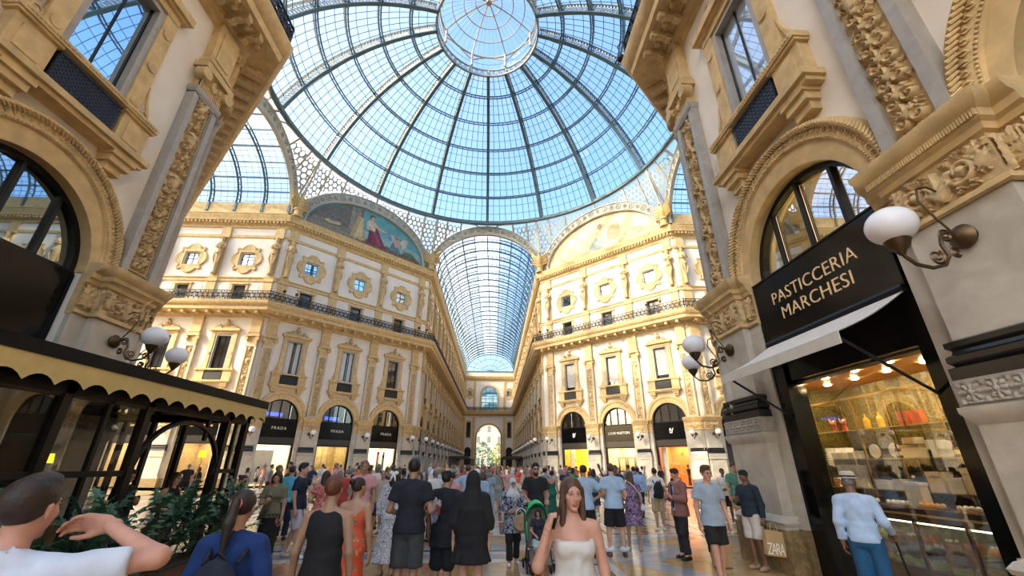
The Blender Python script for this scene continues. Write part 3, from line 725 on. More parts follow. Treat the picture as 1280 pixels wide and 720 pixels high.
for nm, pth in paths.items():
    far = nm.startswith('far'); t = TRIM[nm]; bb = MB(); bsrc = MB(); bsrc.box(-.13, .13, -1.0, -.3, 14.22, 14.50)
    for p, a, i in along(pth, .62 if not far else 1.05, .5):
        if not far:
            vis = (i == 0) if nm == 'near_left' else (i == 2)
            if not vis and i != 1: continue
            M = Matrix.Translation((p.x, p.y, 0)) @ Matrix.Rotation(a, 4, 'Z')
            if vis and p.y > -31:
                inst('bracket', BRK, t, M=M); inst('soffit_rosette', ROSE, t, M=M @ Matrix.Translation((.31, 0, 0)))
            else: bb.join(bsrc, M)
        else: bb.join(bsrc, Matrix.Translation((p.x, p.y, 0)) @ Matrix.Rotation(a, 4, 'Z'))
    if bb.n: tag(bb.obj('brackets', STONE2, t), kind='stuff')
    dd = MB(); ds = MB(); ds.box(-.09, .09, -.56, -.3, 23.8, 24.0); dg = MB(); dg.box(-.1, .1, -.34, -.15, 14.3, 14.43)
    if far:
        for p, a, i in along(pth, .36, .2): dd.join(ds, Matrix.Translation((p.x, p.y, 0)) @ Matrix.Rotation(a, 4, 'Z'))
        tag(dd.obj('dentils', STONE, TRIM[nm + '_attic']), kind='stuff')
    else:
        for p, a, i in along(pth, .2, .1):
            if i != 1 or True: dd.join(dg, Matrix.Translation((p.x, p.y, 0)) @ Matrix.Rotation(a, 4, 'Z'))
        tag(dd.obj('dentils', STONE, t), kind='stuff')

# ---------------------------------------------------------------- balcony railings
def rail_panel(L, near):
    b = MB(); n = 5 if not near else 6
    b.bar((0, 0, .92), (L, 0, .92), .07, .05); b.bar((0, 0, .06), (L, 0, .06), .05, .05); b.bar((0, 0, .74), (L, 0, .74), .03, .03); b.bar((0, 0, .22), (L, 0, .22), .03, .03)
    b.bar((0, 0, 0), (0, 0, .98), .06)
    k = max(3, int(L / .42)); s = L / k
    for i in range(k):
        c = (s * (i + .5), .48); r = min(.24, s * .48)
        b.tube(arc(c, r, 0, 2 * PI, 10)[:-1], .036, 4, closed=True)
        b.tube(arc(c, r * .5, 0, 2 * PI, 8)[:-1], .034, 4, closed=True)
        for q in range(4):
            a = q * PI / 2 + PI / 4; b.bar((c[0] + r * .5 * math.cos(a), 0, c[1] + r * .5 * math.sin(a)), (c[0] + r * 1.3 * math.cos(a), 0, c[1] + r * 1.3 * math.sin(a)), .045)
        b.tube(arc((c[0], .83), .07, 0, 2 * PI, 6)[:-1], .026, 3, closed=True); b.tube(arc((c[0], .14), .06, 0, 2 * PI, 6)[:-1], .026, 3, closed=True)
        b.bar((s * (i + 1), 0, .06), (s * (i + 1), 0, .92), .03)
    return b
def offset_path(path, d):
    P = [Vector(p) for p in path]; out = []
    for i in range(len(P)):
        t1 = (P[i] - P[i - 1]).normalized() if i else (P[1] - P[0]).normalized(); t2 = (P[i + 1] - P[i]).normalized() if i < len(P) - 1 else t1
        n1 = Vector((t1.y, -t1.x)); n2 = Vector((t2.y, -t2.x)); m = n1 + n2; m = m / (m.length_squared / 2); out.append(P[i] + m * d)
    return out
RAILM = {}
for nm, pth in paths.items():
    far = nm.startswith('far'); op = offset_path(pth, 1.22)
    desc = {'near_left': 'on the cornice of the near left corner', 'near_right': 'on the cornice of the near right corner', 'far_left': 'along the left half of the octagon and far arm', 'far_right': 'along the right half of the octagon and far arm'}[nm]
    r = empty('balcony_railing', (op[1].x, op[1].y, 15.30), 0, 'dark wrought iron balcony railing ' + desc, 'railing', 'iron balcony railings')
    for i in range(len(op) - 1):
        d = op[i + 1] - op[i]; L = d.length; k = max(1, round(L / 2.6)); s = L / k; a = math.atan2(d.y, d.x)
        if not far and not ((i in (0, 1)) if nm == 'near_left' else (i in (1, 2))): continue
        key = (round(s, 2)); 
        if key not in RAILM: RAILM[key] = rail_panel(s, False).mesh('railing_panel', IRON, None)
        for j in range(k):
            p = op[i] + d * (j / k)
            if not far and p.y < -32: continue
            inst('railing_panel', RAILM[key], r, M=Matrix.Translation((p.x - op[1].x, p.y - op[1].y, 0)) @ Matrix.Rotation(a, 4, 'Z'))

# ---------------------------------------------------------------- end wall of the far arm, with the street beyond its arch
def end_wall():
    b = MB(); L = 2 * HW; c = HW; r = 3.2; sp = 8.5; r2 = 2.2; sp2 = 19.7
    def archcut(z0, z1, r, sp, base, u0=0, u1=L):
        n = 18
        A = [(c + r * math.cos(PI - PI * k / n), sp + r * math.sin(PI * k / n)) for k in range(n + 1)]
        b.add([(u0, 0, z0), (c - r, 0, z0), (c - r, 0, z1), (u0, 0, z1)], [(0, 1, 2, 3)]); b.add([(c + r, 0, z0), (u1, 0, z0), (u1, 0, z1), (c + r, 0, z1)], [(0, 1, 2, 3)])
        if base > z0: b.add([(c - r, 0, z0), (c + r, 0, z0), (c + r, 0, base), (c - r, 0, base)], [(0, 1, 2, 3)])
        V = [(x, 0, z) for x, z in A] + [(x, 0, z1) for x, z in A]; b.add(V, [(k, k + 1, k + n + 2, k + n + 1) for k in range(n)])
        P = [(c - r, base)] + A + [(c + r, base)]; m = len(P)
        b.add([(x, 0, z) for x, z in P] + [(x, .9, z) for x, z in P], [(k, k + 1, k + 1 + m, k + m) for k in range(m - 1)])
    archcut(0, 13.5, r, sp, 0); archcut(13.5, 26.0, r2, sp2, 15.4)
    w = b.obj('wall_end', PLASTER, None, None, (-HW, YEND, 0), 0); w['kind'] = 'structure'; w['label'] = 'end wall of the far arm with an archway and a tall window above'
    for (rr, spp, z0, t) in ((r, sp, 0, 'archivolt'), (r2, sp2, 15.4, 'archivolt')):
        b = MB(); n = 18; V = []
        P = [(1, z0, 0)] + [(1, 0, a) for a in np.linspace(0, PI, n)] + [(-1, z0, 0)]
        for q in P:
            if q[1] or q[2] == 0 and q[0] == -1 or (q[0] == 1 and q is P[0]):
                sx = q[0]; V += [(c + sx * rr, -.02, z0), (c + sx * rr, -.14, z0), (c + sx * (rr + .45), -.14, z0), (c + sx * (rr + .5), 0, z0)]
            else:
                a = q[2]; V += [(c + R_ * math.cos(a), y_, spp + R_ * math.sin(a)) for R_, y_ in ((rr, -.02), (rr, -.14), (rr + .45, -.14), (rr + .5, 0))]
        b.add(V, [(i * 4 + j, i * 4 + j + 1, i * 4 + 5 + j, i * 4 + 4 + j) for i in range(len(P) - 1) for j in range(3)]); b.obj(t, STONE, w, .5)
    for u in (3.1, L - 3.1, .45, L - .45):
        b = MB(); b.box(u - .35, u + .35, -.22, .02, 0, 13.6); b.box(u - .45, u + .45, -.34, .02, 0, 3.2); b.box(u - .45, u + .45, -.32, .02, 5.3, 5.7); b.box(u - .42, u + .42, -.32, .02, 12.2, 12.8); b.box(u - .3, u + .3, -.2, .02, 15.4, 23.4); b.obj('pilaster', STONE, w)
    for u in (1.78, L - 1.78):
        D = ME['far']
        f = inst('lobed_frame', D['lobed_frame'], w, (u, 0, 0)); inst('pane', D['pane_lobed'], f, (0, -.22, 0))
        b = MB(); b.box(u - .75, u + .75, -.1, .02, 8.2, 12.8); b.obj('window_surround', STONE, w); b = MB(); b.box(u - .5, u + .5, -.14, -.1, 8.5, 12.3); b.obj('pane', WINGL, w)
        b = MB(); n = 12; b.prism([(u - .85, 0)] + [(u + .85 * math.cos(PI - PI * k / n), 5.2 + .85 * math.sin(PI * k / n)) for k in range(n + 1)] + [(u + .85, 0)], -.06, .02); b.obj('dark_doorway', DARKIN, w)
    b = MB(); b.box(c - r2, c + r2, .5, .52, 15.4, 22.0); b.obj('pane', glass('end_glass', (.35, .5, .55), .3), w)
    b = MB()
    for x in np.linspace(c - r2, c + r2, 5): b.bar((x, .45, 15.4), (x, .45, 21.8), .09)
    for z in (17, 18.6, 20.2): b.bar((c - r2, .45, z), (c + r2, .45, z), .09)
    b.obj('sash_bars', DARKW, w)
    t = MB().sweep([(-HW, YEND), (HW, YEND)], main_prof).sweep([(-HW, YEND), (HW, YEND)], attic_prof).obj('trim_20', STONE, None, .5); t['kind'] = 'structure'; t['label'] = 'cornices across the end wall of the far arm'
    r = empty('balcony_railing', (-HW + 1.2, YEND - 1.2, 15.3), 0, 'dark iron railing across the end wall above the archway', 'railing', 'iron balcony railings')
    me = rail_panel(2.41, False).mesh('railing_panel', IRON, None)
    for k in range(5): inst('railing_panel', me, r, (2.41 * k, 0, 0))
end_wall()
# ================================================================ glass dome, lantern, pendentives and barrel vaults
ZC, RS = 23.5, 20.7
PH = [math.radians(a) for a in (24.8, 33.6, 42.1, 50.3, 59.3, 68.0, 75.2)]
def sph(ph, az, r=RS): return (r * math.cos(ph) * math.cos(az), r * math.cos(ph) * math.sin(az), ZC + r * math.sin(ph))
dome = empty('ceiling', (0, 0, 0), 0, 'great glass and iron dome over the octagon', None, None, 'structure')
def rib_mesh():
    b = MB(); n = 36
    phs = np.linspace(PH[0] - .01, PH[-1], n + 1)
    for r, w, t in ((RS - .25, .36, .10), (RS + .80, .28, .08)):
        V = []
        for p in phs:
            for dr, y in ((0, -w / 2), (0, w / 2), (t, w / 2), (t, -w / 2)):
                q = sph(p, 0, r + dr); V.append((q[0], y, q[2]))
        b.add(V, [(i * 4 + j, i * 4 + 4 + j, i * 4 + 4 + (j + 1) % 4, i * 4 + (j + 1) % 4) for i in range(n) for j in range(4)])
    for s in range(6):
        p0, p1 = PH[s], PH[s + 1]
        for p in (p0 + .012, p1 - .012):
            b.bar(sph(p, 0, RS - .25), sph(p, 0, RS + .85), .18, .08)
        k = 8; dp = (p1 - p0 - .03) / k
        for j in range(k):
            pc = p0 + .015 + dp * (j + .5); pts = []
            for q in range(11):
                t = q / 10; a = 2 * PI * t
                pts.append(sph(pc + dp * .42 * math.sin(a), 0, RS - .12 + .90 * t))
            b.tube(pts, .06, 4, mi=1)
            c = [sph(pc + dp * .22 * math.cos(a) + dp * .12, 0, RS + .25 + .2 * math.sin(a)) for a in np.linspace(0, 2 * PI, 7)[:-1]]
            b.tube(c, .05, 4, mi=1, closed=True)
    return b.mesh('rib', [STEEL, mat('scroll_iron', (.45, .47, .45), .5)], None)
RIB = rib_mesh()
for k in range(16): inst('rib', RIB, dome, M=Matrix.Rotation(k * PI / 8, 4, 'Z'))
cols = [9, 8, 8, 7, 6, 4]
for s in range(6):
    b = MB(); p0, p1 = PH[s], PH[s + 1]; n = cols[s]; R_ = RS + .45; A = PI / 8
    for j in range(1, n): b.tube([sph(p, A * j / n, R_) for p in np.linspace(p0, p1, 4)], .034, 4, caps=False)
    for j in (1, 2): b.tube([sph(p0 + (p1 - p0) * j / 3, a, R_) for a in np.linspace(0, A, 6)], .03, 4, caps=False)
    bars = b.mesh('glazing_bars', BARS, None)
    b = MB(); R2 = random.Random(s)
    for i in range(n):
        for j in range(3):
            V = [np.array(sph(p0 + (p1 - p0) * (j + dj) / 3, A * (i + di) / n, R_ + .04)) for di, dj in ((0, 0), (1, 0), (1, 1), (0, 1))]
            c = V[0] / np.linalg.norm(V[0]); d1, d2 = R2.uniform(-.012, .012), R2.uniform(-.012, .012)
            V[0] = V[0] + c * d1; V[2] = V[2] - c * d1; V[1] = V[1] + c * d2; V[3] = V[3] - c * d2
            b.add(V, [(0, 3, 2, 1)])
    pane = b.mesh('pane', DOMEGL, None)
    # ring beam segment at the upper edge of this row: two chords with cross pieces
    b = MB()
    if s < 5:
        for dp, r in ((-.006, RS + .15), (.006, RS + .15)): b.tube([sph(p1 + dp, a, r) for a in np.linspace(0, A, 6)], .085, 4, caps=False)
        b.tube([sph(p1, a, RS + .6) for a in np.linspace(0, A, 6)], .06, 4, caps=False)
        for a in np.linspace(0, A, 10): b.bar(sph(p1, a, RS + .12), sph(p1, a, RS + .62), .05)
        ring = b.mesh('ring_beam', STEEL, None)
    for k in range(16):
        M = Matrix.Rotation(k * PI / 8, 4, 'Z')
        inst('pane', pane, dome, M=M); g = inst('glazing_bars', bars, dome, M=M); g['kind'] = 'stuff'
        if s < 5: inst('ring_beam', ring, dome, M=M)
# base ring and oculus ring
b = MB(); r0, z0 = RS * math.cos(PH[0]), ZC + RS * math.sin(PH[0])
b.lathe([(r0 - .15, z0 - .30), (r0 - .15, z0), (r0 + .25, z0 + .05), (r0 + .3, z0 - .30), (r0 - .15, z0 - .30)], 64)
b.lathe([(r0 - .35, z0 - .55), (r0 - .3, z0 - .40), (r0 + .1, z0 - .40), (r0 + .1, z0 - .55), (r0 - .35, z0 - .55)], 64)
for k in range(64):
    a = 2 * PI * k / 64
    b.bar(((r0 - .2) * math.cos(a), (r0 - .2) * math.sin(a), z0 - .55), ((r0 - .2) * math.cos(a), (r0 - .2) * math.sin(a), z0 - .25), .1)
b.obj('base_ring', STEEL, dome, .6)
ro, zo = RS * math.cos(PH[-1]), ZC + RS * math.sin(PH[-1])
b = MB(); b.lathe([(ro + .12, zo - .12), (ro - .1, zo - .14), (ro - .12, zo + .02), (ro + .1, zo + .04), (ro + .12, zo - .12)], 64); b.lathe([(ro + .05, zo + .8), (ro - .1, zo + .8), (ro - .1, zo + .95), (ro + .1, zo + .95)], 64)
for k in range(48):
    a = 2 * PI * k / 48; c = Matrix.Rotation(a, 4, 'Z') @ Matrix.Translation((ro, 0, zo + .42))
    t = MB(); t.tube([(0, .26 * math.cos(q), .3 * math.sin(q)) for q in np.linspace(0, 2 * PI, 9)[:-1]], .05, 4, closed=True); t.tube([(0, .11 * math.cos(q), .12 * math.sin(q)) for q in np.linspace(0, 2 * PI, 7)[:-1]], .04, 4, closed=True)
    b.join(t, c)
for k in range(16):
    a = 2 * PI * k / 16; b.bar((ro * math.cos(a), ro * math.sin(a), zo), (ro * math.cos(a), ro * math.sin(a), zo + .9), .18)
b.obj('oculus_ring', mat('oculus_iron', (.30, .33, .31), .5, var=.1), dome, .6)
# lantern
LAN = empty('lantern', (0, 0, 0)); LAN.parent = dome
WARMI = mat('lantern_iron', (.42, .36, .27), .5, var=.15)
zl, zt, rl = zo + 2.9, zo + 4.9, ro - .1
def lan(rr): t = rr / rl; return zl + (zt - zl) * (1 - t * t)
b = MB()
b.tube([(rl * .97, 0, zo + .9), (rl * .97, 0, zl)], .13, 6)
for sg in (-1, 1): b.tube([(rl * math.cos(a) , rl * math.sin(a), z) for a, z in [(sg * q * PI / 8, zl - .95 + .95 * math.sin(q * PI / 2)) for q in np.linspace(.05, 1, 8)]], .075, 5)
b.tube([(r, 0, lan(r)) for r in np.linspace(rl, .2, 8)], .08, 5)
post = b.mesh('lantern_post', WARMI, .6)
for k in range(8): inst('lantern_post', post, LAN, M=Matrix.Rotation(PI / 8 + k * PI / 4, 4, 'Z'))
b = MB()
for r in (rl, rl * .76, rl * .52, rl * .28): b.tube([(r * math.cos(a), r * math.sin(a), lan(r)) for a in np.linspace(0, 2 * PI, 41)[:-1]], .06 if r < rl else .11, 5, closed=True)
b.lathe([(0, zt - .25), (.3, zt - .25), (.35, zt), (0, zt + .2)], 12)
b.obj('lantern_ring', WARMI, LAN, .6)
b = MB()
for k in range(48):
    a = 2 * PI * k / 48
    b.tube([(r * math.cos(a), r * math.sin(a), lan(r) + .1) for r in np.linspace(rl, rl * (.28 if k % 2 else .1), 4)], .018, 3, caps=False); b.bar((rl * math.cos(a), rl * math.sin(a), zo + .9), (rl * math.cos(a), rl * math.sin(a), zl), .03)
b.tube([(rl * math.cos(a), rl * math.sin(a), zo + 1.7) for a in np.linspace(0, 2 * PI, 41)[:-1]], .03, 4, closed=True)
g = b.obj('glazing_bars', mat('lantern_bar', (.25, .3, .33), .5), LAN); g['kind'] = 'stuff'
LANGL = glass('lantern_glass', (.97, .98, 1), .05, .05)
for k in range(8):
    b = MB(); a0 = PI / 8 + k * PI / 4; n = 6
    A_ = [a0 + PI / 4 * i / n for i in range(n + 1)]; rs = np.linspace(rl, .3, 5)
    X = np.array([[r * math.cos(a) for r in rs] for a in A_]); Y = np.array([[r * math.sin(a) for r in rs] for a in A_]); Z = np.array([[lan(r) + .12 for r in rs] for a in A_]); b.grid(X, Y, Z)
    b.add([(rl * 1.01 * math.cos(a), rl * 1.01 * math.sin(a), z) for a in A_ for z in (zo + .9, zl)], [(2 * i, 2 * i + 1, 2 * i + 3, 2 * i + 2) for i in range(n)])
    b.obj('pane', LANGL, LAN)

# arch bands and openwork pendentives on the eight sides ---------------
HALF = DL_ / 2
SIDES = []
for k in range(8):
    az = PI / 2 - k * PI / 4; arm = k % 2 == 0
    dist = AP if arm else 26.75 * S2
    SIDES.append((az, arm, dist))
FROST = None
def frosted():
    m = bpy.data.materials.new('frosted_glass'); m.use_nodes = True; nt = m.node_tree; N = nt.nodes; L = nt.links; N.clear()
    o = N.new('ShaderNodeOutputMaterial'); mx = N.new('ShaderNodeMixShader'); t = N.new('ShaderNodeBsdfTransparent'); d = N.new('ShaderNodeBsdfTranslucent'); t.inputs[0].default_value = (.97, .95, .9, 1); d.inputs[0].default_value = (.95, .93, .88, 1)
    mx.inputs[0].default_value = .30; L.new(t.outputs[0], mx.inputs[1]); L.new(d.outputs[0], mx.inputs[2]); L.new(mx.outputs[0], o.inputs[0]); return m
FROST = frosted()
ZR = z0 - .5
def arch_z(w, arm):
    hw, rise = (7.55, 6.75) if arm else (8.3, 5.9)
    return 25.0 + rise * math.sqrt(max(0, 1 - (w / hw) ** 2))
def band_mesh(arm):
    b = MB(); n = 36
    if arm: o, i_, c = (7.55, 6.75), (6.75, 5.45), 0
    else: o, i_, c = (8.3, 5.9), (7.4, 4.65), 0
    prof = []
    V = []
    for k in range(n + 1):
        a = PI * k / n; ca, sa = math.cos(a), math.sin(a)
        for t, y in ((0, .25), (0, -.12), (.12, -.18), (.16, -.08), (.84, -.08), (.88, -.18), (1, -.18), (1, .3)):
            V.append(((i_[0] + (o[0] - i_[0]) * t) * ca, y, 25 + (i_[1] + (o[1] - i_[1]) * t) * sa))
    b.add(V, [(k * 8 + j, k * 8 + j + 1, k * 8 + 9 + j, k * 8 + 8 + j) for k in range(n) for j in range(7)])
    for k in range(26):
        a = PI * (k + .5) / 26; ca, sa = math.cos(a), math.sin(a); t = .5
        c = ((i_[0] + o[0]) / 2 * ca, -.1, 25 + (i_[1] + o[1]) / 2 * sa); r = .30 if k % 2 else .20
        b.tube([(c[0] + r * math.cos(q), c[1], c[2] + r * math.sin(q)) for q in np.linspace(0, 2 * PI, 11)[:-1]], .055, 4, mi=1, closed=True); b.ball(c, .09, 6, 4, mi=1)
    return b.mesh('arch_band', [STEELL, mat('band_ornament', (.30, .29, .25), .6)], .6)
BAND = {True: band_mesh(True), False: band_mesh(False)}
def pend_meshes(arm, dist):
    half = HW if arm else HALF; out = []
    for sg in (-1, 1):
        def P(w, z, off=0):
            za = arch_z(w, arm); t = min(1, max(0, (z - za) / max(.05, ZR - za)))
            a = math.atan2(w, dist); rp = (r0 - .05 + off)
            x0_, y0_ = w, -dist - off; x1_, y1_ = rp * math.sin(a), -rp * math.cos(a)
            return (x0_ * (1 - t) + x1_ * t, y0_ * (1 - t) + y1_ * t, max(z, za) if z < ZR else ZR)
        b = MB(); R_ = .34; i = 0
        hx = R_ * 1.78; hz = R_ * 1.55
        for row in range(12):
            z = 25.2 + row * hz
            for c in range(20):
                w = (c + .5 * (row % 2)) * hx
                if w > half + .2 or z > ZR + .1 or z < arch_z(w, arm) + .12: continue
                N_ = 12; V = []
                for q in range(N_):
                    a = 2 * PI * q / N_ + PI / 6; hexr = R_ * 1.03 * math.cos(PI / 6) / math.cos((2 * PI * q / N_) % (PI / 3) - PI / 6) if True else R_
                    aa = 2 * PI * q / N_ + PI / 6
                    V.append(P(sg * min(half, w + hexr * math.cos(aa)), min(ZR, z + hexr * math.sin(aa))))
                for q in range(N_):
                    aa = 2 * PI * q / N_ + PI / 6; V.append(P(sg * min(half, w + R_ * .66 * math.cos(aa)), min(ZR, z + R_ * .66 * math.sin(aa))))
                b.add(V, [(q, (q + 1) % N_, N_ + (q + 1) % N_, N_ + q) for q in range(N_)])
        lat = b.mesh('openwork', [STEELL], None)
        b = MB(); ws = np.linspace(0.01, half, 20); V = []
        for w in ws: V += [P(sg * w, 0, .12), P(sg * w, 99, .12)]
        b.add(V, [(2 * q, 2 * q + 1, 2 * q + 3, 2 * q + 2) for q in range(19)])
        gl = b.mesh('frosted_pane', FROST, None)
        b = MB()
        for w in (0.02, half * .5, half * .78, half - .05):
            b.bar(P(sg * w, 0), P(sg * w, 99), .22, .16)
        for f in (.97,): b.tube([P(sg * w, ZR - .02) for w in ws], .12, 4)
        st = b.mesh('strut', STEELL, None)
        out.append((lat, gl, st))
    return out
PM = {True: pend_meshes(True, AP), False: pend_meshes(False, 26.75 * S2)}
NAMES8 = ['toward the far arm', 'right of the far arm', 'toward the right arm', 'behind the near right corner', 'toward the near arm', 'behind the near left corner', 'toward the left arm', 'left of the far arm']
for k, (az, arm, dist) in enumerate(SIDES):
    ang = az - PI / 2
    if k in (3, 4, 5): pass
    root = empty('arch', (0, 0, 0), ang, 'ironwork arch and pendentives of the dome ' + NAMES8[k], None, None, 'structure')
    inst('arch_band', BAND[arm], root, M=Matrix.Translation((0, dist - .05, 0)))
    for lat, gl, st in PM[arm]:
        M = Matrix.Scale(-1, 4, (0, 1, 0)) if False else Matrix.Rotation(PI, 4, 'Z')
        inst('openwork', lat, root, M=M); inst('frosted_pane', gl, root, M=M); inst('strut', st, root, M=M)

# mosaics in the two lunettes ---------------------------------------------
def lunette(side, origin_ang, sky, parts, label):
    az, arm, dist = SIDES[side]
    r = empty('lunette_mosaic', (0, 0, 0), az - PI / 2, label, 'mosaic', None)
    n = 30; hw, rise = 7.45, 4.7
    b = MB(); b.prism([(hw * math.cos(PI * k / n), 24.95 + rise * math.sin(PI * k / n)) for k in range(n + 1)], dist + .14, dist + .30); b.obj('mosaic_ground', mat('mosaic_sky%d' % side, sky, .5, var=.18, scale=1.5), r)
    y = dist + .14
    for i, (nm, col, poly) in enumerate(parts):
        yy = y - .004 * (i + 1); m = mat('mosaic_%d_%s' % (side, '%d' % i), col, .5, var=.3, scale=3)
        P = [(x, 24.96 + z) for x, z in poly]; b = MB(); b.prism(P, yy, y); b.obj(nm, m, r)
def blob(cx, cz, rx, rz, n=14, w=0.0, seed=0):
    R = random.Random(seed); return [(cx + rx * (1 + R.uniform(-w, w)) * math.cos(2 * PI * k / n), cz + rz * (1 + R.uniform(-w, w)) * math.sin(2 * PI * k / n)) for k in range(n)]
# local x runs rightwards as seen from inside the octagon
def cloth_shape(cx, cz, w, h, lean=0.0, n=16):
    # a falling robe: narrow at the shoulders, spreading and rippling at the foot
    L = [(cx + lean * t - w * (.28 + .72 * t ** .8) * .5, cz + h * (1 - t)) for t in np.linspace(0, 1, n // 2)]
    B = [(cx + lean - w * .5 + w * q, cz + .09 * h * abs(math.sin(q * 9))) for q in np.linspace(.05, .95, n)]
    Rr = [(cx + lean * t + w * (.28 + .72 * t ** 1.3) * .5, cz + h * (1 - t)) for t in np.linspace(1, 0, n // 2)]
    return L + B + Rr
lunette(7, 0, (.10, .30, .34), [
    ('mosaic_horizon', (.22, .38, .38), [(-1.5, .05), (7.3, .05), (6.9, 1.5), (5.0, 1.9), (2.0, 2.0), (-1.5, 1.9)]),
    ('mosaic_wall', (.13, .12, .10), [(-7.3, .05), (-1.2, .05), (-1.2, 4.45), (-2.8, 4.2), (-4, 3.8), (-5.3, 3.1), (-6.2, 2.4), (-7.0, 1.3)]),
    ('mosaic_column', (.24, .21, .17), [(-2.7, .1), (-1.5, .1), (-1.55, 4.45), (-2.65, 4.25)]),
    ('mosaic_fluting', (.16, .14, .12), [(-2.2, .1), (-2.0, .1), (-2.05, 4.35), (-2.2, 4.3)]),
    ('mosaic_steps', (.20, .17, .13), [(-7.3, .05), (-1.0, .05), (-1.6, 1.2), (-3.0, 1.25), (-3.1, 1.0), (-4.5, 1.05), (-4.6, 1.4), (-6.6, 1.3)]),
    ('mosaic_rock', (.15, .10, .055), [(-1.8, .05), (7.2, .05), (6.9, .6), (6.2, .9), (5.4, .75), (4.6, .85), (3.6, .6), (2.4, 1.0), (1.0, .7), (-.4, .9)]),
    ('mosaic_robe', (.40, .29, .12), cloth_shape(-1.45, .3, 2.0, 3.1, -.1)),
    ('mosaic_robe', (.50, .40, .22), cloth_shape(-1.25, .5, 1.0, 2.7, -.25)),
    ('mosaic_robe', (.19, .02, .04), cloth_shape(.35, .3, 2.7, 2.5, .6)),
    ('mosaic_fold', (.30, .06, .08), [(.1, 2.3), (.5, 2.2), (1.5, .7), (1.1, .6), (.7, 1.3)]),
    ('mosaic_fold', (.11, .012, .03), [(-.3, 2.2), (0, 2.1), (.2, .6), (-.2, .5)]),
    ('mosaic_figure', (.52, .38, .25), [(-.65, 2.2), (.35, 2.2), (.5, 2.9), (.45, 3.35), (.1, 3.55), (-.4, 3.5), (-.7, 3.1)]),
    ('mosaic_sash', (.55, .50, .40), [(-.7, 2.9), (-.5, 3.3), (.5, 2.45), (.35, 2.15)]),
    ('mosaic_head', (.50, .34, .22), blob(-.08, 3.82, .27, .34, 14, .02, 3)),
    ('mosaic_hair', (.14, .08, .04), [(-.38, 3.75), (-.42, 4.05), (-.15, 4.25), (.15, 4.18), (.22, 3.95), (.0, 4.02), (-.22, 3.95), (-.25, 3.6)]),
    ('mosaic_arm', (.52, .38, .25), [(.3, 3.35), (.9, 2.95), (1.9, 2.75), (2.05, 2.65), (1.9, 2.5), (.9, 2.62), (.2, 2.95)]),
    ('mosaic_robe', (.10, .16, .20), cloth_shape(3.2, .5, 1.7, 1.3, .2)),
    ('mosaic_figure', (.42, .32, .25), [(3.2, 1.3), (3.9, 1.3), (4.0, 2.0), (3.85, 2.4), (3.3, 2.4), (3.1, 1.9)]),
    ('mosaic_head', (.36, .24, .16), blob(3.58, 2.68, .22, .27, 12, .03, 5)),
    ('mosaic_wing', (.46, .42, .35), [(3.9, 2.3), (4.3, 2.75), (5.0, 2.85), (4.9, 2.3), (4.7, 1.6), (4.2, 1.3)]),
    ('mosaic_wing', (.40, .36, .30), [(3.2, 2.3), (2.9, 2.8), (2.5, 2.7), (2.7, 2.1), (3.1, 1.7)]),
    ('mosaic_figure', (.42, .32, .21), [(-5.6, 1.2), (-5.1, 1.5), (-4.5, 1.4), (-3.9, 1.6), (-3.6, 1.4), (-3.9, 1.15), (-4.9, 1.0)]),
    ('mosaic_plants', (.08, .13, .07), blob(5.4, .9, .9, .35, 18, .3, 9)),
], 'mosaic lunette with a seated figure in red before a blue sky')
lunette(1, 0, (.55, .42, .22), [
    ('mosaic_rock', (.36, .26, .13), [(-7.2, .05), (7.2, .05), (5.5, .9), (2.5, .7), (-1.4, .6), (-4.5, .9)]),
    ('mosaic_cloud', (.62, .50, .30), blob(-3.2, 3.0, 1.9, .5, 14, .15, 1)),
    ('mosaic_robe', (.13, .17, .18), [(-1.4, .4), (1.6, .4), (1.9, 1.2), (1.0, 2.1), (-.3, 2.0), (-1.2, 1.1)]),
    ('mosaic_figure', (.48, .32, .18), blob(.3, 2.5, .5, .8, 12, .1, 2)),
    ('mosaic_head', (.16, .08, .04), blob(.4, 3.35, .34, .38, 12, .05, 3)),
    ('mosaic_beast', (.26, .14, .05), blob(2.1, 2.0, .9, 1.0, 14, .12, 4)),
    ('mosaic_beast', (.30, .17, .06), blob(2.4, 2.5, .6, .55, 12, .1, 5)),
    ('mosaic_figure', (.38, .25, .12), blob(-3.8, 1.1, .8, .8, 12, .2, 6)),
    ('mosaic_robe', (.30, .24, .15), blob(4.6, 1.1, 1.3, .4, 12, .2, 7)),
], 'pale sunlit mosaic lunette with a seated figure beside a tawny lion')

# eagles at the feet of the arches
def eagle():
    b = MB()
    b.lathe([(0, 0), (.5, 0), (.52, .15), (.4, .25), (.38, .7), (.5, .8), (.5, .95), (0, 1.0)], 10, (0, -.1, 0))
    b.lathe([(0, .95), (.22, 1.0), (.36, 1.4), (.38, 1.9), (.28, 2.3), (.17, 2.5), (.2, 2.65), (.17, 2.85), (0, 2.95)], 10, (0, -.15, 0))
    b.tube([(0, -.3, 2.72), (0, -.5, 2.68), (0, -.55, 2.58)], [.1, .06, .02], 6)
    for sg in (-1, 1):
        for q in range(5):
            t = q / 4
            b.tube([(sg * .22, -.05, 2.15 - .25 * q), (sg * (.75 + .1 * q), .0, 2.6 - .3 * q), (sg * (1.25 - .12 * q), .05, 3.35 - .62 * q)], [.16, .17, .03], 5)
        b.tube([(sg * .15, -.2, 1.1), (sg * .2, -.35, .95)], [.12, .1], 5)
    return b.mesh('eagle', mat('eagle_stone', (.52, .36, .15), .6, var=.2), .8)
EAG = eagle()
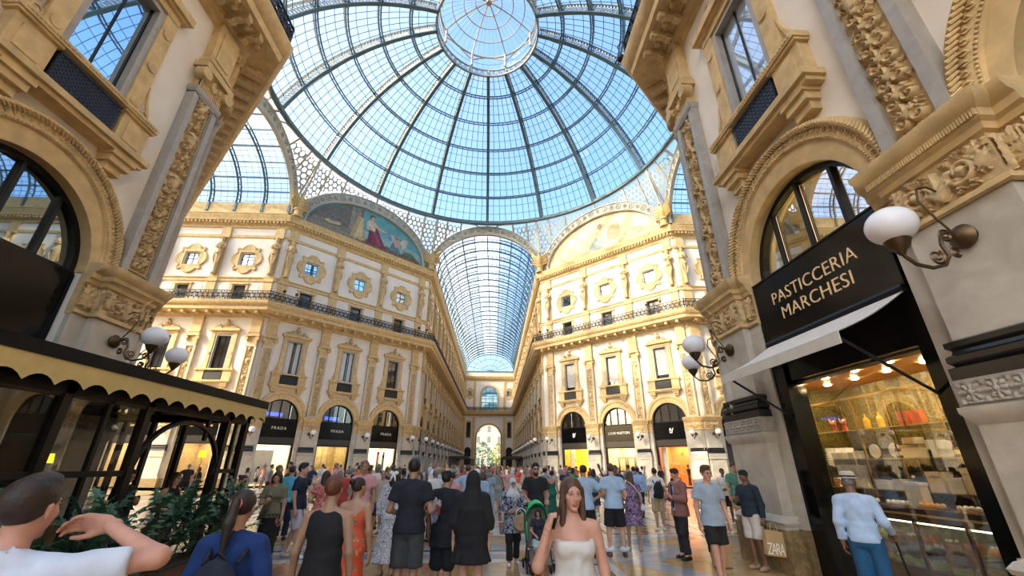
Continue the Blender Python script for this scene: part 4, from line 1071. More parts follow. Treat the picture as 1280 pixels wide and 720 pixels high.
for i, (x, y, w) in enumerate([(-HW, AP, 'left of the far arm arch'), (HW, AP, 'right of the far arm arch'), (-AP, HW, 'at the left end of the blue mosaic'), (AP, HW, 'at the right end of the pale mosaic')]):
    d = Vector((-x, -y, 0)).normalized(); p = Vector((x, y, 24.66)) + d * .62
    tag(inst('eagle_statue', EAG, None, p, math.atan2(d.x, -d.y)), 'stone eagle with raised wings on a pedestal ' + w, 'statue', 'stone eagles under the dome')

# barrel vaults -------------------------------------------------------------
RIDGEGL = glass('ridge_glass', (.95, .97, 1), .04, .1, dust=.45)
def vault(name, loc, rz, length, label, detail=True):
    r = empty(name, loc, rz, label, None, None, 'structure')
    hw, zs, rise = 6.75, 26.1, 5.0; n = 24
    def P(t, y, d=0):
        a = PI * t; return ((hw + d) * math.cos(a), y, zs + (rise + d) * math.sin(a))
    nb = max(1, round(length / 2.63)); s = length / nb
    b = MB()
    b.tube([P(t, 0, -.1) for t in np.linspace(0, 1, n + 1)], .12, 4); b.tube([P(t, 0, .4) for t in np.linspace(0, 1, n + 1)], .09, 4)
    for t in np.linspace(0, 1, 33): b.bar(P(t, 0, -.1), P(t, 0, .4), .07)
    b.bar((hw, 0, zs), (hw, 0, zs - 1.0), .22); b.bar((-hw, 0, zs), (-hw, 0, zs - 1.0), .22)
    rib = b.mesh('rib', STEEL, None)
    b = MB()
    for k, t in enumerate(np.linspace(0, 1, 13)): b.bar(P(t, 0, .1), P(t, s, .1), .13 if k % 2 == 0 else .09)
    pur = b.mesh('purlin', STEEL, None)
    b = MB()
    for t in np.linspace(0, 1, 37): b.bar(P(t, 0, .42), P(t, s, .42), .03)
    for y in (s * .25, s * .5, s * .75): b.tube([P(t, y, .42) for t in np.linspace(0, 1, 19)], .02, 3, caps=False)
    bars = b.mesh('glazing_bars', BARS, None)
    ts = np.linspace(0, 1, 19); b = MB()
    X = np.array([[P(t, y, .46)[0] for t in ts] for y in (0, s)]); Y = np.array([[y for t in ts] for y in (0, s)]); Z = np.array([[P(t, y, .46)[2] for t in ts] for y in (0, s)])
    b.grid(X, Y, Z); pane = b.mesh('pane', VAULTGL, None)
    b = MB(); ts2 = np.linspace(.42, .58, 5); b.grid(np.array([[P(t, y, .30)[0] for t in ts2] for y in (0, s)]), np.array([[y for t in ts2] for y in (0, s)]), np.array([[P(t, y, .30)[2] for t in ts2] for y in (0, s)])); ridge = b.mesh('ridge_pane', RIDGEGL, None)
    for k in range(nb + 1):
        inst('rib', rib, r, (0, k * s, 0))
        if k < nb:
            inst('purlin', pur, r, (0, k * s, 0)); g = inst('glazing_bars', bars, r, (0, k * s, 0)); g['kind'] = 'stuff'; inst('pane', pane, r, (0, k * s, 0)); inst('ridge_pane', ridge, r, (0, k * s, 0))
    # fan light closing the far end
    b = MB()
    for q in range(1, 10): b.bar((0, length, zs), P(q / 10, length), .09)
    for f in (.35, .7): b.tube([(hw * f * math.cos(PI * t), length, zs + rise * f * math.sin(PI * t)) for t in np.linspace(0, 1, 15)], .05, 4)
    b.bar((-hw, length, zs), (hw, length, zs), .2); b.obj('end_fan', STEEL, r)
    b = MB(); b.prism([(hw * math.cos(PI * q / 16), zs + rise * math.sin(PI * q / 16)) for q in range(17)], length + .05, length + .07); b.obj('pane', VAULTGL, r)
    b = MB()
    for sx in (-1, 1): b.box(sx * 7.05 - .3, sx * 7.05 + .3, 0, length, 24.9, 26.1)
    b.obj('parapet', STONE, r)
    return r
vault('ceiling.001', (0, AP + .15, 0), 0, YEND - AP - .3, 'glazed barrel vault over the long far arm')
vault('ceiling.002', (-AP - .15, 0, 0), PI / 2, LA, 'glazed barrel vault over the left arm')
vault('ceiling.003', (AP + .15, 0, 0), -PI / 2, LA, 'glazed barrel vault over the right arm')
vault('ceiling.004', (0, -AP - .15, 0), PI, LN, 'glazed barrel vault over the near arm above the camera')
# ================================================================ floor of inlaid marble
def make_floor():
    base = MB().box(-45, 45, -42, 110, -.30, -.012).obj('floor', mat('floor_joint', (.20, .16, .11), .4), None); base['kind'] = 'structure'; base['label'] = 'polished inlaid marble floor of the gallery'
    def pol(name, c1, c2, sc): return marble(name, c1, c2, sc, .16, .8)
    TAN = pol('tan_marble', (.52, .36, .17), (.40, .25, .10), 1.2); WHT = pol('white_marble', (.66, .62, .54), (.50, .48, .43), 1.5)
    GRY = pol('grey_blue_marble', (.40, .43, .45), (.27, .30, .33), 1.0); BRN = pol('brown_marble', (.16, .085, .04), (.10, .05, .03), 2); RED = pol('rosy_marble', (.46, .24, .13), (.34, .16, .08), 1.5)
    tiles = []
    def T(m, poly, raise_=0.0):
        # shrink towards the centre for the joint
        cx = sum(p[0] for p in poly) / len(poly); cy = sum(p[1] for p in poly) / len(poly); q = []
        for x, y in poly:
            d = math.hypot(x - cx, y - cy); k = max(0.0, 1 - .008 / max(d, .01)); q.append((cx + (x - cx) * k, cy + (y - cy) * k))
        tiles.append((math.hypot(cx - 1.5, cy + 29.35), m, q, raise_))
    def rect(m, x0, x1, y0, y1): T(m, [(x0, y0), (x1, y0), (x1, y1), (x0, y1)])
    def panel(x0, x1, y0, y1, kind):
        w = .20; rect(WHT, x0, x1, y0, y0 + w); rect(WHT, x0, x1, y1 - w, y1); rect(WHT, x0, x0 + w, y0 + w, y1 - w); rect(WHT, x1 - w, x1, y0 + w, y1 - w)
        a0, a1, b0, b1 = x0 + w, x1 - w, y0 + w, y1 - w; v = .14
        rect(BRN, a0, a1, b0, b0 + v); rect(BRN, a0, a1, b1 - v, b1); rect(BRN, a0, a0 + v, b0 + v, b1 - v); rect(BRN, a1 - v, a1, b0 + v, b1 - v)
        a0 += v; a1 -= v; b0 += v; b1 -= v; cx, cy = (a0 + a1) / 2, (b0 + b1) / 2
        if kind == 0:
            T(TAN, [(cx, b0), (a1, cy), (cx, b1), (a0, cy)])
            for P in ([(a0, b0), (cx, b0), (a0, cy)], [(a1, b0), (a1, cy), (cx, b0)], [(a1, b1), (cx, b1), (a1, cy)], [(a0, b1), (a0, cy), (cx, b1)]): T(WHT, P)
        elif kind == 1:
            for i in range(2):
                for j in range(2): rect(TAN if (i + j) % 2 else RED, a0 + (a1 - a0) * i / 2, a0 + (a1 - a0) * (i + 1) / 2, b0 + (b1 - b0) * j / 2, b0 + (b1 - b0) * (j + 1) / 2)
        else:
            n = max(2, round((b1 - b0) / .9)); h = (b1 - b0) / n
            for i in range(n):
                y = b0 + h * i; m_ = (a0 + a1) / 2; s = .16; yc = y + h / 2
                S4 = [(m_, yc - s * .5), (m_ + s, yc), (m_, yc + s * .5), (m_ - s, yc)]
                T(BRN, S4)
                T(WHT, [(a0, y), (a1, y), (m_, yc - s * .5), (m_ - s, yc), (a0, yc)]); T(WHT, [(a1, y), (a1, yc), (m_ + s, yc), (m_, yc - s * .5)])
                T(WHT, [(a0, yc), (m_ - s, yc), (m_, yc + s * .5), (a0, y + h)]); T(WHT, [(m_ + s, yc), (a1, yc), (a1, y + h), (a0, y + h), (m_, yc + s * .5)])
    # near arm: broad tan fields between pale bands
    for y0 in np.arange(-34, -22, 3.0):
        for x0 in (-7.2, -3.6, 0.0, 3.6): panel(x0, x0 + 3.6, y0, y0 + 3.0, 1)
    # threshold of the octagon: white panels with small stars, grey zigzag, tan fields
    y0, y1 = -22.0, -19.6
    for x0 in (-7.2, -4.9, -2.6, -.3):
        rect(TAN, x0, x0 + 1.15, y0, y0 + 1.2); rect(RED, x0 + 1.15, x0 + 2.3, y0, y0 + 1.2); rect(RED, x0, x0 + 1.15, y0 + 1.2, y1); rect(TAN, x0 + 1.15, x0 + 2.3, y0 + 1.2, y1)
    panel(2.0, 3.9, -22.0, -19.55, 2)
    zz = [(4.0, -22.0), (4.9, -20.9), (4.15, -19.6), (5.6, -18.3), (4.6, -17.2), (6.4, -16.2)]
    for i in range(len(zz) - 1):
        (xa, ya), (xb, yb) = zz[i], zz[i + 1]; T(GRY, [(xa, ya), (xa + .75, ya), (xb + .75, yb), (xb, yb)]); 
        T(TAN, [(xa + .75, ya), (7.3, ya), (7.3, yb), (xb + .75, yb)])
        if ya > -19.7: T(WHT, [(3.0, ya), (xa, ya), (xb, yb), (3.0, yb)])
    T(TAN, [(3.9, -22), (4.0, -22), (4.9, -20.9), (4.15, -19.6), (3.9, -19.6)])
    rect(BRN, 2.0, 4.1, -19.55, -19.35); rect(TAN, 2.0, 3.0, -19.35, -18.4); rect(WHT, 2.0, 3.0, -18.4, -17.6); rect(GRY, 2.0, 3.0, -17.6, -16.2)
    for x0 in (-7.2, -4.9, -2.6, -.3):
        rect(WHT, x0, x0 + 2.3, -19.6, -19.25); rect(GRY, x0, x0 + 2.3, -19.25, -18.75); rect(WHT, x0, x0 + 2.3, -18.75, -18.45); rect(BRN, x0, x0 + 2.3, -18.45, -18.3); rect(GRY, x0, x0 + 2.3, -18.3, -17.6); rect(TAN, x0, x0 + 2.3, -17.6, -16.2)
    # octagon: concentric panels
    def inside(x, y, m=.3): return abs(x) < AP - m and abs(y) < AP - m and abs(x) + abs(y) < 26.75 - m
    for j, y0 in enumerate(np.arange(-16.2, 19.2, 3.0)):
        for i, x0 in enumerate(np.arange(-19.5, 19.2, 3.0)):
            cs = [(x0, y0), (x0 + 3, y0), (x0, y0 + 3), (x0 + 3, y0 + 3)]
            if all(inside(*c, -.6) for c in cs):
                if y0 < -4: panel(x0, x0 + 3, y0, y0 + 3, (i + j) % 3 if (i + j) % 3 < 2 else 0)
                else: rect((TAN, WHT, GRY)[(i + j) % 3], x0, x0 + 3, y0, y0 + 3)
            elif any(inside(*c) for c in cs): rect(GRY, x0, x0 + 3, y0, y0 + 3)
    for x0 in (-19.5, 16.5, 7.2, -10.2):
        pass
    for s in (-1, 1):
        for x0 in np.arange(7.25, 19.5, 3.06): 
            pass
    for y0 in np.arange(19.8, 88, 3.6):
        for k, x0 in enumerate((-7.2, -3.6, 0, 3.6)): rect((TAN, WHT, RED, GRY)[(k + int(y0)) % 4], x0, x0 + 3.6, y0, y0 + 3.6)
    for s in (-1, 1):
        for k in range(6): rect((TAN, WHT)[k % 2], s * (19.8 + 3 * k) if s > 0 else -19.8 - 3 * k - 3, s * (19.8 + 3 * k) + 3 if s > 0 else -19.8 - 3 * k, -7.2, 7.2)
    tiles.sort(key=lambda t: t[0]); rest = {}
    R = random.Random(3); mats = [TAN, WHT, GRY, BRN, RED]; rb = MB()
    # keep the individually laid pieces for those the camera can see
    vis = [t for t in tiles if t[2] and max(p[1] for p in t[2]) > -22.1 and t[0] < 30]; far = [t for t in tiles if t not in vis]
    for k, (d, m, q, r) in enumerate(vis[:290]):
        zt = R.uniform(-.0015, .001); n = len(q)
        a = sum(q[i][0] * q[(i + 1) % n][1] - q[(i + 1) % n][0] * q[i][1] for i in range(n))
        if a < 0: q = q[::-1]
        b = MB(); b.add([(x, y, zt) for x, y in q] + [(x, y, -.02) for x, y in q], [tuple(range(n))] + [(i, i + n, (i + 1) % n + n, (i + 1) % n) for i in range(n)])
        b.obj('tile', m, base)
    for d, m, q, r in vis[290:] + far:
        n = len(q); a = sum(q[i][0] * q[(i + 1) % n][1] - q[(i + 1) % n][0] * q[i][1] for i in range(n))
        if a < 0: q = q[::-1]
        rb.add([(x, y, 0) for x, y in q], [tuple(range(n))], mats.index(m))
    tag(rb.obj('tiles', mats, base), kind='stuff')
make_floor()

# ================================================================ shop windows of the octagon
def put_text(par, txt, size, x, y, z, m, name='lettering', spacing=1.0, depth=.012, bold=0.0):
    me = text_mesh(txt, size, depth, name, spacing, bold); me.materials.append(m)
    return inst(name, me, par, M=Matrix.Translation((x, y, z)) @ Matrix.Rotation(PI / 2, 4, 'X'))
IVORY = mat('sign_ivory', (.85, .80, .68), .4); SIGNW = mat('sign_white', (.9, .9, .88), .4)
LIGHTP = emis('shop_light', (1.0, .82, .52), 9.0)
def interior(par, u, wall_c, depth=2.6, light=None, floor_c=(.3, .24, .17), back=None):
    r = MB(); hw = RA - .1; y0 = .5
    r.add([(-hw, y0 + depth, 0), (hw, y0 + depth, 0), (hw, y0 + depth, 3.5), (-hw, y0 + depth, 3.5)], [(0, 1, 2, 3)])
    r.add([(-hw, y0, 0), (-hw, y0 + depth, 0), (-hw, y0 + depth, 3.5), (-hw, y0, 3.5)], [(0, 1, 2, 3)]); r.add([(hw, y0, 0), (hw, y0 + depth, 0), (hw, y0 + depth, 3.5), (hw, y0, 3.5)], [(3, 2, 1, 0)])
    r.add([(-hw, y0, 3.5), (-hw, y0 + depth, 3.5), (hw, y0 + depth, 3.5), (hw, y0, 3.5)], [(0, 1, 2, 3)]); r.add([(-hw, y0, .02), (-hw, y0 + depth, .02), (hw, y0 + depth, .02), (hw, y0, .02)], [(3, 2, 1, 0)], 1)
    # upper storey of the fan light
    r.add([(-hw, y0 + 1.6, 3.5), (hw, y0 + 1.6, 3.5), (hw, y0 + 1.6, 7.3), (-hw, y0 + 1.6, 7.3)], [(0, 1, 2, 3)], 2)
    for x in (-hw - .05, hw + .05): r.add([(x, .35, 3.5), (x, y0 + 1.6, 3.5), (x, y0 + 1.6, 7.4), (x, .35, 7.4)], [(0, 1, 2, 3)], 2)
    r.add([(-hw - .1, .35, 7.3), (hw + .1, .35, 7.3), (hw + .1, y0 + 1.6, 7.3), (-hw - .1, y0 + 1.6, 7.3)], [(0, 1, 2, 3)], 2)
    o = r.obj('shop_room', [wall_c, mat('shop_floor', floor_c, .4), DARKIN], par)
    l = MB(); l.box(-hw * .7, hw * .7, y0 + .4, y0 + depth - .3, 3.46, 3.49); l.obj('ceiling_panel', light or LIGHTP, par)
    return o
def shopfit(f, room_c, light=None):
    inst('sign_board', SHOP['board'], f); inst('fascia_board', SHOP['fascia'], f); inst('display_pane', SHOP['glass'], f); inst('stall_riser', SHOP['stall'], f)
    interior(f, 0, room_c, light=light)
WARMW = mat('warm_shop_wall', (.75, .62, .42), .7, var=.1); GOLDW = mat('gold_shop_wall', (.5, .36, .12), .5, var=.3, scale=4); WHITEW = mat('white_shop_wall', (.85, .8, .7), .7)
BLUEW = emis('blue_window_light', (.05, .12, .9), 1.2)
for k, f in enumerate(F_DL):
    shopfit(f, (WHITEW, GOLDW, WHITEW)[k], light=emis('shop_light%d' % k, (1, .86, .6), (7, 6, 10)[k]))
    put_text(f, 'PRADA', .34, .15, .11, 4.68, IVORY, spacing=1.25)
    b = MB(); 
    if k < 2: b.box(-.9, .5, .95, 1.0, 5.75, 6.05); b.obj('blue_lamp', BLUEW, f)
    # things in the windows
    if k == 0:
        b = MB(); b.box(-1.2, .45, 1.0, 1.05, .25, 2.9); b.obj('display_panel', mat('panel_white', (.92, .87, .78), .6), f)
        b = MB(); b.box(-.12, .1, .97, .99, .9, 1.7); b.ball((0, .98, 1.82), .09, 8, 6, sc=(1, .2, 1)); b.box(-.1, -.02, .97, .99, .4, .9); b.box(.02, .1, .97, .99, .4, .9); b.obj('printed_figure', mat('figure_pink', (.75, .45, .35), .6), f)
        put_text(f, 'PRADA', .1, -.35, .98, 2.55, mat('grey_print', (.3, .28, .26), .6), 'print')
    if k == 1:
        b = MB()
        for x in (-.9, -.3, .3, .9): b.bar((x, 1.6, .1), (x, 1.6, 3.1), .05)
        for z in (.8, 1.6, 2.4): b.bar((-1.2, 1.6, z), (1.2, 1.6, z), .05)
        b.obj('display_rack', mat('brass', (.6, .4, .12), .3, metal=.8), f)
    if k == 2:
        b = MB(); b.box(.1, .3, 1.2, 1.35, .2, 3.0); b.box(.75, .95, 1.2, 1.35, .2, 3.0); b.obj('display_frame', DARKW, f)
for k, f in enumerate(F_LA):
    shopfit(f, (WARMW, GOLDW)[k % 2], light=emis('arm_shop_light%d' % k, (1, .8, .5), 6))
    if k >= 2: put_text(f, 'GIORGIO ARMANI', .24, 0, .11, 4.68, GOLD, spacing=1.0)
YEL = mat('yellow_backdrop', (.85, .55, .03), .5); ORG = mat('orange_backdrop', (.85, .22, .02), .5)
def monogram(par, s, z):
    put_text(par, 'L', s, -.05, .11, z - s * .05, SIGNW, 'monogram', bold=.008); put_text(par, 'V', s * .95, .07, .105, z + s * .06, SIGNW, 'monogram', bold=.008)
for k, f in enumerate(F_DR):
    # from the nave corner outwards: bays were given right to left
    j = int(round((f.location.x - (DL_ - dl_b[2])) / 5.3))
    shopfit(f, (YEL, WARMW, ORG)[j], light=emis('bright_shop_light%d' % j, (1, .85, .55), (12, 7, 12)[j]))
    if j == 1: put_text(f, 'LOUIS VUITTON', .33, 0, .11, 4.68, SIGNW, spacing=.98)
    else: monogram(f, .55, 4.68)
    if j == 0:
        put_text(f, 'Parisian', .5, .2, .9, 2.2, mat('script_ink', (.35, .18, .02), .5), 'script')
        b = MB(); b.box(-.5, .9, 1.0, 1.6, .15, .8); b.box(-.2, .6, 1.0, 1.4, .8, 1.25); b.obj('display_plinth', YEL, f)
        b = MB(); b.box(-1.5, -.75, 1.2, 1.25, .1, 3.3); b.obj('pale_partition', WHITEW, f)
    if j == 1:
        b = MB()
        for x in (-.85, -.1, .1, .85): b.box(x - .06, x + .06, 1.2, 1.3, .05, 2.5)
        for z in (.1, 1.2, 2.4): b.box(-.85, -.1, 1.2, 1.3, z, z + .1); b.box(.1, .85, 1.2, 1.3, z, z + .1)
        b.obj('inner_door', BLACK, f); b = MB(); b.box(-.8, -.15, 1.22, 1.24, .2, 2.4); b.box(.15, .8, 1.22, 1.24, .2, 2.4); b.obj('door_pane', SHOPGL, f)
        b = MB(); b.ball((1.15, 1.5, 2.3), .12, 8, 6); b.obj('bulb', emis('bulb', (1, .8, .5), 12), f)
    if j == 2:
        for (x, z, s) in ((.35, 2.7, .5), (-.55, 2.0, .5), (0, 1.2, .4)):
            b = MB(); b.prism([(x - s, z + .08), (x - s * .2, z + .02), (x + s * .2, z + .25), (x + s * .15, z), (x + s, z - .12), (x + s * .1, z - .1), (x - s * .1, z - .2), (x - s * .15, z - .06)], 1.0, 1.04); b.obj('paper_bird', mat('pale_orange', (.95, .6, .35), .5), f)
        b = MB(); b.lathe([(0, .15), (.14, .2), (.1, .9), (.17, 1.3), (.19, 1.5), (.06, 1.6), (.05, 1.66), (.1, 1.75), (.09, 1.86), (0, 1.92)], 10, (.75, .8, 0)); b.obj('mannequin', mat('mannequin_navy', (.02, .025, .05), .6), f)
        b = MB(); b.box(-1.5, -.95, .75, .8, .1, 3.3); b.obj('pale_partition', WHITEW, f)

# ================================================================ globe lamps on scrolled brackets
def lamp_meshes(near):
    n = 16 if near else 8; k = 6 if near else 4
    b = MB(); b.lathe([(0, -.05), (.13, -.05), (.15, 0), (.11, .04), (.06, .08), (0, .1)], n, (0, -.0, 0), axis='y')
    path = [(0, -.06, 0), (0, -.16, .05), (0, -.26, .02), (0, -.30, -.12), (0, -.27, -.26), (0, -.36, -.38), (0, -.52, -.42), (0, -.70, -.38), (0, -.80, -.28), (0, -.82, -.22)]
    b.tube(path, .022, k)
    for c, r, s in (((-.20, .0), .085, 1), ((-.42, -.28), .10, -1), ((-.16, -.22), .07, 1)):
        b.tube([(0, c[0] + (r * (1 - t * .8)) * math.cos(s * 5.5 * t * 2 + 1), c[1] + (r * (1 - t * .8)) * math.sin(s * 5.5 * t * 2 + 1)) for t in np.linspace(0, 1, 20 if near else 9)], .016, max(3, k - 2))
    b.tube([(0, -.08, .03), (0, -.22, .25), (0, -.34, .50), (0, -.30, .66), (0, -.16, .70), (0, -.02, .62)], .014, k)
    br = b.mesh('bracket', BRONZE, .8)
    b = MB(); b.lathe([(0, -.24), (.03, -.24), (.05, -.20), (.10, -.14), (.13, -.06), (.12, -.05), (0, -.06)], n, (0, -.82, -.02)); cup = b.mesh('cup', BRONZE, .8)
    b = MB(); b.ball((0, -.82, .12), .25, 24 if near else 12, 14 if near else 8, sc=(1, 1, .9)); gl = b.mesh('globe', GLOBE, 4)
    return br, cup, gl
LAMPM = {True: lamp_meshes(True), False: lamp_meshes(False)}
def lamp(M, near, label, group=None):
    r = empty('wall_lamp', (0, 0, 0), 0, label, 'lamp', group); r.matrix_world = M
    br, cup, gl = LAMPM[near]; inst('bracket', br, r); q = inst('cup', cup, r); inst('globe', gl, q)
    return r
def wl(w, u, z=4.28, d=.31): return w.matrix_basis @ Matrix.Translation((u, -d, z))
for w in (W_NL, W_NR): 
    w.matrix_basis = Matrix.Translation(w.location) @ Matrix.Rotation(w.rotation_euler.z, 4, 'Z')
for w in (W_DL, W_DR, W_LA, W_RA, W_VL, W_VR): w.matrix_basis = Matrix.Translation(w.location) @ Matrix.Rotation(w.rotation_euler.z, 4, 'Z')
NG = 'large globe lamps on the near piers'
lamp(wl(W_NL, LN - .62), True, 'globe lamp on the shaded left corner pier above the cafe awning', NG)
lamp(wl(W_NR, .62), True, 'globe lamp on the right corner pier above the awning end', NG)
lamp(wl(W_NR, 5.85), True, 'large globe lamp on the nearest right pier beside the pastry sign', NG)
# the corner piers carry a second lamp on their octagon side
for sx, lab in ((-1, 'second globe lamp on the octagon side of the left corner pier'), (1, 'second globe lamp on the octagon side of the right corner pier')):
    ang = PI / 4 + PI / 2 if sx < 0 else -PI / 4 - PI / 2
    base = Vector((sx * (HW + .42), -AP + .38, 0)); nrm = Vector((-sx * S2, S2, 0))
    M = Matrix.Translation(base + nrm * .30 + Vector((0, 0, 4.28))) @ Matrix.Rotation(math.atan2(nrm.x, -nrm.y), 4, 'Z')
    lamp(M, True, lab, NG)
    p = empty('pier', (base.x, base.y, 0), math.atan2(nrm.x, -nrm.y), 'octagon side of the near %s corner pier' % ('left' if sx < 0 else 'right'), None, None, 'structure')
    for nm in ('pier', 'plinth', 'plaque', 'column_base', 'impost', 'frieze_relief', 'pilaster', 'capital'): inst(nm if nm != 'pier' else 'shaft', ME['near'][nm], p)
OG = {'DL': 'globe lamps on the left octagon front', 'DR': 'globe lamps on the right octagon front'}
for w, us, tagn, desc in ((W_DL, dl_p, 'DL', 'globe lamp on a pier between the black shop signs'), (W_DR, [DL_ - x for x in dl_p], 'DR', 'globe lamp on a sunlit pier beside the luggage shop')):
    nmz = ['at the outer corner', 'on the second pier from the outer corner', 'on the third pier from the outer corner', 'beside the nave corner']
    for k, u in enumerate(us): lamp(wl(w, u), False, ('globe lamp on the left octagon front ' if tagn == 'DL' else 'globe lamp on the sunlit right octagon front ') + nmz[k], OG[tagn])
for k, u in enumerate(la_p[:3]): lamp(wl(W_LA, u), False, 'small globe lamp on the left arm front, ' + ['at the octagon corner', 'on its second pier', 'on its third pier'][k], 'globe lamps on the left arm front')
lamp(wl(W_RA, LA - la_p[0]), False, 'small globe lamp on the right arm front at the octagon corner')
ORD = ['first', 'second', 'third', 'fourth', 'fifth', 'sixth', 'seventh', 'eighth', 'ninth', 'tenth', 'eleventh', 'twelfth', 'thirteenth', 'fourteenth']
for k, u in enumerate(nv_p):
    lamp(wl(W_VL, u), False, '%s globe lamp along the left front of the far arm' % ORD[k], 'globe lamps in a row on the left of the far arm')
    lamp(wl(W_VR, NVL - u), False, '%s globe lamp along the right front of the far arm' % ORD[k], 'globe lamps in a row on the right of the far arm')
# low dark cafe canopies far down the arm
for sx, d in ((-1, 'left'), (1, 'right')):
    c = empty('cafe_canopy', (sx * 5.0, 66, 0), 0, 'low brown cafe canopy far down the %s side of the arm' % d, 'canopy', 'canopies far down the arm')
    b = MB(); b.prism([(-2.0, 2.9), (2.0, 2.9), (1.7, 3.3), (-1.7, 3.3)], -11, 11); b.obj('roof', mat('canopy_brown', (.10, .07, .045), .7), c)
    for y in np.arange(-10.5, 10.6, 3.5):
        for x in (-1.8, 1.8): b = MB(); b.bar((x, y, 0), (x, y, 2.9), .1); b.obj('post', DARKW, c)
# street, trees and houses seen through the end arch
def beyond():
    b = MB().box(-30, 30, 110, 170, -.32, -.02).obj('street', mat('street_stone', (.35, .32, .28), .8, var=.1)); b['kind'] = 'structure'; b['label'] = 'paved street beyond the archway'
    h = empty('building', (0, 140, 0), 0, 'pale pink facade with tiled roof seen through the far archway', 'building')
    b = MB(); b.box(-14, 14, 0, 8, 0, 17); b.obj('wall', mat('pink_facade', (.62, .42, .33), .8, var=.08), h)
    b = MB(); b.prism([(-15, 17), (15, 17), (13, 20), (-13, 20)], -.8, 8); b.obj('roof', mat('roof_tile', (.32, .14, .08), .8), h)
    for i in range(7):
        for j in range(4):
            w = MB().box(-12.6 + i * 4.0 - .6, -12.6 + i * 4.0 + .6, -.1, .02, 2 + j * 3.8, 4.2 + j * 3.8).obj('window', mat('far_shutter', (.16, .18, .16), .6), h)
    for k, (x, y, hh, w) in enumerate(((-2.2, 112, 8.5, 3.0), (3.0, 118, 8.5, 2.2), (.9, 126, 6.5, 1.8))):
        t = empty('tree', (x, y, 0), 0, ['dark green tree left in the far archway', 'yellow green tree right in the far archway', 'small tree in the middle of the far archway'][k], 'tree')
        b = MB(); b.tube([(0, 0, 0), (.1, 0, hh * .3), (0, .1, hh * .6)], [.25, .2, .1], 7); b.obj('trunk', mat('bark', (.12, .08, .05), .9), t)
        R = random.Random(k); b = MB()
        for q in range(420):
            a, r_, z = R.uniform(0, 6.28), w * math.sqrt(R.random()), R.random(); rr = r_ * math.sin(PI * (.12 + .82 * z)) 
            c = Vector((rr * math.cos(a), rr * math.sin(a), hh * (.18 + .82 * z))); M = Matrix.Translation(c) @ Matrix.Rotation(R.uniform(0, 6.28), 4, 'Z') @ Matrix.Rotation(R.uniform(0, 3), 4, 'X')
            s = R.uniform(.25, .5); b.add([tuple(M @ Vector(p)) for p in ((-s, 0, 0), (0, -s * .5, 0), (s, 0, .1), (0, s * .5, 0))], [(0, 1, 2, 3)])
        b.obj('crown', mat('tree_leaf%d' % k, ((.06, .17, .11), (.30, .32, .10), (.12, .24, .14))[k], .7, var=.3, scale=2), t)
beyond()
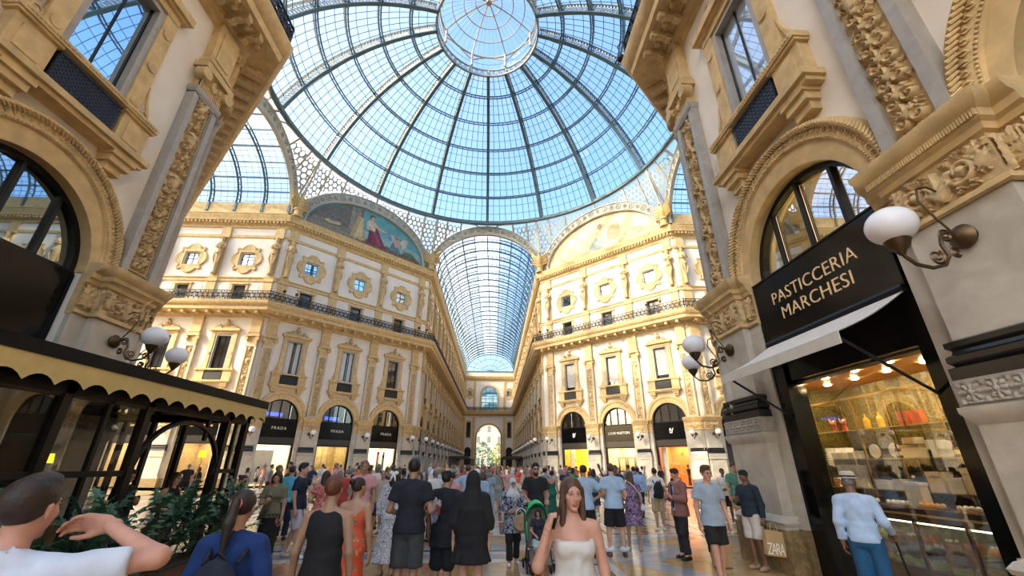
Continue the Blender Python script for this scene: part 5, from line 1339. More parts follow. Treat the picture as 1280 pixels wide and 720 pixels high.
# ================================================================ the pastry shop in the near right wall
WALLPAPER = floral('green_gold_paper', [(0, (.03, .025, .006)), (.39, (.03, .025, .006)), (.42, (.22, .18, .03)), (.60, (.33, .26, .05))], 34, .5)
CREAM = mat('cream_card', (.80, .70, .50), .6); CARD2 = mat('pale_card', (.85, .82, .75), .6); BRASS = mat('shop_brass', (.75, .52, .18), .25, metal=.9)
WOOD = mat('dark_counter_wood', (.05, .02, .012), .25, var=.3, scale=8); ORWOOD = mat('warm_wood_ceiling', (.55, .22, .05), .4, var=.15)
U0, OUT = 3.25, 7.25
def pastry():
    f = F_NR[0]; W = W_NR
    # room
    ua, ub, yb = .35, 6.3, 2.1
    b = MB()
    b.add([(ua, yb, 0), (ub, yb, 0), (ub, yb, 3.4), (ua, yb, 3.4)], [(0, 1, 2, 3)]); b.add([(ua, .56, 0), (ua, yb, 0), (ua, yb, 3.4), (ua, .56, 3.4)], [(0, 1, 2, 3)]); b.add([(ub, .56, 0), (ub, yb, 0), (ub, yb, 3.4), (ub, .56, 3.4)], [(3, 2, 1, 0)])
    b.add([(ua, .2, 3.4), (ua, yb, 3.4), (ub, yb, 3.4), (ub, .2, 3.4)], [(0, 1, 2, 3)], 1); b.add([(ua, .2, .03), (ua, yb, .03), (ub, yb, .03), (ub, .2, .03)], [(3, 2, 1, 0)], 2)
    # upper room behind the fan light
    b.add([(ua, 1.7, 3.5), (ub, 1.7, 3.5), (ub, 1.7, 7.4), (ua, 1.7, 7.4)], [(0, 1, 2, 3)], 3); b.add([(ua, .56, 7.4), (ua, 1.7, 7.4), (ub, 1.7, 7.4), (ub, .56, 7.4)], [(0, 1, 2, 3)], 3)
    b.obj('shop_room', [WALLPAPER, ORWOOD, mat('green_floor', (.10, .12, .08), .2, var=.3), mat('gold_upper_wall', (.42, .30, .06), .5, var=.35, scale=3)], W)
    l = MB(); l.box(1.8, 4.7, .9, 1.4, 5.6, 5.65); l.obj('upper_lamp', emis('upper_glow', (1, .72, .25), 7.0), W)
    # black shopfront
    b = MB()
    for x in (-1, 1): b.box(U0 + x * 1.5 - (.17 if x < 0 else .10), U0 + x * 1.5 + (.17 if x < 0 else .14), -.06, .3, 0, 5.45)
    b.box(U0 - 1.6, U0 + 1.6, .0, .4, 3.32, 4.2); b.obj('shop_surround', BLACK, W)
    b = MB(); b.box(U0 - 1.34, U0 + 1.41, .14, .152, .12, 3.32); b.obj('display_pane', SHOPGL, W)
    b = MB(); b.box(U0 - 1.34, U0 + 1.41, .05, .3, 0, .12); b.obj('stall_riser', BLACKM, W)
    for k in range(11):
        u = 1.2 + (k % 6) * .72; y = .75 + (k // 6) * .6
        b = MB(); b.lathe([(0, 3.375), (.055, 3.375), (.06, 3.395), (0, 3.395)], 12, (u, y, 0)); b.obj('spotlight', emis('shop_spot', (1, .76, .40), 120), W)
    M0 = W.matrix_basis
    def at(u, y, z): return M0 @ Vector((u, y, z))
    RZ = W.rotation_euler.z
    def thing(name, u, y, z, label, cat, group=None, rz=0): 
        return empty(name, at(u, y, z), RZ + rz, label, cat, group)
    # sign
    s = thing('shop_sign', U0, -.02, 4.78, 'black pastry shop sign with gold capital letters under the fan window', 'sign')
    b = MB(); b.box(-1.58, 1.58, -.08, 0, -.66, .66); b.obj('panel', BLACK, s)
    b = MB(); b.bar((-1.58, -.085, .64), (1.58, -.085, .64), .03); b.bar((-1.58, -.085, -.64), (1.58, -.085, -.64), .03); b.obj('rim', DARKW, s)
    for txt, z, w, hh in (('PASTICCERIA', .13, 2.10, .235), ('MARCHESI', -.22, 1.72, .235)):
        me = text_mesh(txt, .34, .008, 'lettering', 1.05, -.004); me.materials.append(GOLD)
        xs = [v.co.x for v in me.vertices]; ys = [v.co.y for v in me.vertices]; sx = w / (max(xs) - min(xs)); sy = hh / (max(ys) - min(ys))
        inst('lettering', me, s, M=Matrix.Translation((0, -.09, z)) @ Matrix.Rotation(PI / 2, 4, 'X') @ Matrix.Diagonal((sx, sy, 1, 1)))
    for k in range(2):     # gold line frames on the fan panes
        b = MB(); x0, x1 = (-.76, -.06) if k == 0 else (.06, .76); z1 = [SPR + math.sqrt(1.45 ** 2 - x * x) for x in (x0, x1)]
        b.tube([(U0 + x0, .24, SPR + .08), (U0 + x1, .24, SPR + .08), (U0 + x1, .24, z1[1]), (U0 + x0, .24, z1[0])], .01, 4, closed=True); b.obj('gold_line', GOLD, W)
    # awning
    a = thing('awning', U0, -.06, 4.08, 'pale canvas awning on folding arms above the pastry window', 'awning')
    b = MB(); n = 10; V = []
    for i in range(n + 1):
        t = i / n; yy = -1.16 * t; z = -.63 * t - .05 * math.sin(PI * t); V += [(-1.53, yy, z), (1.53, yy, z)]
    V2 = [(x, y, z - .012) for x, y, z in V]; b.add(V, [(2 * i, 2 * i + 2, 2 * i + 3, 2 * i + 1) for i in range(n)]); b.add(V2, [(2 * i, 2 * i + 1, 2 * i + 3, 2 * i + 2) for i in range(n)])
    b.obj('canvas', mat('awning_canvas', (.72, .69, .62), .9, var=.05, bump=.1), a, .5)
    b = MB(); b.box(-1.53, 1.53, -1.18, -1.165, -.80, -.63); b.obj('valance', mat('awning_valance', (.66, .63, .56), .9, var=.05), a)
    for x in (-1.42, 1.42): b = MB(); b.tube([(x, -1.14, -.66), (x, .05, -1.45)], .022, 6); b.obj('arm', IRON, a)
    b = MB(); b.tube([(-1.55, -.02, .02), (1.55, -.02, .02)], .07, 8); b.obj('roller', DARKW, a)
    # shelves and posts (fixed shop fitting)
    sh = thing('display_shelving', 1.0, 1.5, 0.03, 'brass and glass shelving before the green gold back wall', 'shelving')
    for u in (-.35, .75, 1.75, 2.75, 3.75): b = MB(); b.bar((u, -.25, 0), (u, -.25, 3.0), .035); b.bar((u, .45, 0), (u, .45, 3.0), .03); b.bar((u, -.25, 3.0), (u, .45, 3.0), .03); b.obj('post', BRASS, sh)
    ZS = (1.42, 1.93, 2.45)
    for z in ZS:
        for u0, u1 in ((-.35, .75), (.75, 1.75), (1.75, 2.75), (2.75, 3.75)):
            b = MB(); b.box(u0 + .02, u1 - .02, -.26, .46, z - .05, z - .03); b.obj('shelf', mat('glass_shelf', (.45, .40, .20), .1, spec=.8), sh)
    b = MB(); b.bar((-.35, -.25, 3.0), (3.75, -.25, 3.0), .04); b.obj('top_rail', BRASS, sh)
    # goods -------------------------------------------------------------
    SHELF = {0: 'lowest', 1: 'middle', 2: 'top'}
    def box(u, si, w, d, h, col, label, y=1.3, lid=None):
        o = thing('box', u, y, ZS[si], label, 'box', 'gift boxes on the shop shelves'); m = mat('card_%s' % col[0], col[1], .55, var=.06)
        MB().box(-w / 2, w / 2, -d / 2, d / 2, 0, h * .78).obj('carton', m, o); MB().box(-w / 2 - .006, w / 2 + .006, -d / 2 - .006, d / 2 + .006, h * .78, h).obj('lid', m if not lid else mat('card_%s' % lid[0], lid[1], .5), o)
        return o
    CR = ('cream', (.80, .68, .44)); IV = ('ivory', (.86, .82, .72)); YE = ('yellow', (.80, .58, .14)); PK = ('rose', (.62, .16, .12)); GR = ('green', (.22, .26, .10))
    # left unit, top shelf: two red dolls
    for k, du in enumerate((.0, .26)):
        d = thing('sweet_doll', 1.12 + du, 1.3, ZS[2], ['red and white sweet figure at the left of the top shelf', 'red and white sweet figure right of its twin on the top shelf'][k], 'figurine', 'red sweet figures')
        b = MB(); b.lathe([(0, 0), (.055, 0), (.03, .1), (.045, .14), (0, .16)], 10); b.obj('body', mat('doll_red', (.55, .05, .05), .5), d); b = MB(); b.ball((0, 0, .19), .035, 8, 6); b.obj('head', CARD2, d)
        b = MB()
        for sx in (-1, 1): b.tube([(sx * .03, 0, .14), (sx * .07, -.01, .19), (sx * .08, -.01, .25)], [.02, .016, .01], 5)
        b.obj('ribbon', mat('doll_pink', (.75, .3, .3), .5), d)
    for k, (u, w, h) in enumerate(((.98, .13, .13), (1.12, .12, .2), (1.27, .13, .2), (1.42, .1, .12), (1.55, .11, .14))):
        box(u, 1, w, .14, h, (IV, CR)[k % 2], '%s %s gift box on the middle shelf, %s from its left end' % (('ivory', 'cream')[k % 2], ('small', 'tall')[h > .15], ORD[k]))
    bd = thing('notice_board', 1.15, 1.38, ZS[0], 'pale framed menu board leaning at the left of the lowest shelf', 'board'); MB().box(-.36, .36, -.02, .02, 0, .40).obj('frame', CREAM, bd); MB().box(-.33, .33, -.026, -.02, .03, .37).obj('sheet', CARD2, bd)
    bk = thing('basket', .98, 1.2, ZS[0], 'gold wire basket in front of the pale menu board', 'basket'); b = MB()
    for z in (.02, .08, .14): b.tube([(.11 * math.cos(a), .09 * math.sin(a), z) for a in np.linspace(0, 6.28, 15)[:-1]], .006, 4, closed=True)
    for a in np.linspace(0, 6.28, 13)[:-1]: b.bar((.11 * math.cos(a), .09 * math.sin(a), 0), (.11 * math.cos(a), .09 * math.sin(a), .15), .008)
    b.obj('wire', BRASS, bk); MB().box(-.07, .07, -.05, .05, .01, .12).obj('biscuits', mat('biscuit', (.7, .42, .12), .7, var=.2), bk)
    # second unit
    for k, du in enumerate((0, .3)):
        b_ = thing('bottle', 1.93 + du, 1.3, ZS[2], ['yellow liqueur bottle at the left of the top shelf centre', 'yellow liqueur bottle right of its twin on the top shelf'][k], 'bottle', 'yellow liqueur bottles')
        b = MB(); b.lathe([(0, 0), (.05, 0), (.055, .02), (.055, .15), (.02, .21), (.018, .27), (0, .27)], 12); b.obj('glass_body', mat('yellow_liqueur', (.8, .5, .04), .1), b_); b = MB(); b.lathe([(0, .27), (.022, .27), (.022, .30), (0, .30)], 10); b.obj('stopper', BRASS, b_)
    for k, u in enumerate((1.86, 2.28, 3.22)):
        p = thing('plate', u, 1.35, ZS[1], ['white plate standing at the left of the middle shelf centre', 'white plate standing right of the dark bottles', 'white plate standing by the right end of the middle shelf'][k], 'plate', 'white plates on the middle shelf'); b = MB(); b.lathe([(0, -.008), (.09, -.01), (.125, .005), (.12, .012), (0, .006)], 18, (0, 0, .125), axis='y'); b.obj('rim', CARD2, p)
    for k, u in enumerate((2.42, 2.50, 2.58, 3.40, 3.49, 3.58)):
        b_ = thing('bottle', u, 1.25, ZS[1], '%s dark brown bottle from the left of the middle shelf' % ORD[k], 'bottle', 'dark bottles on the middle shelf'); b = MB(); b.lathe([(0, 0), (.035, 0), (.035, .13), (.013, .17), (.013, .21), (0, .21)], 10); b.obj('glass_body', mat('dark_bottle', (.05, .012, .008), .12), b_); MB().lathe([(.0355, .04), (.0358, .1)], 10).obj('paper_label', CREAM, b_); MB().lathe([(0, .21), (.016, .21), (.016, .235), (0, .235)], 8).obj('cap', mat('bottle_cap', (.5, .12, .05), .4), b_)
    for k, (u, w, h) in enumerate(((1.95, .26, .09), (1.95, .24, .06), (2.28, .2, .12), (2.28, .18, .05))):
        o = box(u, 0, w, .2, h, IV, 'ivory pastry box on the lowest shelf, %s' % ['bottom of the left stack', 'top of the left stack', 'bottom of the right stack', 'top of the right stack'][k])
        if k in (1, 3): o.location.z += (.092, .122)[k // 2]
    # third unit
    for k, du in enumerate((0, .24)):
        g = thing('gift_bag', 2.72 + du, 1.3, ZS[2], ['orange red gift bag at the left of its pair on the top shelf', 'orange red gift bag at the right of its pair on the top shelf'][k], 'bag', 'orange gift bags'); MB().box(-.09, .09, -.05, .05, 0, .22).obj('paper', mat('bag_orange', (.75, .17, .06), .5), g); b = MB(); b.tube([(-.04, -.05, .22), (-.03, -.05, .29), (.03, -.05, .29), (.04, -.05, .22)], .006, 4); b.obj('handle', BRASS, g)
    for k, (u, w, h, c) in enumerate(((2.72, .34, .20, CR), (2.98, .16, .14, CR), (3.08, .14, .26, IV))): box(u, 1, w, .2, h, c, ['wide cream carton on the middle shelf beneath the orange bags', 'small cream carton beside the wide one on the middle shelf', 'tall ivory carton beside the white plate'][k], lid=YE if k == 0 else None)
    cb = thing('cake_box', 2.80, 1.22, ZS[1] + .21, 'cream box with an orange window on the wide carton', 'box'); MB().box(-.12, .12, -.08, .08, 0, .10).obj('carton', CREAM, cb); MB().box(-.08, .08, -.084, -.08, .02, .08).obj('window', mat('amber_window', (.85, .45, .08), .4), cb)
    for k, (u, w, h) in enumerate(((2.95, .24, .30), (3.25, .22, .22), (3.5, .22, .36))): box(u, 0, w, .2, h, (CR, IV, CR)[k], '%s tall box on the right of the lowest shelf' % ['cream', 'shorter ivory', 'last and biggest cream'][k])
    dm = thing('glass_dome', 2.55, 1.25, ZS[0], 'glass cake dome with a pale cap on the lowest shelf', 'cake dome'); MB().lathe([(.11, 0), (.11, .1), (.07, .17), (0, .19)], 14).obj('bell', SHOPGL, dm, 3.2); b = MB(); b.ball((0, 0, .21), .025, 8, 6); b.obj('knob', CARD2, dm); MB().lathe([(0, .01), (.09, .01), (.08, .07), (0, .08)], 12).obj('cake', mat('dome_cake', (.75, .5, .3), .7), dm)
    # counter
    c = thing('pastry_counter', 3.1, .62, .03, 'dark wooden pastry counter with a glazed cake case', 'counter')
    MB().box(-2.3, 2.4, -.2, .35, 1.02, 1.20).obj('worktop', WOOD, c); MB().box(-2.3, 2.4, -.16, .33, 0, .42).obj('plinth', WOOD, c); MB().box(-2.3, 2.4, .30, .33, .42, 1.02).obj('back_panel', mat('case_back', (.30, .32, .30), .2), c)
    b = MB(); b.box(-2.3, 2.4, -.21, -.19, 1.10, 1.13); b.obj('brass_edge', BRASS, c)
    for k in range(7): x = -2.2 + k * .75; MB().box(x - .02, x + .02, -.19, -.15, .42, 1.02).obj('mullion', WOOD, c)
    for k in range(6): x = -2.18 + k * .75; MB().box(x, x + .71, -.175, -.167, .42, 1.02).obj('case_pane', glass('case_glass', (.8, .88, .9), .18, .01), c)
    MB().box(-2.2, 2.3, -.1, .28, .70, .72).obj('case_shelf', mat('glass_shelf', (.45, .40, .20), .1), c)
    MB().box(-2.2, 2.3, -.12, -.09, .99, 1.015).obj('case_light', emis('case_glow', (1, .75, .4), 6), c)
    R = random.Random(11); n = 0
    for k in range(30):
        u = 3.1 - 2.0 + (k % 15) * .29; top = k // 15; kind = (k % 15) // 5
        m, nm = ((mat('orange_cake', (.80, .30, .05), .6), 'orange'), (mat('lime_cake', (.62, .60, .08), .6), 'lime yellow'), (mat('cocoa_cake', (.22, .10, .04), .6), 'brown'))[(kind + top) % 3]
        o = thing('pastry', u, .66, .03 + (.72 if top else .42), '%s cake in the counter case, %s row, %s from the left' % (nm, ('lower', 'upper')[top], (ORD + ['fifteenth'])[k % 15]), 'pastry', 'cakes in the counter case')
        MB().lathe([(0, 0), (.10, 0), (.105, .05), (.09, .075), (0, .085)], 12).obj('sponge', m, o, .6); b = MB()
        for q in range(5): b.ball((.055 * math.cos(q * 1.26), .055 * math.sin(q * 1.26), .09), .022, 6, 4)
        b.obj('topping', CARD2 if k % 2 else mat('cherry', (.5, .03, .03), .3), o)
    for k in range(8):
        u = 1.15 + k * .55
        tr = thing('tray', u, .62, 1.232, '%s brass tray of sweets on the counter top' % ORD[k], 'tray', 'trays on the counter'); MB().box(-.16, .16, -.1, .1, 0, .02).obj('dish', BRASS, tr); b = MB()
        for q in range(8): b.ball((-.12 + .08 * (q % 4), -.045 + .09 * (q // 4), .045), .034, 7, 5)
        b.obj('sweets', mat('sweet_%d' % (k % 3), ((.85, .75, .5), (.8, .4, .1), (.9, .85, .75))[k % 3], .6), tr)
        if k in (3, 5, 6):
            o = thing('presentation_box', u + .28, .72, 1.232, ['large cream presentation box standing on the counter', 'second large cream presentation box on the counter', 'ivory presentation box at the right on the counter'][(3, 5, 6).index(k)], 'box', None); MB().box(-.13, .13, -.07, .07, 0, .30).obj('carton', CREAM if k < 6 else CARD2, o); MB().box(-.14, .14, -.08, .08, .30, .34).obj('lid', CARD2, o)
pastry()

# ================================================================ cafe pavilion against the left wall
def cafe():
    X0, X1, Y0, Y1 = -4.13, -6.9, -26.4, -19.25
    c = empty('cafe_pavilion', (X0, Y1, 0), 0, 'dark framed cafe pavilion with a cream scalloped awning on the left', 'pavilion')
    T = lambda x, y, z=0: (x - X0, y - Y1, z)
    def bar(name, a, b_, w, h=None, m=DARKW): q = MB(); q.bar(T(*a), T(*b_), w, h); return q.obj(name, m, c)
    for y in (-19.32, -20.0, -22.2, -23.6, -25.1): bar('post', (X0, y, 0), (X0, y, 2.95), .12)
    for y in (-19.66, -20.6, -22.9): bar('post', (X0, y, 0 if y > -20.0 or y < -22.2 else 2.2), (X0, y, 2.7), .06)
    for x in (-4.6, -5.4, -6.1, -6.7): bar('post', (x, Y1 - .1, 0), (x, Y1 - .1, 2.95), .09)
    bar('beam', (X0, Y0, 2.72), (X0, Y1, 2.72), .12, .16); bar('beam', (X0, Y1 - .1, 2.72), (X1, Y1 - .1, 2.72), .12, .16)
    for ya, yb in ((-20.0, -19.32), (-23.6, -22.2), (-25.1, -23.6)):
        bar('rail', (X0, ya, 1.66), (X0, yb, 1.66), .08); bar('rail', (X0, ya, .1), (X0, yb, .1), .1)
        q = MB(); q.box(X0 - X0 - .01, .0, ya - Y1, yb - Y1, .12, 1.64); q.obj('pane', glass('cafe_glass', (.82, .82, .78), .045, .01), c)
        q = MB(); q.box(X0 - X0 - .01, .0, ya - Y1, yb - Y1, 1.70, 2.64); q.obj('pane', MATS['cafe_glass'], c)
    q = MB(); r = 1.06; q.tube([T(X0, -21.1 + r * math.cos(a), 1.60 + r * .85 * math.sin(a)) for a in np.linspace(0, PI, 20)], .05, 6); q.obj('arch', DARKW, c)
    for x0, x1 in ((-4.6, X0), (-5.4, -4.6), (-6.1, -5.4)): bar('rail', (x0, Y1 - .1, 1.3), (x1, Y1 - .1, 1.3), .06)
    q = MB(); q.box(X1 - X0 - .2, .36, Y0 - Y1, .05, 2.96, 3.12); q.obj('roof', mat('roof_black', (.006, .0055, .005), .6, spec=.2), c)
    q = MB(); q.box(X1 - X0 - .2, .1, Y0 - Y1, .0, 2.93, 2.958); q.obj('ceiling_cloth', mat('soffit_brown', (.10, .065, .03), .8), c)
    q = MB(); q.box(-.03, .03, Y0 - Y1, .0, 2.60, 2.94); q.obj('fascia_board', mat('fascia_brown', (.05, .034, .016), .6), c); q = MB(); q.box(-.05, -.02, Y0 - Y1, -23.7 - Y1, .1, 2.6); q.obj('side_board', mat('side_brown', (.035, .022, .012), .6), c)
    q = MB(); q.box(X1 - X0 - .05, X1 - X0, Y0 - Y1, -1.9, 0, 2.95); q.obj('shade_backing', MATS['side_brown'], c)  # dark sheet added at the back, stands in for deep shade inside the pavilion
    # scalloped valance along the front and the north end
    fab = mat('valance_cream', (.68, .53, .22), .85, var=.06, bump=.08)
    def valance(L):
        b = MB(); n = int(L / .37); s = L / n; V = []; pts = []
        for i in range(n):
            for k in range(6): pts.append((s * (i + k / 6), -.31 + .10 * abs(math.sin(PI * k / 6)) ** .8))
        pts.append((L, -.31)); m = len(pts)
        Vv = [(x, 0, 0) for x, z in pts] + [(x, 0, z) for x, z in pts]; b.add(Vv, [(i, i + m, i + 1 + m, i + 1) for i in range(m - 1)])
        Vv = [(x, .012, 0) for x, z in pts] + [(x, .012, z) for x, z in pts]; b.add(Vv, [(i, i + 1, i + 1 + m, i + m) for i in range(m - 1)])
        b.add([(x, y, z) for x, z in pts for y in (0, .012)], [(2 * i, 2 * i + 1, 2 * i + 3, 2 * i + 2) for i in range(m - 1)], 1)
        return b
    o = valance(Y1 - Y0 + .05).obj('valance', [fab, DARKW], c); o.location = (.345, Y0 - Y1, 2.97); o.rotation_euler = (0, 0, PI / 2)
    o = valance(3.1).obj('valance', [fab, DARKW], c); o.location = (.34, .04, 2.97); o.rotation_euler = (0, 0, PI)
    bar('curtain', (-4.4, -24.9, 0), (-4.4, -24.9, 2.9), .3, .2, mat('curtain_brown', (.09, .06, .025), .9)); bar('curtain', (-4.7, -24.0, 0), (-4.7, -24.0, 2.9), .25, .2, MATS['curtain_brown'])
    # lamps with yellow shades
    for k, (x, y, z, lab) in enumerate(((-4.6, -23.0, 1.80, 'small cafe lamp with a lit yellow shade by the left panes'), (-4.75, -19.55, 1.93, 'small cafe lamp with a yellow shade by the corner post'))):
        l = empty('cafe_lamp', (x, y, z), 0, lab, 'lamp', 'yellow shaded cafe lamps'); b = MB(); b.lathe([(.06, .12), (.075, 0)], 14); b.obj('shade', emis('yellow_shade', (1, .55, .02), 1.6), l)
        b = MB(); b.tube([(0, 0, .1), (0, 0, -.06), (.03, 0, -.1), (.0, 0, -.16), (0, 0, -z + .05)], .008, 5); b.lathe([(0, -z + .02), (.1, -z + .02), (.1, -z + .05), (0, -z + .06)], 10); b.obj('stem', BRASS, l)
    # tables inside
    for k, (x, y) in enumerate(((-6.1, -21.7), (-5.6, -23.4))):
        t = empty('cafe_table', (x, y, 0), 0, ['round cafe table inside the pavilion beyond the arch', 'round cafe table inside the pavilion behind the left panes'][k], 'table', 'cafe tables'); MB().lathe([(0, .72), (.35, .72), (.35, .75), (0, .75)], 16).obj('tabletop', CARD2, t); MB().lathe([(.2, 0), (.2, .03), (.03, .06), (.03, .72)], 10).obj('leg', DARKW, t)
cafe()

# plants in troughs before the pavilion ------------------------------------------
def leaf_mesh():
    # deeply lobed leaf on a stalk, growing along +x
    half = [(0, .02), (.05, .10), (.10, .20), (.13, .09), (.18, .06), (.24, .22), (.27, .08), (.33, .05), (.40, .19), (.42, .07), (.48, .045), (.54, .13), (.57, .05), (.66, 0)]
    b = MB()
    for s in (1, -1):
        V = [(x, 0, .10 * math.sin(x * 3.2) ) for x, y in half] + [(x + y * .35, s * y, .10 * math.sin(x * 3.2) - y * .35 + .01) for x, y in half]; n = len(half)
        F = [(i, i + 1, i + 1 + n, i + n) for i in range(n - 1)]; b.add(V, F if s < 0 else [q[::-1] for q in F])
    b.tube([(-.30, 0, -.18), (-.12, 0, -.05), (.02, 0, .0)], [.012, .010, .008], 4)
    return b
LEAFM = [leaf_mesh().mesh('leaf', mat('leaf_green%d' % k, c, .45, var=.3, scale=3), None) for k, c in enumerate(((.025, .075, .035), (.04, .11, .05), (.015, .05, .028)))]
def plants():
    R = random.Random(5)
    lab = ['at the corner of the pavilion', 'second from the pavilion corner', 'third from the pavilion corner', 'fourth from the pavilion corner', 'nearest the camera']
    for k, y in enumerate((-20.9, -22.3, -23.7, -25.1, -26.55)):
        p = empty('potted_plant', (-3.05, y, 0), 0, 'leafy dark green plant in a brown trough, ' + lab[k], 'plant', 'plants before the cafe')
        b = MB(); b.prism([(-.28, 0), (.28, 0), (.33, .52), (-.33, .52)], -.62, .62); b.obj('trough', mat('trough_brown', (.09, .05, .025), .7, var=.2), p)
        b = MB(); b.box(-.30, .30, -.60, .60, .522, .54); b.obj('soil', mat('soil', (.03, .02, .012), 1), p)
        for q in range(84):
            a = R.uniform(0, 2 * PI); el = R.uniform(-.25, 1.05); d = R.uniform(.12, .38); s = R.uniform(.75, 1.25)
            base = Vector((R.uniform(-.2, .2) + .12 * math.cos(a), R.uniform(-.45, .45) + .1 * math.sin(a), .62 + R.random() * .55 + max(0, el) * .18))
            M = Matrix.Translation(base) @ Matrix.Rotation(a, 4, 'Z') @ Matrix.Rotation(-el, 4, 'Y') @ Matrix.Rotation(R.uniform(-.5, .5), 4, 'X') @ Matrix.Scale(s * .47, 4)
            inst('leaf', R.choice(LEAFM), p, M=M)
        b = MB()
        for q in range(6): b.tube([(R.uniform(-.1, .1), R.uniform(-.5, .5), .53), (R.uniform(-.15, .15), R.uniform(-.5, .5), 1.0), (R.uniform(-.2, .2), R.uniform(-.5, .5), 1.25)], [.018, .014, .006], 5)
        b.obj('stems', mat('plant_stem', (.05, .07, .03), .7), p)
plants()
# ================================================================ people: bodies as smooth unions of tapered limbs, meshed as one surface
def surface_nets(V, lo, h):
    nx, ny, nz = V.shape; S = V < 0
    c = np.zeros((nx - 1, ny - 1, nz - 1), int)
    for i in (0, 1):
        for j in (0, 1):
            for k in (0, 1): c += S[i:nx - 1 + i, j:ny - 1 + j, k:nz - 1 + k]
    act = (c > 0) & (c < 8); idx = -np.ones(act.shape, int); I = np.argwhere(act); idx[act] = np.arange(len(I))
    acc = np.zeros((len(I), 3)); cnt = np.zeros(len(I))
    ii, jj, kk = I.T
    cor = [(a, b, d) for a in (0, 1) for b in (0, 1) for d in (0, 1)]
    for p in cor:
        for ax in range(3):
            if p[ax]: continue
            q = list(p); q[ax] = 1
            v0 = V[ii + p[0], jj + p[1], kk + p[2]]; v1 = V[ii + q[0], jj + q[1], kk + q[2]]
            m = (v0 < 0) != (v1 < 0); t = np.where(m, v0 / np.where(m, v0 - v1, 1), 0)
            P = np.array(p, float)[None, :].repeat(len(I), 0); P[:, ax] += t
            acc[m] += P[m]; cnt[m] += 1
    verts = (I + acc / np.maximum(cnt, 1)[:, None]) * h + lo
    F = []
    for ax in range(3):
        b, d = [(1, 2), (2, 0), (0, 1)][ax]
        sl0 = [slice(1, n - 1) for n in V.shape]; sl0[ax] = slice(0, V.shape[ax] - 1); sl1 = list(sl0); sl1[ax] = slice(1, V.shape[ax])
        s0 = S[tuple(sl0)]; s1 = S[tuple(sl1)]
        E_ = np.argwhere(s0 != s1); 
        if not len(E_): continue
        off = np.array([1, 1, 1]); off[ax] = 0; E_ = E_ + off; fl = V[tuple(E_.T)] < 0
        e = [E_.copy() for _ in range(4)]
        e[0][:, b] -= 1; e[0][:, d] -= 1; e[1][:, d] -= 1; e[3][:, b] -= 1
        Q = np.stack([idx[tuple(x.T)] for x in e], 1)
        Q[~fl] = Q[~fl][:, ::-1]; F.append(Q)
    F = np.concatenate(F) if F else np.zeros((0, 4), int)
    return verts, F[(F >= 0).all(1)]
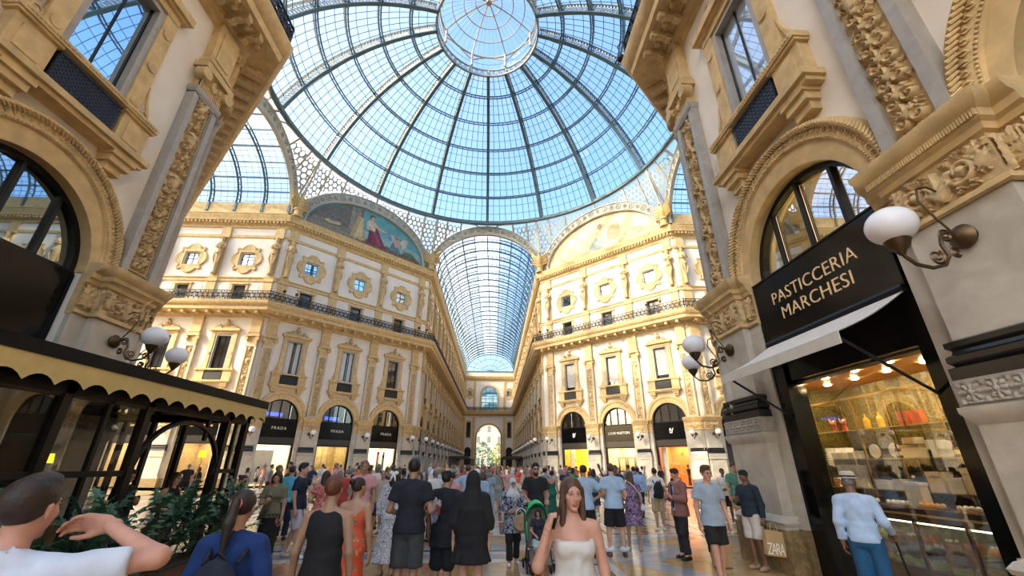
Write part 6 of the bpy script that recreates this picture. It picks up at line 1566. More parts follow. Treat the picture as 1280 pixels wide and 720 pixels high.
def sd_mesh(prims, h, cuts=(), pad=.03, holes=(), wr=0.0):
    """prims: ('c',a,b,ra,rb,k[,cut]) tapered limb, ('e',c,r,k) ellipsoid, ('s',c0,z0,z1,r0,r1,folds,amp,k) skirt"""
    los, his = [], []
    for p in prims:
        if p[0] == 'c':
            a, b = np.array(p[1], float), np.array(p[2], float); los += [a - p[3], b - p[4]]; his += [a + p[3], b + p[4]]
        elif p[0] == 'e': los.append(np.array(p[1]) - p[2]); his.append(np.array(p[1]) + p[2])
        else:
            m = np.maximum(p[4], p[5]); los.append(np.array([p[1][0] - m[0] - p[7], p[1][1] - m[1] - p[7], p[3]])); his.append(np.array([p[1][0] + m[0] + p[7], p[1][1] + m[1] + p[7], p[2]]))
    lo = np.min(los, 0) - pad; hi = np.max(his, 0) + pad; n = np.ceil((hi - lo) / h).astype(int) + 2
    V = np.full(n, .25); ax = [lo[i] + np.arange(n[i]) * h for i in range(3)]
    def sub(l, u):
        i0 = np.maximum(0, ((l - lo) / h).astype(int)); i1 = np.minimum(n, ((u - lo) / h).astype(int) + 2); return [slice(a, b) for a, b in zip(i0, i1)]
    def fr(s): return ax[0][s[0]][:, None, None], ax[1][s[1]][None, :, None], ax[2][s[2]][None, None, :]
    for p in prims:
        cut = None
        if p[0] == 'c':
            a, b = np.array(p[1], float), np.array(p[2], float); ra, rb, k = p[3], p[4], p[5]; m = max(ra, rb) + .06 + k
            s = sub(np.minimum(a, b) - m, np.maximum(a, b) + m); X, Y, Z = fr(s); ab = b - a; L2 = ab @ ab + 1e-9
            t = np.clip(((X - a[0]) * ab[0] + (Y - a[1]) * ab[1] + (Z - a[2]) * ab[2]) / L2, 0, 1)
            d = np.sqrt((X - a[0] - t * ab[0]) ** 2 + (Y - a[1] - t * ab[1]) ** 2 + (Z - a[2] - t * ab[2]) ** 2) - (ra + (rb - ra) * t)
            if len(p) > 6 and p[6]:
                u = ab / math.sqrt(L2); d = np.maximum(d, (X - b[0]) * u[0] + (Y - b[1]) * u[1] + (Z - b[2]) * u[2])
        elif p[0] == 'e':
            c, r, k = np.array(p[1], float), np.array(p[2], float), p[3]; m = r + .06 + k; s = sub(c - m, c + m); X, Y, Z = fr(s)
            q = np.sqrt(((X - c[0]) / r[0]) ** 2 + ((Y - c[1]) / r[1]) ** 2 + ((Z - c[2]) / r[2]) ** 2); g = np.sqrt(((X - c[0]) / r[0] ** 2) ** 2 + ((Y - c[1]) / r[1] ** 2) ** 2 + ((Z - c[2]) / r[2] ** 2) ** 2) + 1e-6
            d = q * (q - 1) / g; d = np.where(q < .05, -min(r), d)
        else:
            c, z0, z1, r0, r1, nf, amp, k = p[1:9]; m = max(max(r0), max(r1)) + .1; s = sub(np.array([c[0] - m, c[1] - m, z1 - .08]), np.array([c[0] + m, c[1] + m, z0 + .08])); X, Y, Z = fr(s)
            t = np.clip((z0 - Z) / (z0 - z1), 0, 1); rx = r0[0] + (r1[0] - r0[0]) * t; ry = r0[1] + (r1[1] - r0[1]) * t
            th = np.arctan2(Y - c[1], X - c[0]); f = 1 + amp / .2 * t * (np.sin(nf * th) + .5 * np.sin(1.7 * nf * th + 1))
            q = np.sqrt(((X - c[0]) / (rx * f)) ** 2 + ((Y - c[1]) / (ry * f)) ** 2); d = np.maximum((q - 1) * np.minimum(rx, ry), np.maximum(Z - z0, z1 - Z))
        v = V[tuple(s)]
        if k > 0:
            hh = np.maximum(k - np.abs(v - d), 0) / k; V[tuple(s)] = np.minimum(v, d) - hh * hh * k / 4
        else: V[tuple(s)] = np.minimum(v, d)
    X, Y, Z = ax[0][:, None, None], ax[1][None, :, None], ax[2][None, None, :]
    if wr: V = V + wr * (np.sin(23 * Z + 9 * X + 6 * np.sin(11 * X + 7 * Y)) * np.sin(15 * X - 12 * Y + 8 * Z) + .6 * np.sin(41 * Z - 17 * X + 13 * Y))
    for p in holes:
        c, r = np.array(p[0], float), np.array(p[1], float); q = np.sqrt(((X - c[0]) / r[0]) ** 2 + ((Y - c[1]) / r[1]) ** 2 + ((Z - c[2]) / r[2]) ** 2); V = np.maximum(V, (1 - q) * min(r))
    for pt, nr in cuts:
        nr = np.array(nr, float); nr /= np.linalg.norm(nr); V = np.maximum(V, (X - pt[0]) * nr[0] + (Y - pt[1]) * nr[1] + (Z - pt[2]) * nr[2])
    V[0] = V[-1] = .1; V[:, 0] = V[:, -1] = .1; V[:, :, 0] = V[:, :, -1] = .1
    return surface_nets(V, lo, h)
_sdm = sd_mesh
# hands -------------------------------------------------------------------
def make_hand(c1, c2, h=.0048, spread=.0):
    """right hand: wrist at the origin, fingers along +x, palm towards -y, thumb towards +z"""
    P = [('c', (-.03, 0, 0), (.02, 0, 0), .025, .026, .01)]
    kn = [(.092, .027), (.097, .009), (.092, -.010), (.083, -.027)]; ln = [(.040, .026, .020), (.045, .029, .021), (.041, .027, .020), (.032, .021, .018)]
    for i, (x, z) in enumerate(kn): P.append(('c', (.005, 0, z * .7), (x, .002, z), .019, .0125, .012))
    P.append(('e', (.05, -.006, 0), (.045, .013, .036), .012))
    for i, ((x, z), L) in enumerate(zip(kn, ln)):
        a = 0; p = np.array([x, .002, z]); sp = (1.5 - i) * spread
        for j, l in enumerate(L):
            a += (c1, c2, c2 * .7)[j]; q = p + np.array([math.cos(a) * l, -math.sin(a) * l, sp * l]); P.append(('c', p, q, .0098 - .0012 * j, .009 - .0012 * j, .003)); p = q
    P += [('c', (.012, -.004, .018), (.045, -.018, .040), .018, .013, .012), ('c', (.045, -.018, .040), (.075, -.03, .047), .0115, .0105, .004), ('c', (.075, -.03, .047), (.098, -.042, .044), .0105, .008, .003)]
    return sd_mesh(P, h, pad=.012)
HANDS = {'relaxed': make_hand(.35, .45), 'grip': make_hand(1.0, 1.15), 'hold': make_hand(.6, .75), 'flat': make_hand(.08, .1, spread=.12)}
HANDS_FAR = {k: make_hand(.4, .5, .0085) for k in ('relaxed',)}
# heads -------------------------------------------------------------------
def make_head(h, female=False):
    j = .9 if female else 1.0
    P = [('e', (0, -.014, .032), (.074, .093, .086), .02), ('e', (0, .026, -.035), (.059 * j, .062, .080), .02), ('e', (0, .062, -.100), (.026 * j, .022, .018), .02), ('c', (-.034, .078, .022), (.034, .078, .022), .012, .012, .014),
         ('c', (0, .090, .008), (0, .112, -.030), .007, .0125, .010), ('e', (-.013, .102, -.034), (.010, .010, .008), .006), ('e', (.013, .102, -.034), (.010, .010, .008), .006),
         ('e', (-.040, .060, -.022), (.020, .022, .020), .02), ('e', (.040, .060, -.022), (.020, .022, .020), .02),
         ('e', (0, .088, -.0615), (.024, .010, .0055), .004), ('e', (0, .087, -.071), (.020, .010, .007), .004),
         ('c', (0, -.016, -.07), (0, -.032, -.20), .050 * (.88 if female else 1), .055 * (.88 if female else 1), .02)]
    for s in (-1, 1): P += [('e', (s * .078, -.006, -.004), (.008, .019, .031), .006), ('c', (s * .084, -.018, .016), (s * .083, -.012, -.018), .006, .005, .003)]
    holes = [((s * .031, .098, .004), (.019, .016, .0105)) for s in (-1, 1)] if h < .01 else []
    v, f = sd_mesh(P, h, holes=holes, pad=.015)
    c = v[f].mean(1); mi = np.zeros(len(f), int)
    mi[(c[:, 1] > .086) & (c[:, 2] < -.056) & (c[:, 2] > -.079) & (np.abs(c[:, 0]) < .023 + .0)] = 1
    b = MB(); b.add(v, f.tolist()); b.m = mi.tolist()
    if h < .01:
        for s in (-1, 1):
            b.ball((s * .031, .0775, .004), .0122, 10, 7, 2); b.ball((s * .031, .0850, .0035), .0068, 8, 6, 3); b.ball((s * .031, .0778, .0088), .0138, 10, 6, 0, sc=(1.05, .97, .62)); b.ball((s * .031, .077, -.006), .0135, 10, 6, 0, sc=(1.05, .92, .5))
            b.tube([(s * .047, .075, .0215), (s * .032, .0885, .0265), (s * .015, .0925, .0250)], [.0018, .0034, .0030] if not female else [.0014, .0026, .0022], 5, 3)
            b.tube([(s * .047, .079, .006), (s * .031, .0905, .0135), (s * .017, .088, .005)], .0022, 4, 3)
    else:
        for s in (-1, 1): b.ball((s * .031, .083, .004), .0105, 6, 4, 3); b.tube([(s * .046, .075, .024), (s * .016, .091, .024)], .004, 4, 3)
    return b
HEADS = {(d, g): make_head({'hi': .0068, 'lo': .0125}[d], g == 'f') for d in ('hi', 'lo') for g in 'mf'}
# hair and headwear, in the head's frame --------------------------------------
def cap_cut(dy=0): return ((0, dy, -.012), (0, .94, -1))
HAIRM = {}
def hair_mesh(kind, h):
    key = (kind, h)
    if key in HAIRM: return HAIRM[key]
    sk = ('e', (0, -.017, .036), (.083, .100, .092), .02); cuts = [cap_cut()]; holes = []
    if kind == 'short': P = [sk, ('e', (0, .03, .105), (.055, .05, .03), .03)]
    elif kind == 'buzz': P = [('e', (0, -.015, .034), (.079, .097, .0905), .02)]
    elif kind == 'quiff': P = [sk, ('e', (0, .055, .112), (.055, .04, .035), .03), ('e', (0, -.01, .10), (.075, .08, .05), .03)]
    elif kind == 'long':
        P = [sk, ('e', (0, -.075, -.12), (.088, .045, .20), .04)] + [('c', (s * .074, .01, .03), (s * .082, .005, -.24), .024, .026, .02) for s in (-1, 1)]; cuts = [((0, 0, .0), (0, 1.0, -.9))] ; cuts = []
        holes = [((0, .10, -.05), (.066, .075, .115))]
    elif kind == 'bob':
        P = [sk, ('e', (0, -.05, -.05), (.095, .07, .11), .04)] + [('c', (s * .074, .01, .03), (s * .084, .0, -.10), .026, .03, .02) for s in (-1, 1)]; cuts = []; holes = [((0, .10, -.05), (.066, .075, .115))]
    elif kind == 'ponytail': P = [sk]; 
    elif kind == 'bun': P = [sk]
    elif kind == 'hijab':
        P = [('e', (0, -.012, .015), (.092, .112, .118), .03), ('c', (0, -.01, -.08), (0, -.015, -.20), .085, .13, .05), ('e', (0, -.01, -.25), (.20, .13, .09), .06)]; cuts = []; holes = [((0, .125, -.022), (.054, .075, .084))]
    elif kind == 'veil':
        P = [('e', (0, -.016, .02), (.094, .112, .118), .03), ('c', (0, -.03, -.06), (0, -.04, -.35), .095, .20, .06), ('e', (0, -.05, -.55), (.25, .16, .22), .08)]; cuts = []; holes = [((0, .125, -.022), (.054, .075, .084))]
    v, f = sd_mesh(P, h, cuts, holes=holes, pad=.02); b = MB(); b.add(v, f.tolist())
    if kind == 'ponytail':
        v, f = sd_mesh([('e', (0, -.115, .03), (.03, .03, .035), .02), ('c', (0, -.13, .03), (0, -.155, -.10), .032, .036, .02), ('c', (0, -.155, -.10), (0, -.13, -.30), .036, .010, .02)], h); b.add(v, f.tolist())
    if kind == 'bun':
        v, f = sd_mesh([('e', (0, -.11, .085), (.045, .042, .04), .02), ('e', (.02, -.12, .10), (.03, .03, .025), .015)], h); b.add(v, f.tolist())
    HAIRM[key] = b.mesh('hair', mat('hair_default', (.03, .02, .015), .6), 4); return HAIRM[key]

SKIN = {'fair': (.60, .36, .25), 'tan': (.46, .26, .16), 'olive': (.40, .23, .14), 'brown': (.22, .11, .06), 'ruddy': (.62, .32, .22)}
def skin_mats(k):
    c = SKIN[k]
    return [mat('skin_' + k, c, .5, var=.06, scale=15), mat('lips_' + k, (c[0] * .8, c[1] * .45, c[2] * .45), .4), mat('eye_white', (.75, .72, .68), .2), mat('eye_dark', (.015, .01, .008), .3)]
def cloth(name, c, r=.85, bump=.35): return mat('cloth_' + name, c, r, var=.10, scale=9, bump=bump, bscale=22)
HAIRC = {'black': (.012, .010, .009), 'dark': (.03, .018, .011), 'brown': (.09, .045, .022), 'light': (.25, .15, .07), 'grey': (.22, .21, .20), 'white': (.6, .58, .55), 'red': (.14, .04, .02)}
def hairm(k): return mat('hair_' + k, HAIRC[k], .55, var=.3, scale=30, bump=.5, bscale=60)

ARMS = {  # elbow, wrist, hand direction, palm direction, hand shape
    'down': ((.245, -.03, 1.13), (.262, .03, .89), (.05, .12, -1), (-1, .1, 0), 'relaxed'), 'back': ((.25, -.12, 1.15), (.235, -.17, .91), (0, -.05, -1), (-1, 0, 0), 'relaxed'), 'fwd': ((.245, .05, 1.14), (.25, .20, .95), (0, .5, -.85), (-1, 0, 0), 'relaxed'),
    'front': ((.235, .03, 1.14), (.10, .25, 1.17), (-.5, .5, .55), (-.4, -.5, .5), 'hold'), 'waist': ((.27, -.03, 1.14), (.12, .19, 1.06), (-.8, .5, .1), (0, -1, .2), 'hold'), 'hip': ((.43, -.06, 1.19), (.225, .03, 1.07), (-.7, .45, -.5), (-.6, -.7, 0), 'relaxed'),
    'phone': ((.30, .10, 1.17), (.225, .13, 1.41), (-.35, -.05, .95), (-.9, -.2, -.2), 'grip'), 'camera': ((.40, .17, 1.36), (.22, .27, 1.55), (-.55, .35, .5), (-.8, -.3, .2), 'hold'), 'reach': ((.26, .24, 1.36), (.25, .49, 1.41), (-.1, 1, .1), (0, -.1, -1), 'relaxed'),
    'carry': ((.25, -.03, 1.13), (.275, .02, .885), (.02, .05, -1), (-1, 0, 0), 'grip'), 'push': ((.25, -.02, 1.14), (.19, .22, 1.06), (-.1, .9, -.3), (0, -.2, -1), 'grip'), 'pocket': ((.29, -.08, 1.15), (.20, .04, .95), (-.15, .3, -1), (-1, 0, 0), 'relaxed'), 'cane': ((.26, -.06, 1.15), (.30, .18, 1.02), (0, .5, -.8), (-.2, -.2, -1), 'grip'), 'sky': ((.38, .18, 1.42), (.42, .30, 1.65), (.1, .3, .9), (-.3, .9, -.2), 'hold'),
    'lap': ((.26, .06, 1.14), (.17, .26, 1.05), (-.4, .8, -.3), (0, -.3, -1), 'relaxed')}
LEGS = {'stand': ((.10, .01, .50, .10, -.02, .085), (.10, .01, .50, .10, -.02, .085)), 'wide': ((.13, .01, .50, .15, -.02, .085), (.13, .01, .50, .15, -.02, .085)), 'contra': ((.10, -.01, .50, .10, -.03, .085), (.13, .07, .50, .15, .05, .085)),
        'walk': ((.09, .17, .52, .09, .25, .10), (.09, -.02, .50, .09, -.25, .16)), 'walk2': ((.09, -.02, .50, .09, -.25, .16), (.09, .17, .52, .09, .25, .10)), 'step': ((.09, .10, .51, .09, .13, .085), (.10, -.02, .50, .10, -.14, .10))}
def V3(a): return np.array(a, float)
def joints(sex, arms, legs, lean=0.0, side=0.0):
    J = {}; w = .185 if sex == 'm' else .162
    def tilt(p):
        q = V3(p); k = (q[2] - .95); 
        if k > 0: q = q + V3((side * k, lean * k, -.15 * (lean ** 2 + side ** 2) * k))
        return q
    for s, nm, arm in ((1, 'R', arms[0]), (-1, 'L', arms[1])):
        a = ARMS[arm] if isinstance(arm, str) else arm; dx = w - .185
        J['sh' + nm] = tilt((s * w, -.01, 1.408)); J['el' + nm] = tilt((s * (a[0][0] + dx), a[0][1], a[0][2])); J['wr' + nm] = tilt((s * (a[1][0] + dx), a[1][1], a[1][2])); J['hd' + nm] = (V3((s * a[2][0], *a[2][1:])), V3((s * a[3][0], *a[3][1:])), a[4])
    lg = LEGS[legs] if isinstance(legs, str) else legs
    for s, nm, l in ((1, 'R', lg[0]), (-1, 'L', lg[1])):
        J['hp' + nm] = V3((s * .09, 0, .93)); J['kn' + nm] = V3((s * l[0], l[1], l[2])); J['an' + nm] = V3((s * l[3], l[4], l[5]))
    J['pel'] = V3((0, 0, .96)); J['wai'] = tilt((0, .0, 1.12)); J['che'] = tilt((0, 0, 1.29)); J['nk'] = tilt((0, -.012, 1.45)); J['hd'] = tilt((0, .02, 1.635))
    return J
def torso(J, sex, g=0.0, k=.05, wide=1.0):
    f = sex == 'f'; e = lambda p, r, dz=0, dy=0: ('e', p + V3((0, dy, dz)), V3(r) * V3((wide, wide, 1)) + g, k)
    P = [e(J['pel'], (.165 if f else .158, .112, .12)), e(J['wai'], (.122 if f else .142, .092 if f else .10, .15)), e(J['che'], (.142 if f else .165, .102 if f else .115, .18))]
    P.append(('c', J['shL'] * .85 + J['che'] * .15 + V3((0, 0, .01)), J['shR'] * .85 + J['che'] * .15 + V3((0, 0, .01)), .048 + g, .048 + g, k))
    for nm in 'RL': P.append(('c', J['nk'] + V3((0, -.01, .0)), J['sh' + nm] * .72 + J['nk'] * .28 + V3((0, 0, .004)), .046 + g, .044 + g, .03))
    P.append(('e', J['pel'] + V3((0, -.06, -.05)), V3((.13, .075, .085)) + g, k))
    if f:
        for s in (-1, 1): P.append(('e', J['che'] + V3((s * .068, .085, .0)), V3((.06, .05, .058)) + g, .03))
    P.append(('c', J['nk'] - V3((0, 0, .03)), J['nk'] * .6 + J['hd'] * .4, (.058 if not f else .05) + g, (.052 if not f else .044) + g * .3, .03))
    return P
def limbs(J, which, g=0.0, cut=1.0, k=.025, flare=0.0):
    P = []
    for nm in ('R', 'L'):
        if 'arm' in which:
            t = min(1, cut); b = J['sh' + nm] + (J['el' + nm] - J['sh' + nm]) * t
            P.append(('c', J['sh' + nm], b, .050 + g, .050 + (.040 - .050) * t + g + flare, k, cut < 1))
            if cut > 1:
                t2 = min(1, cut - 1); b2 = J['el' + nm] + (J['wr' + nm] - J['el' + nm]) * t2; P.append(('c', J['el' + nm], b2, .041 + g, .041 + (.027 - .041) * t2 + g + flare, k, g > 0))
        if 'leg' in which:
            t = min(1, cut); b = J['hp' + nm] + (J['kn' + nm] - J['hp' + nm]) * t
            P.append(('c', J['hp' + nm] - V3((0, 0, .02)), b, .088 + g, .088 + (.056 - .088) * t + g + flare, k, cut < 1))
            if cut > 1:
                t2 = min(1, cut - 1); b2 = J['kn' + nm] + (J['an' + nm] - J['kn' + nm]) * t2; P.append(('c', J['kn' + nm], b2, .055 + g, .055 + (.036 - .055) * t2 + g + flare, k, g > 0))
                if g == 0:
                    c = J['kn' + nm] * .68 + J['an' + nm] * .32 + V3((0, -.022, 0)); P.append(('e', c, V3((.046, .048, .10)), .03))
    return P
def frame_of(d, pal):
    x = Vector(d).normalized(); y = -Vector(pal); y = (y - x * y.dot(x)).normalized(); z = x.cross(y); return x, y, z
def join_hand(b, J, nm, hands):
    d, pal, kind = J['hd' + nm]; v, f = hands.get(kind, hands['relaxed']); x, y, z = frame_of(d, pal)
    # thumb forward: mirror the mesh when the frame puts it backward
    ref = Vector((0, 1, 0)) if abs(d[1]) < .8 * np.linalg.norm(d) else Vector((-1 if nm == 'R' else 1, 0, 0))
    if d[2] > .5: ref = Vector((0, -.3, 0)) + Vector((0, 0, .01)) - Vector((1 if nm == 'R' else -1, 0, 0)) * .2
    fl = -1 if z.dot(ref) < 0 else 1
    W = v.copy(); W[:, 2] *= fl; A = np.array([x, y, z]).T; W = W @ A.T + J['wr' + nm]; F = f if fl > 0 else f[:, ::-1]
    b.add(W, F.tolist())
def head_matrix(J, yaw, pitch, roll=0): return Matrix.Translation(J['hd']) @ Matrix.Rotation(yaw, 4, 'Z') @ Matrix.Rotation(pitch, 4, 'X') @ Matrix.Rotation(roll, 4, 'Y')
def shoe_mesh(J, nm, bare=False):
    a = J['an' + nm]; pitch = 0
    zb = a[2] - .085; t = V3((.0, .0, 0)); s = 1 if nm == 'R' else -1
    heel = V3((a[0], a[1] - .035, zb + .04)); toe = V3((a[0] + s * .02, a[1] + .155, max(.03, zb * .4 + .028)))
    P = [('c', heel, toe, .040, .036, .02), ('e', heel + (toe - heel) * .62 + V3((0, 0, .0)), V3((.048, .075, .034)), .02), ('c', a + V3((0, .0, -.02)), heel + V3((0, .03, .01)), .046, .046, .02)]
    return sd_mesh(P, .012, [((0, 0, max(.002, min(zb, .09) * .2)), (0, 0, -1)), (a + V3((0, 0, .035)), (0, 0, 1))], pad=.02)
def garment(kind, J, sex, h):
    wr = .0034 if h < .02 else .0028
    def sd_mesh(P, h, cuts=(), holes=()): return _sdm(P, h, cuts, holes=holes, wr=wr)
    """(object name, verts, faces) of a piece of clothing fitted on the joints"""
    opt = {}
    if isinstance(kind, tuple): kind, opt = kind
    g = opt.get('g', .017); wide = opt.get('wide', 1.0); T = torso(J, sex, g, .05, wide)
    neck = (J['nk'] + V3((0, -.02, .062)), (0, .45, 1)); NH = [(J['nk'] + V3((0, .035, .075)), (opt.get('nw', .062), .085, .072))]; hem = lambda z: ((0, 0, z), (0, 0, -1))
    if kind in ('tee', 'shirt', 'polo', 'jacket', 'longtee'):
        cut = {'tee': .62, 'polo': .62, 'longtee': .95, 'shirt': 1.92, 'jacket': 1.95}[kind]; cut = opt.get('sleeve', cut)
        z = opt.get('hem', {'tee': .88, 'polo': .88, 'longtee': .80, 'shirt': .90, 'jacket': .80}[kind]); P = T + limbs(J, ('arm',), g + (.002 if cut < 1 else .001), cut, .03, opt.get('flare', .016 if cut < 1 else .004))
        if z < .95: P.append(('s', J['pel'][:2], 1.12, z - .02, (.145 * wide + g, .105 + g), ((.196 if kind != 'shirt' else .158) * wide + g, (.150 if kind != 'shirt' else .12) + g), 7, .003, .05))
        cuts = [neck, hem(z)]
        if kind == 'jacket': pass
        return 'shirt' if kind != 'jacket' else 'jacket', *sd_mesh(P, h, cuts, holes=NH + list(opt.get('holes', ())))
    if kind == 'tank': return 'vest', *sd_mesh(T[:3] + T[6:-1] + [('c', J['shL'] * .62 + J['nk'] * .38 + V3((0, 0, -.03)), J['shR'] * .62 + J['nk'] * .38 + V3((0, 0, -.03)), .062, .062, .05), ('s', J['pel'][:2], 1.1, opt.get('hem', .86), (.15, .11), (.19, .145), 7, .003, .05)], h, [neck, hem(opt.get('hem', .86))], holes=NH + [(J['sh' + n] + V3(((.045 if n == 'R' else -.045), 0, .0)), (.06, .2, .10)) for n in 'RL'])
    if kind in ('shorts', 'trousers', 'leggings'):
        cut = {'shorts': opt.get('len', .9), 'trousers': 1.95, 'leggings': 1.9}[kind]; g2 = {'shorts': .022, 'trousers': .018, 'leggings': .006}[kind]
        P = [('e', J['pel'], V3((.162, .118, .12)) + g2 * .6, .05), ('e', J['pel'] + V3((0, -.055, -.05)), V3((.135, .085, .09)) + g2 * .6, .05)] + limbs(J, ('leg',), g2, cut, .03, {'shorts': .03, 'trousers': .02, 'leggings': 0}[kind])
        return kind, *sd_mesh(P, h, [((0, 0, 1.06), (0, 0, 1))])
    if kind in ('skirt', 'dress', 'tubedress', 'tunic', 'slip'):
        z = opt.get('hem', .45); r = opt.get('r', (.22, .18)); P = [('e', J['pel'], V3((.168, .12, .13)) + g, .05), ('s', J['pel'][:2], 1.08, z, (.145, .11), r, opt.get('folds', 9), opt.get('amp', .010), .05), ('e', J['pel'] + V3((0, -.06, -.05)), V3((.135, .08, .09)) + g, .05)]
        cuts = [hem(z + .005)]
        if kind == 'skirt': return 'skirt', *sd_mesh(P, h, cuts + [((0, 0, 1.08), (0, 0, 1))])
        if kind == 'tubedress': return 'dress', *sd_mesh(P + T[:3] + T[6:-1], h, cuts + [(J['che'] + V3((0, 0, .055)), (0, .1, 1))])
        if kind == 'slip': return 'dress', *sd_mesh(P + T[:3] + T[6:-1] + [('c', J['che'] + V3((s * .07, y, .08)), J['nk'] + V3((s * .085, 0, -.01)), .012, .012, .0) for s in (-1, 1) for y in (.11, -.10)], h, cuts + [(J['nk'] + V3((0, 0, -.0)), (0, 0, 1))], holes=[((J['che'] + J['nk']) / 2 + V3((0, -.1, .12)), (.13, .13, .2)), ((J['che'] + J['nk']) / 2 + V3((0, .1, .12)), (.11, .13, .15))])
        P = P + T + limbs(J, ('arm',), g + .008, opt.get('sleeve', .6 if kind == 'dress' else 1.9), .03, .012)
        return ('dress' if kind == 'dress' else 'tunic'), *sd_mesh(P, h, cuts + [neck], holes=NH)
def person(x, y, h, rz, sex, skin, arms, legs, hair, clothes, label, shoes=None, yaw=0.0, pitch=0.0, lean=0.0, side=0.0, group=None, res='hi', wide=1.0, z=0.0, extras=None):
    """builds one person facing (-sin rz, cos rz); returns (root, joints, scale)"""
    root = empty('person', (x, y, z), rz, label, 'person', group); s = h / 1.75; root.scale = (s, s, s)
    J = joints(sex, arms, legs, lean, side); vox = {'hi': .0165, 'mid': .019, 'lo': .026}[res]
    P = torso(J, sex, 0, .05, wide) + limbs(J, ('arm', 'leg'), 0, 2.0)
    for nm in 'RL':
        a = J['an' + nm]; P.append(('c', a, a + V3((.0, .12, -.05)), .034, .028, .02))
    v, f = sd_mesh(P, vox); b = MB(); b.add(v, f.tolist())
    for nm in 'RL': join_hand(b, J, nm, HANDS if res != 'lo' else HANDS_FAR)
    HM = head_matrix(J, yaw, pitch); b.join(HEADS[('hi' if res == 'hi' else 'lo', sex)], HM)
    b.obj('body', skin_mats(skin), root, 4)
    if hair:
        for hk in ([hair] if isinstance(hair[0], str) else hair):
            m = hairm(hk[1]) if isinstance(hk[1], str) else hk[1]
            o = inst({'hijab': 'headscarf', 'veil': 'headscarf'}.get(hk[0], 'hair'), hair_mesh(hk[0], .009 if res == 'hi' else .014), root, M=HM); o.material_slots[0].link = 'OBJECT'; o.material_slots[0].material = m
    for kind, m in clothes:
        nm, v, f = garment(kind, J, sex, vox); q = MB(); q.add(v, f.tolist()); q.obj(nm, m, root, 4)
    if shoes:
        for nm in 'RL': v, f = shoe_mesh(J, nm); q = MB(); q.add(v, f.tolist()); q.obj('shoe', shoes, root, 4)
    root['HM'] = 0; del root['HM']
    return root, J, s, HM
def W2(root, p, J=None):
    """a point of the person's own frame in the scene"""
    M = Matrix.Translation(root.location) @ Matrix.Rotation(root.rotation_euler.z, 4, 'Z') @ Matrix.Diagonal((*root.scale, 1)); return M @ Vector(p)
def glasses(par, HM, m, dark=True):
    b = MB()
    for s in (-1, 1):
        if dark: b.ball((s * .031, .098, .004), .022, 10, 6, sc=(1, .25, .75))
        else: b.tube([(s * .031 + .021 * math.cos(a), .099, .004 + .016 * math.sin(a)) for a in np.linspace(0, 6.28, 13)[:-1]], .0022, 4, closed=True)
        b.tube([(s * .052, .094, .010), (s * .078, .05, .012), (s * .083, -.01, .006)], .0025, 4)
    b.tube([(-.011, .104, .008), (0, .107, .010), (.011, .104, .008)], .0022, 4)
    o = b.obj('glasses', m, par, 4); o.matrix_local = HM; return o
# ================================================================ the people in the gallery
WH = lambda n='white', c=(.78, .78, .76): cloth(n, c)
BLK = cloth('black', (.012, .012, .013)); LBLUE = cloth('light_blue', (.40, .55, .72)); NAVY = cloth('navy', (.012, .018, .04)); WHITE = WH(); KHAKI = cloth('khaki', (.45, .34, .2)); GREYD = cloth('dark_grey', (.05, .055, .055))
SH_BLK = mat('shoe_black', (.012, .011, .01), .4); SH_WHT = mat('shoe_white', (.7, .68, .66), .5); SH_BRN = mat('shoe_brown', (.09, .04, .025), .4); SH_TAN = mat('shoe_tan', (.4, .28, .18), .5)
KRAFT = mat('kraft_paper', (.48, .33, .16), .8, var=.06, bump=.15); LEATH = mat('tan_leather', (.24, .10, .045), .45, var=.1)
def backpack(root, label, m, J):
    o = empty('backpack', tuple(W2(root, J['che'] + V3((0, -.22, -.36)))), root.rotation_euler.z, label, 'backpack'); o.scale = root.scale
    v, f = sd_mesh([('e', (0, 0, .20), (.155, .09, .24), .06), ('e', (0, -.06, .12), (.12, .05, .12), .04), ('c', (-.12, .02, .03), (.12, .02, .03), .06, .06, .05)], .016); b = MB(); b.add(v, f.tolist()); b.obj('bag_body', m, o, 4)
    for s in (-1, 1): b = MB(); b.tube([(s * .10, .05, .40), (s * .115, .14, .47), (s * .12, .27, .42), (s * .125, .33, .30), (s * .14, .28, .15), (s * .13, .07, .06)], .018, 5); b.obj('strap', m, o, 4)
    b = MB(); b.tube([(-.1, -.09, .3), (0, -.105, .33), (.1, -.09, .3)], .006, 4); b.tube([(-.05, 0, .43), (0, -.01, .47), (.05, 0, .43)], .010, 4); b.obj('zip', SH_BLK, o)
    return o
def paper_bag(loc, rz, w, h, d, label, txt=None, m=None, tilt=0):
    o = empty('paper_bag', loc, rz, label, 'bag'); o.rotation_euler = (0, tilt, rz); b = MB()
    b.add([(x, y, z) for z in (0, h) for x, y in ((-w / 2, -d / 2), (w / 2, -d / 2), (w / 2, d / 2), (-w / 2, d / 2))] + [(-w / 2, 0, h * .5), (w / 2, 0, h * .5)], [(0, 3, 2, 1), (0, 1, 5, 4), (2, 3, 7, 6), (1, 2, 9), (1, 9, 5), (9, 2, 6), (9, 6, 5), (3, 0, 8), (8, 0, 4), (8, 4, 7), (3, 8, 7)]); b.obj('paper', m or KRAFT, o)
    b = MB()
    for y in (-d / 2, d / 2): b.tube([(-w * .2, y, h - .01), (-w * .16, y * .6, h + .10), (0, 0, h + .14), (w * .16, y * .6, h + .10), (w * .2, y, h - .01)], .006, 5)
    b.obj('handle', m or KRAFT, o)
    if txt:
        me = text_mesh(txt, h * .38, .002, 'lettering', .72, .0); me.materials.append(mat('bag_print', (.85, .82, .75), .6)); inst('lettering', me, o, M=Matrix.Translation((0, -d / 2 - .003, h * .26)) @ Matrix.Rotation(PI / 2, 4, 'X') @ Matrix.Diagonal((.92, 1.75, 1, 1)))
    return o
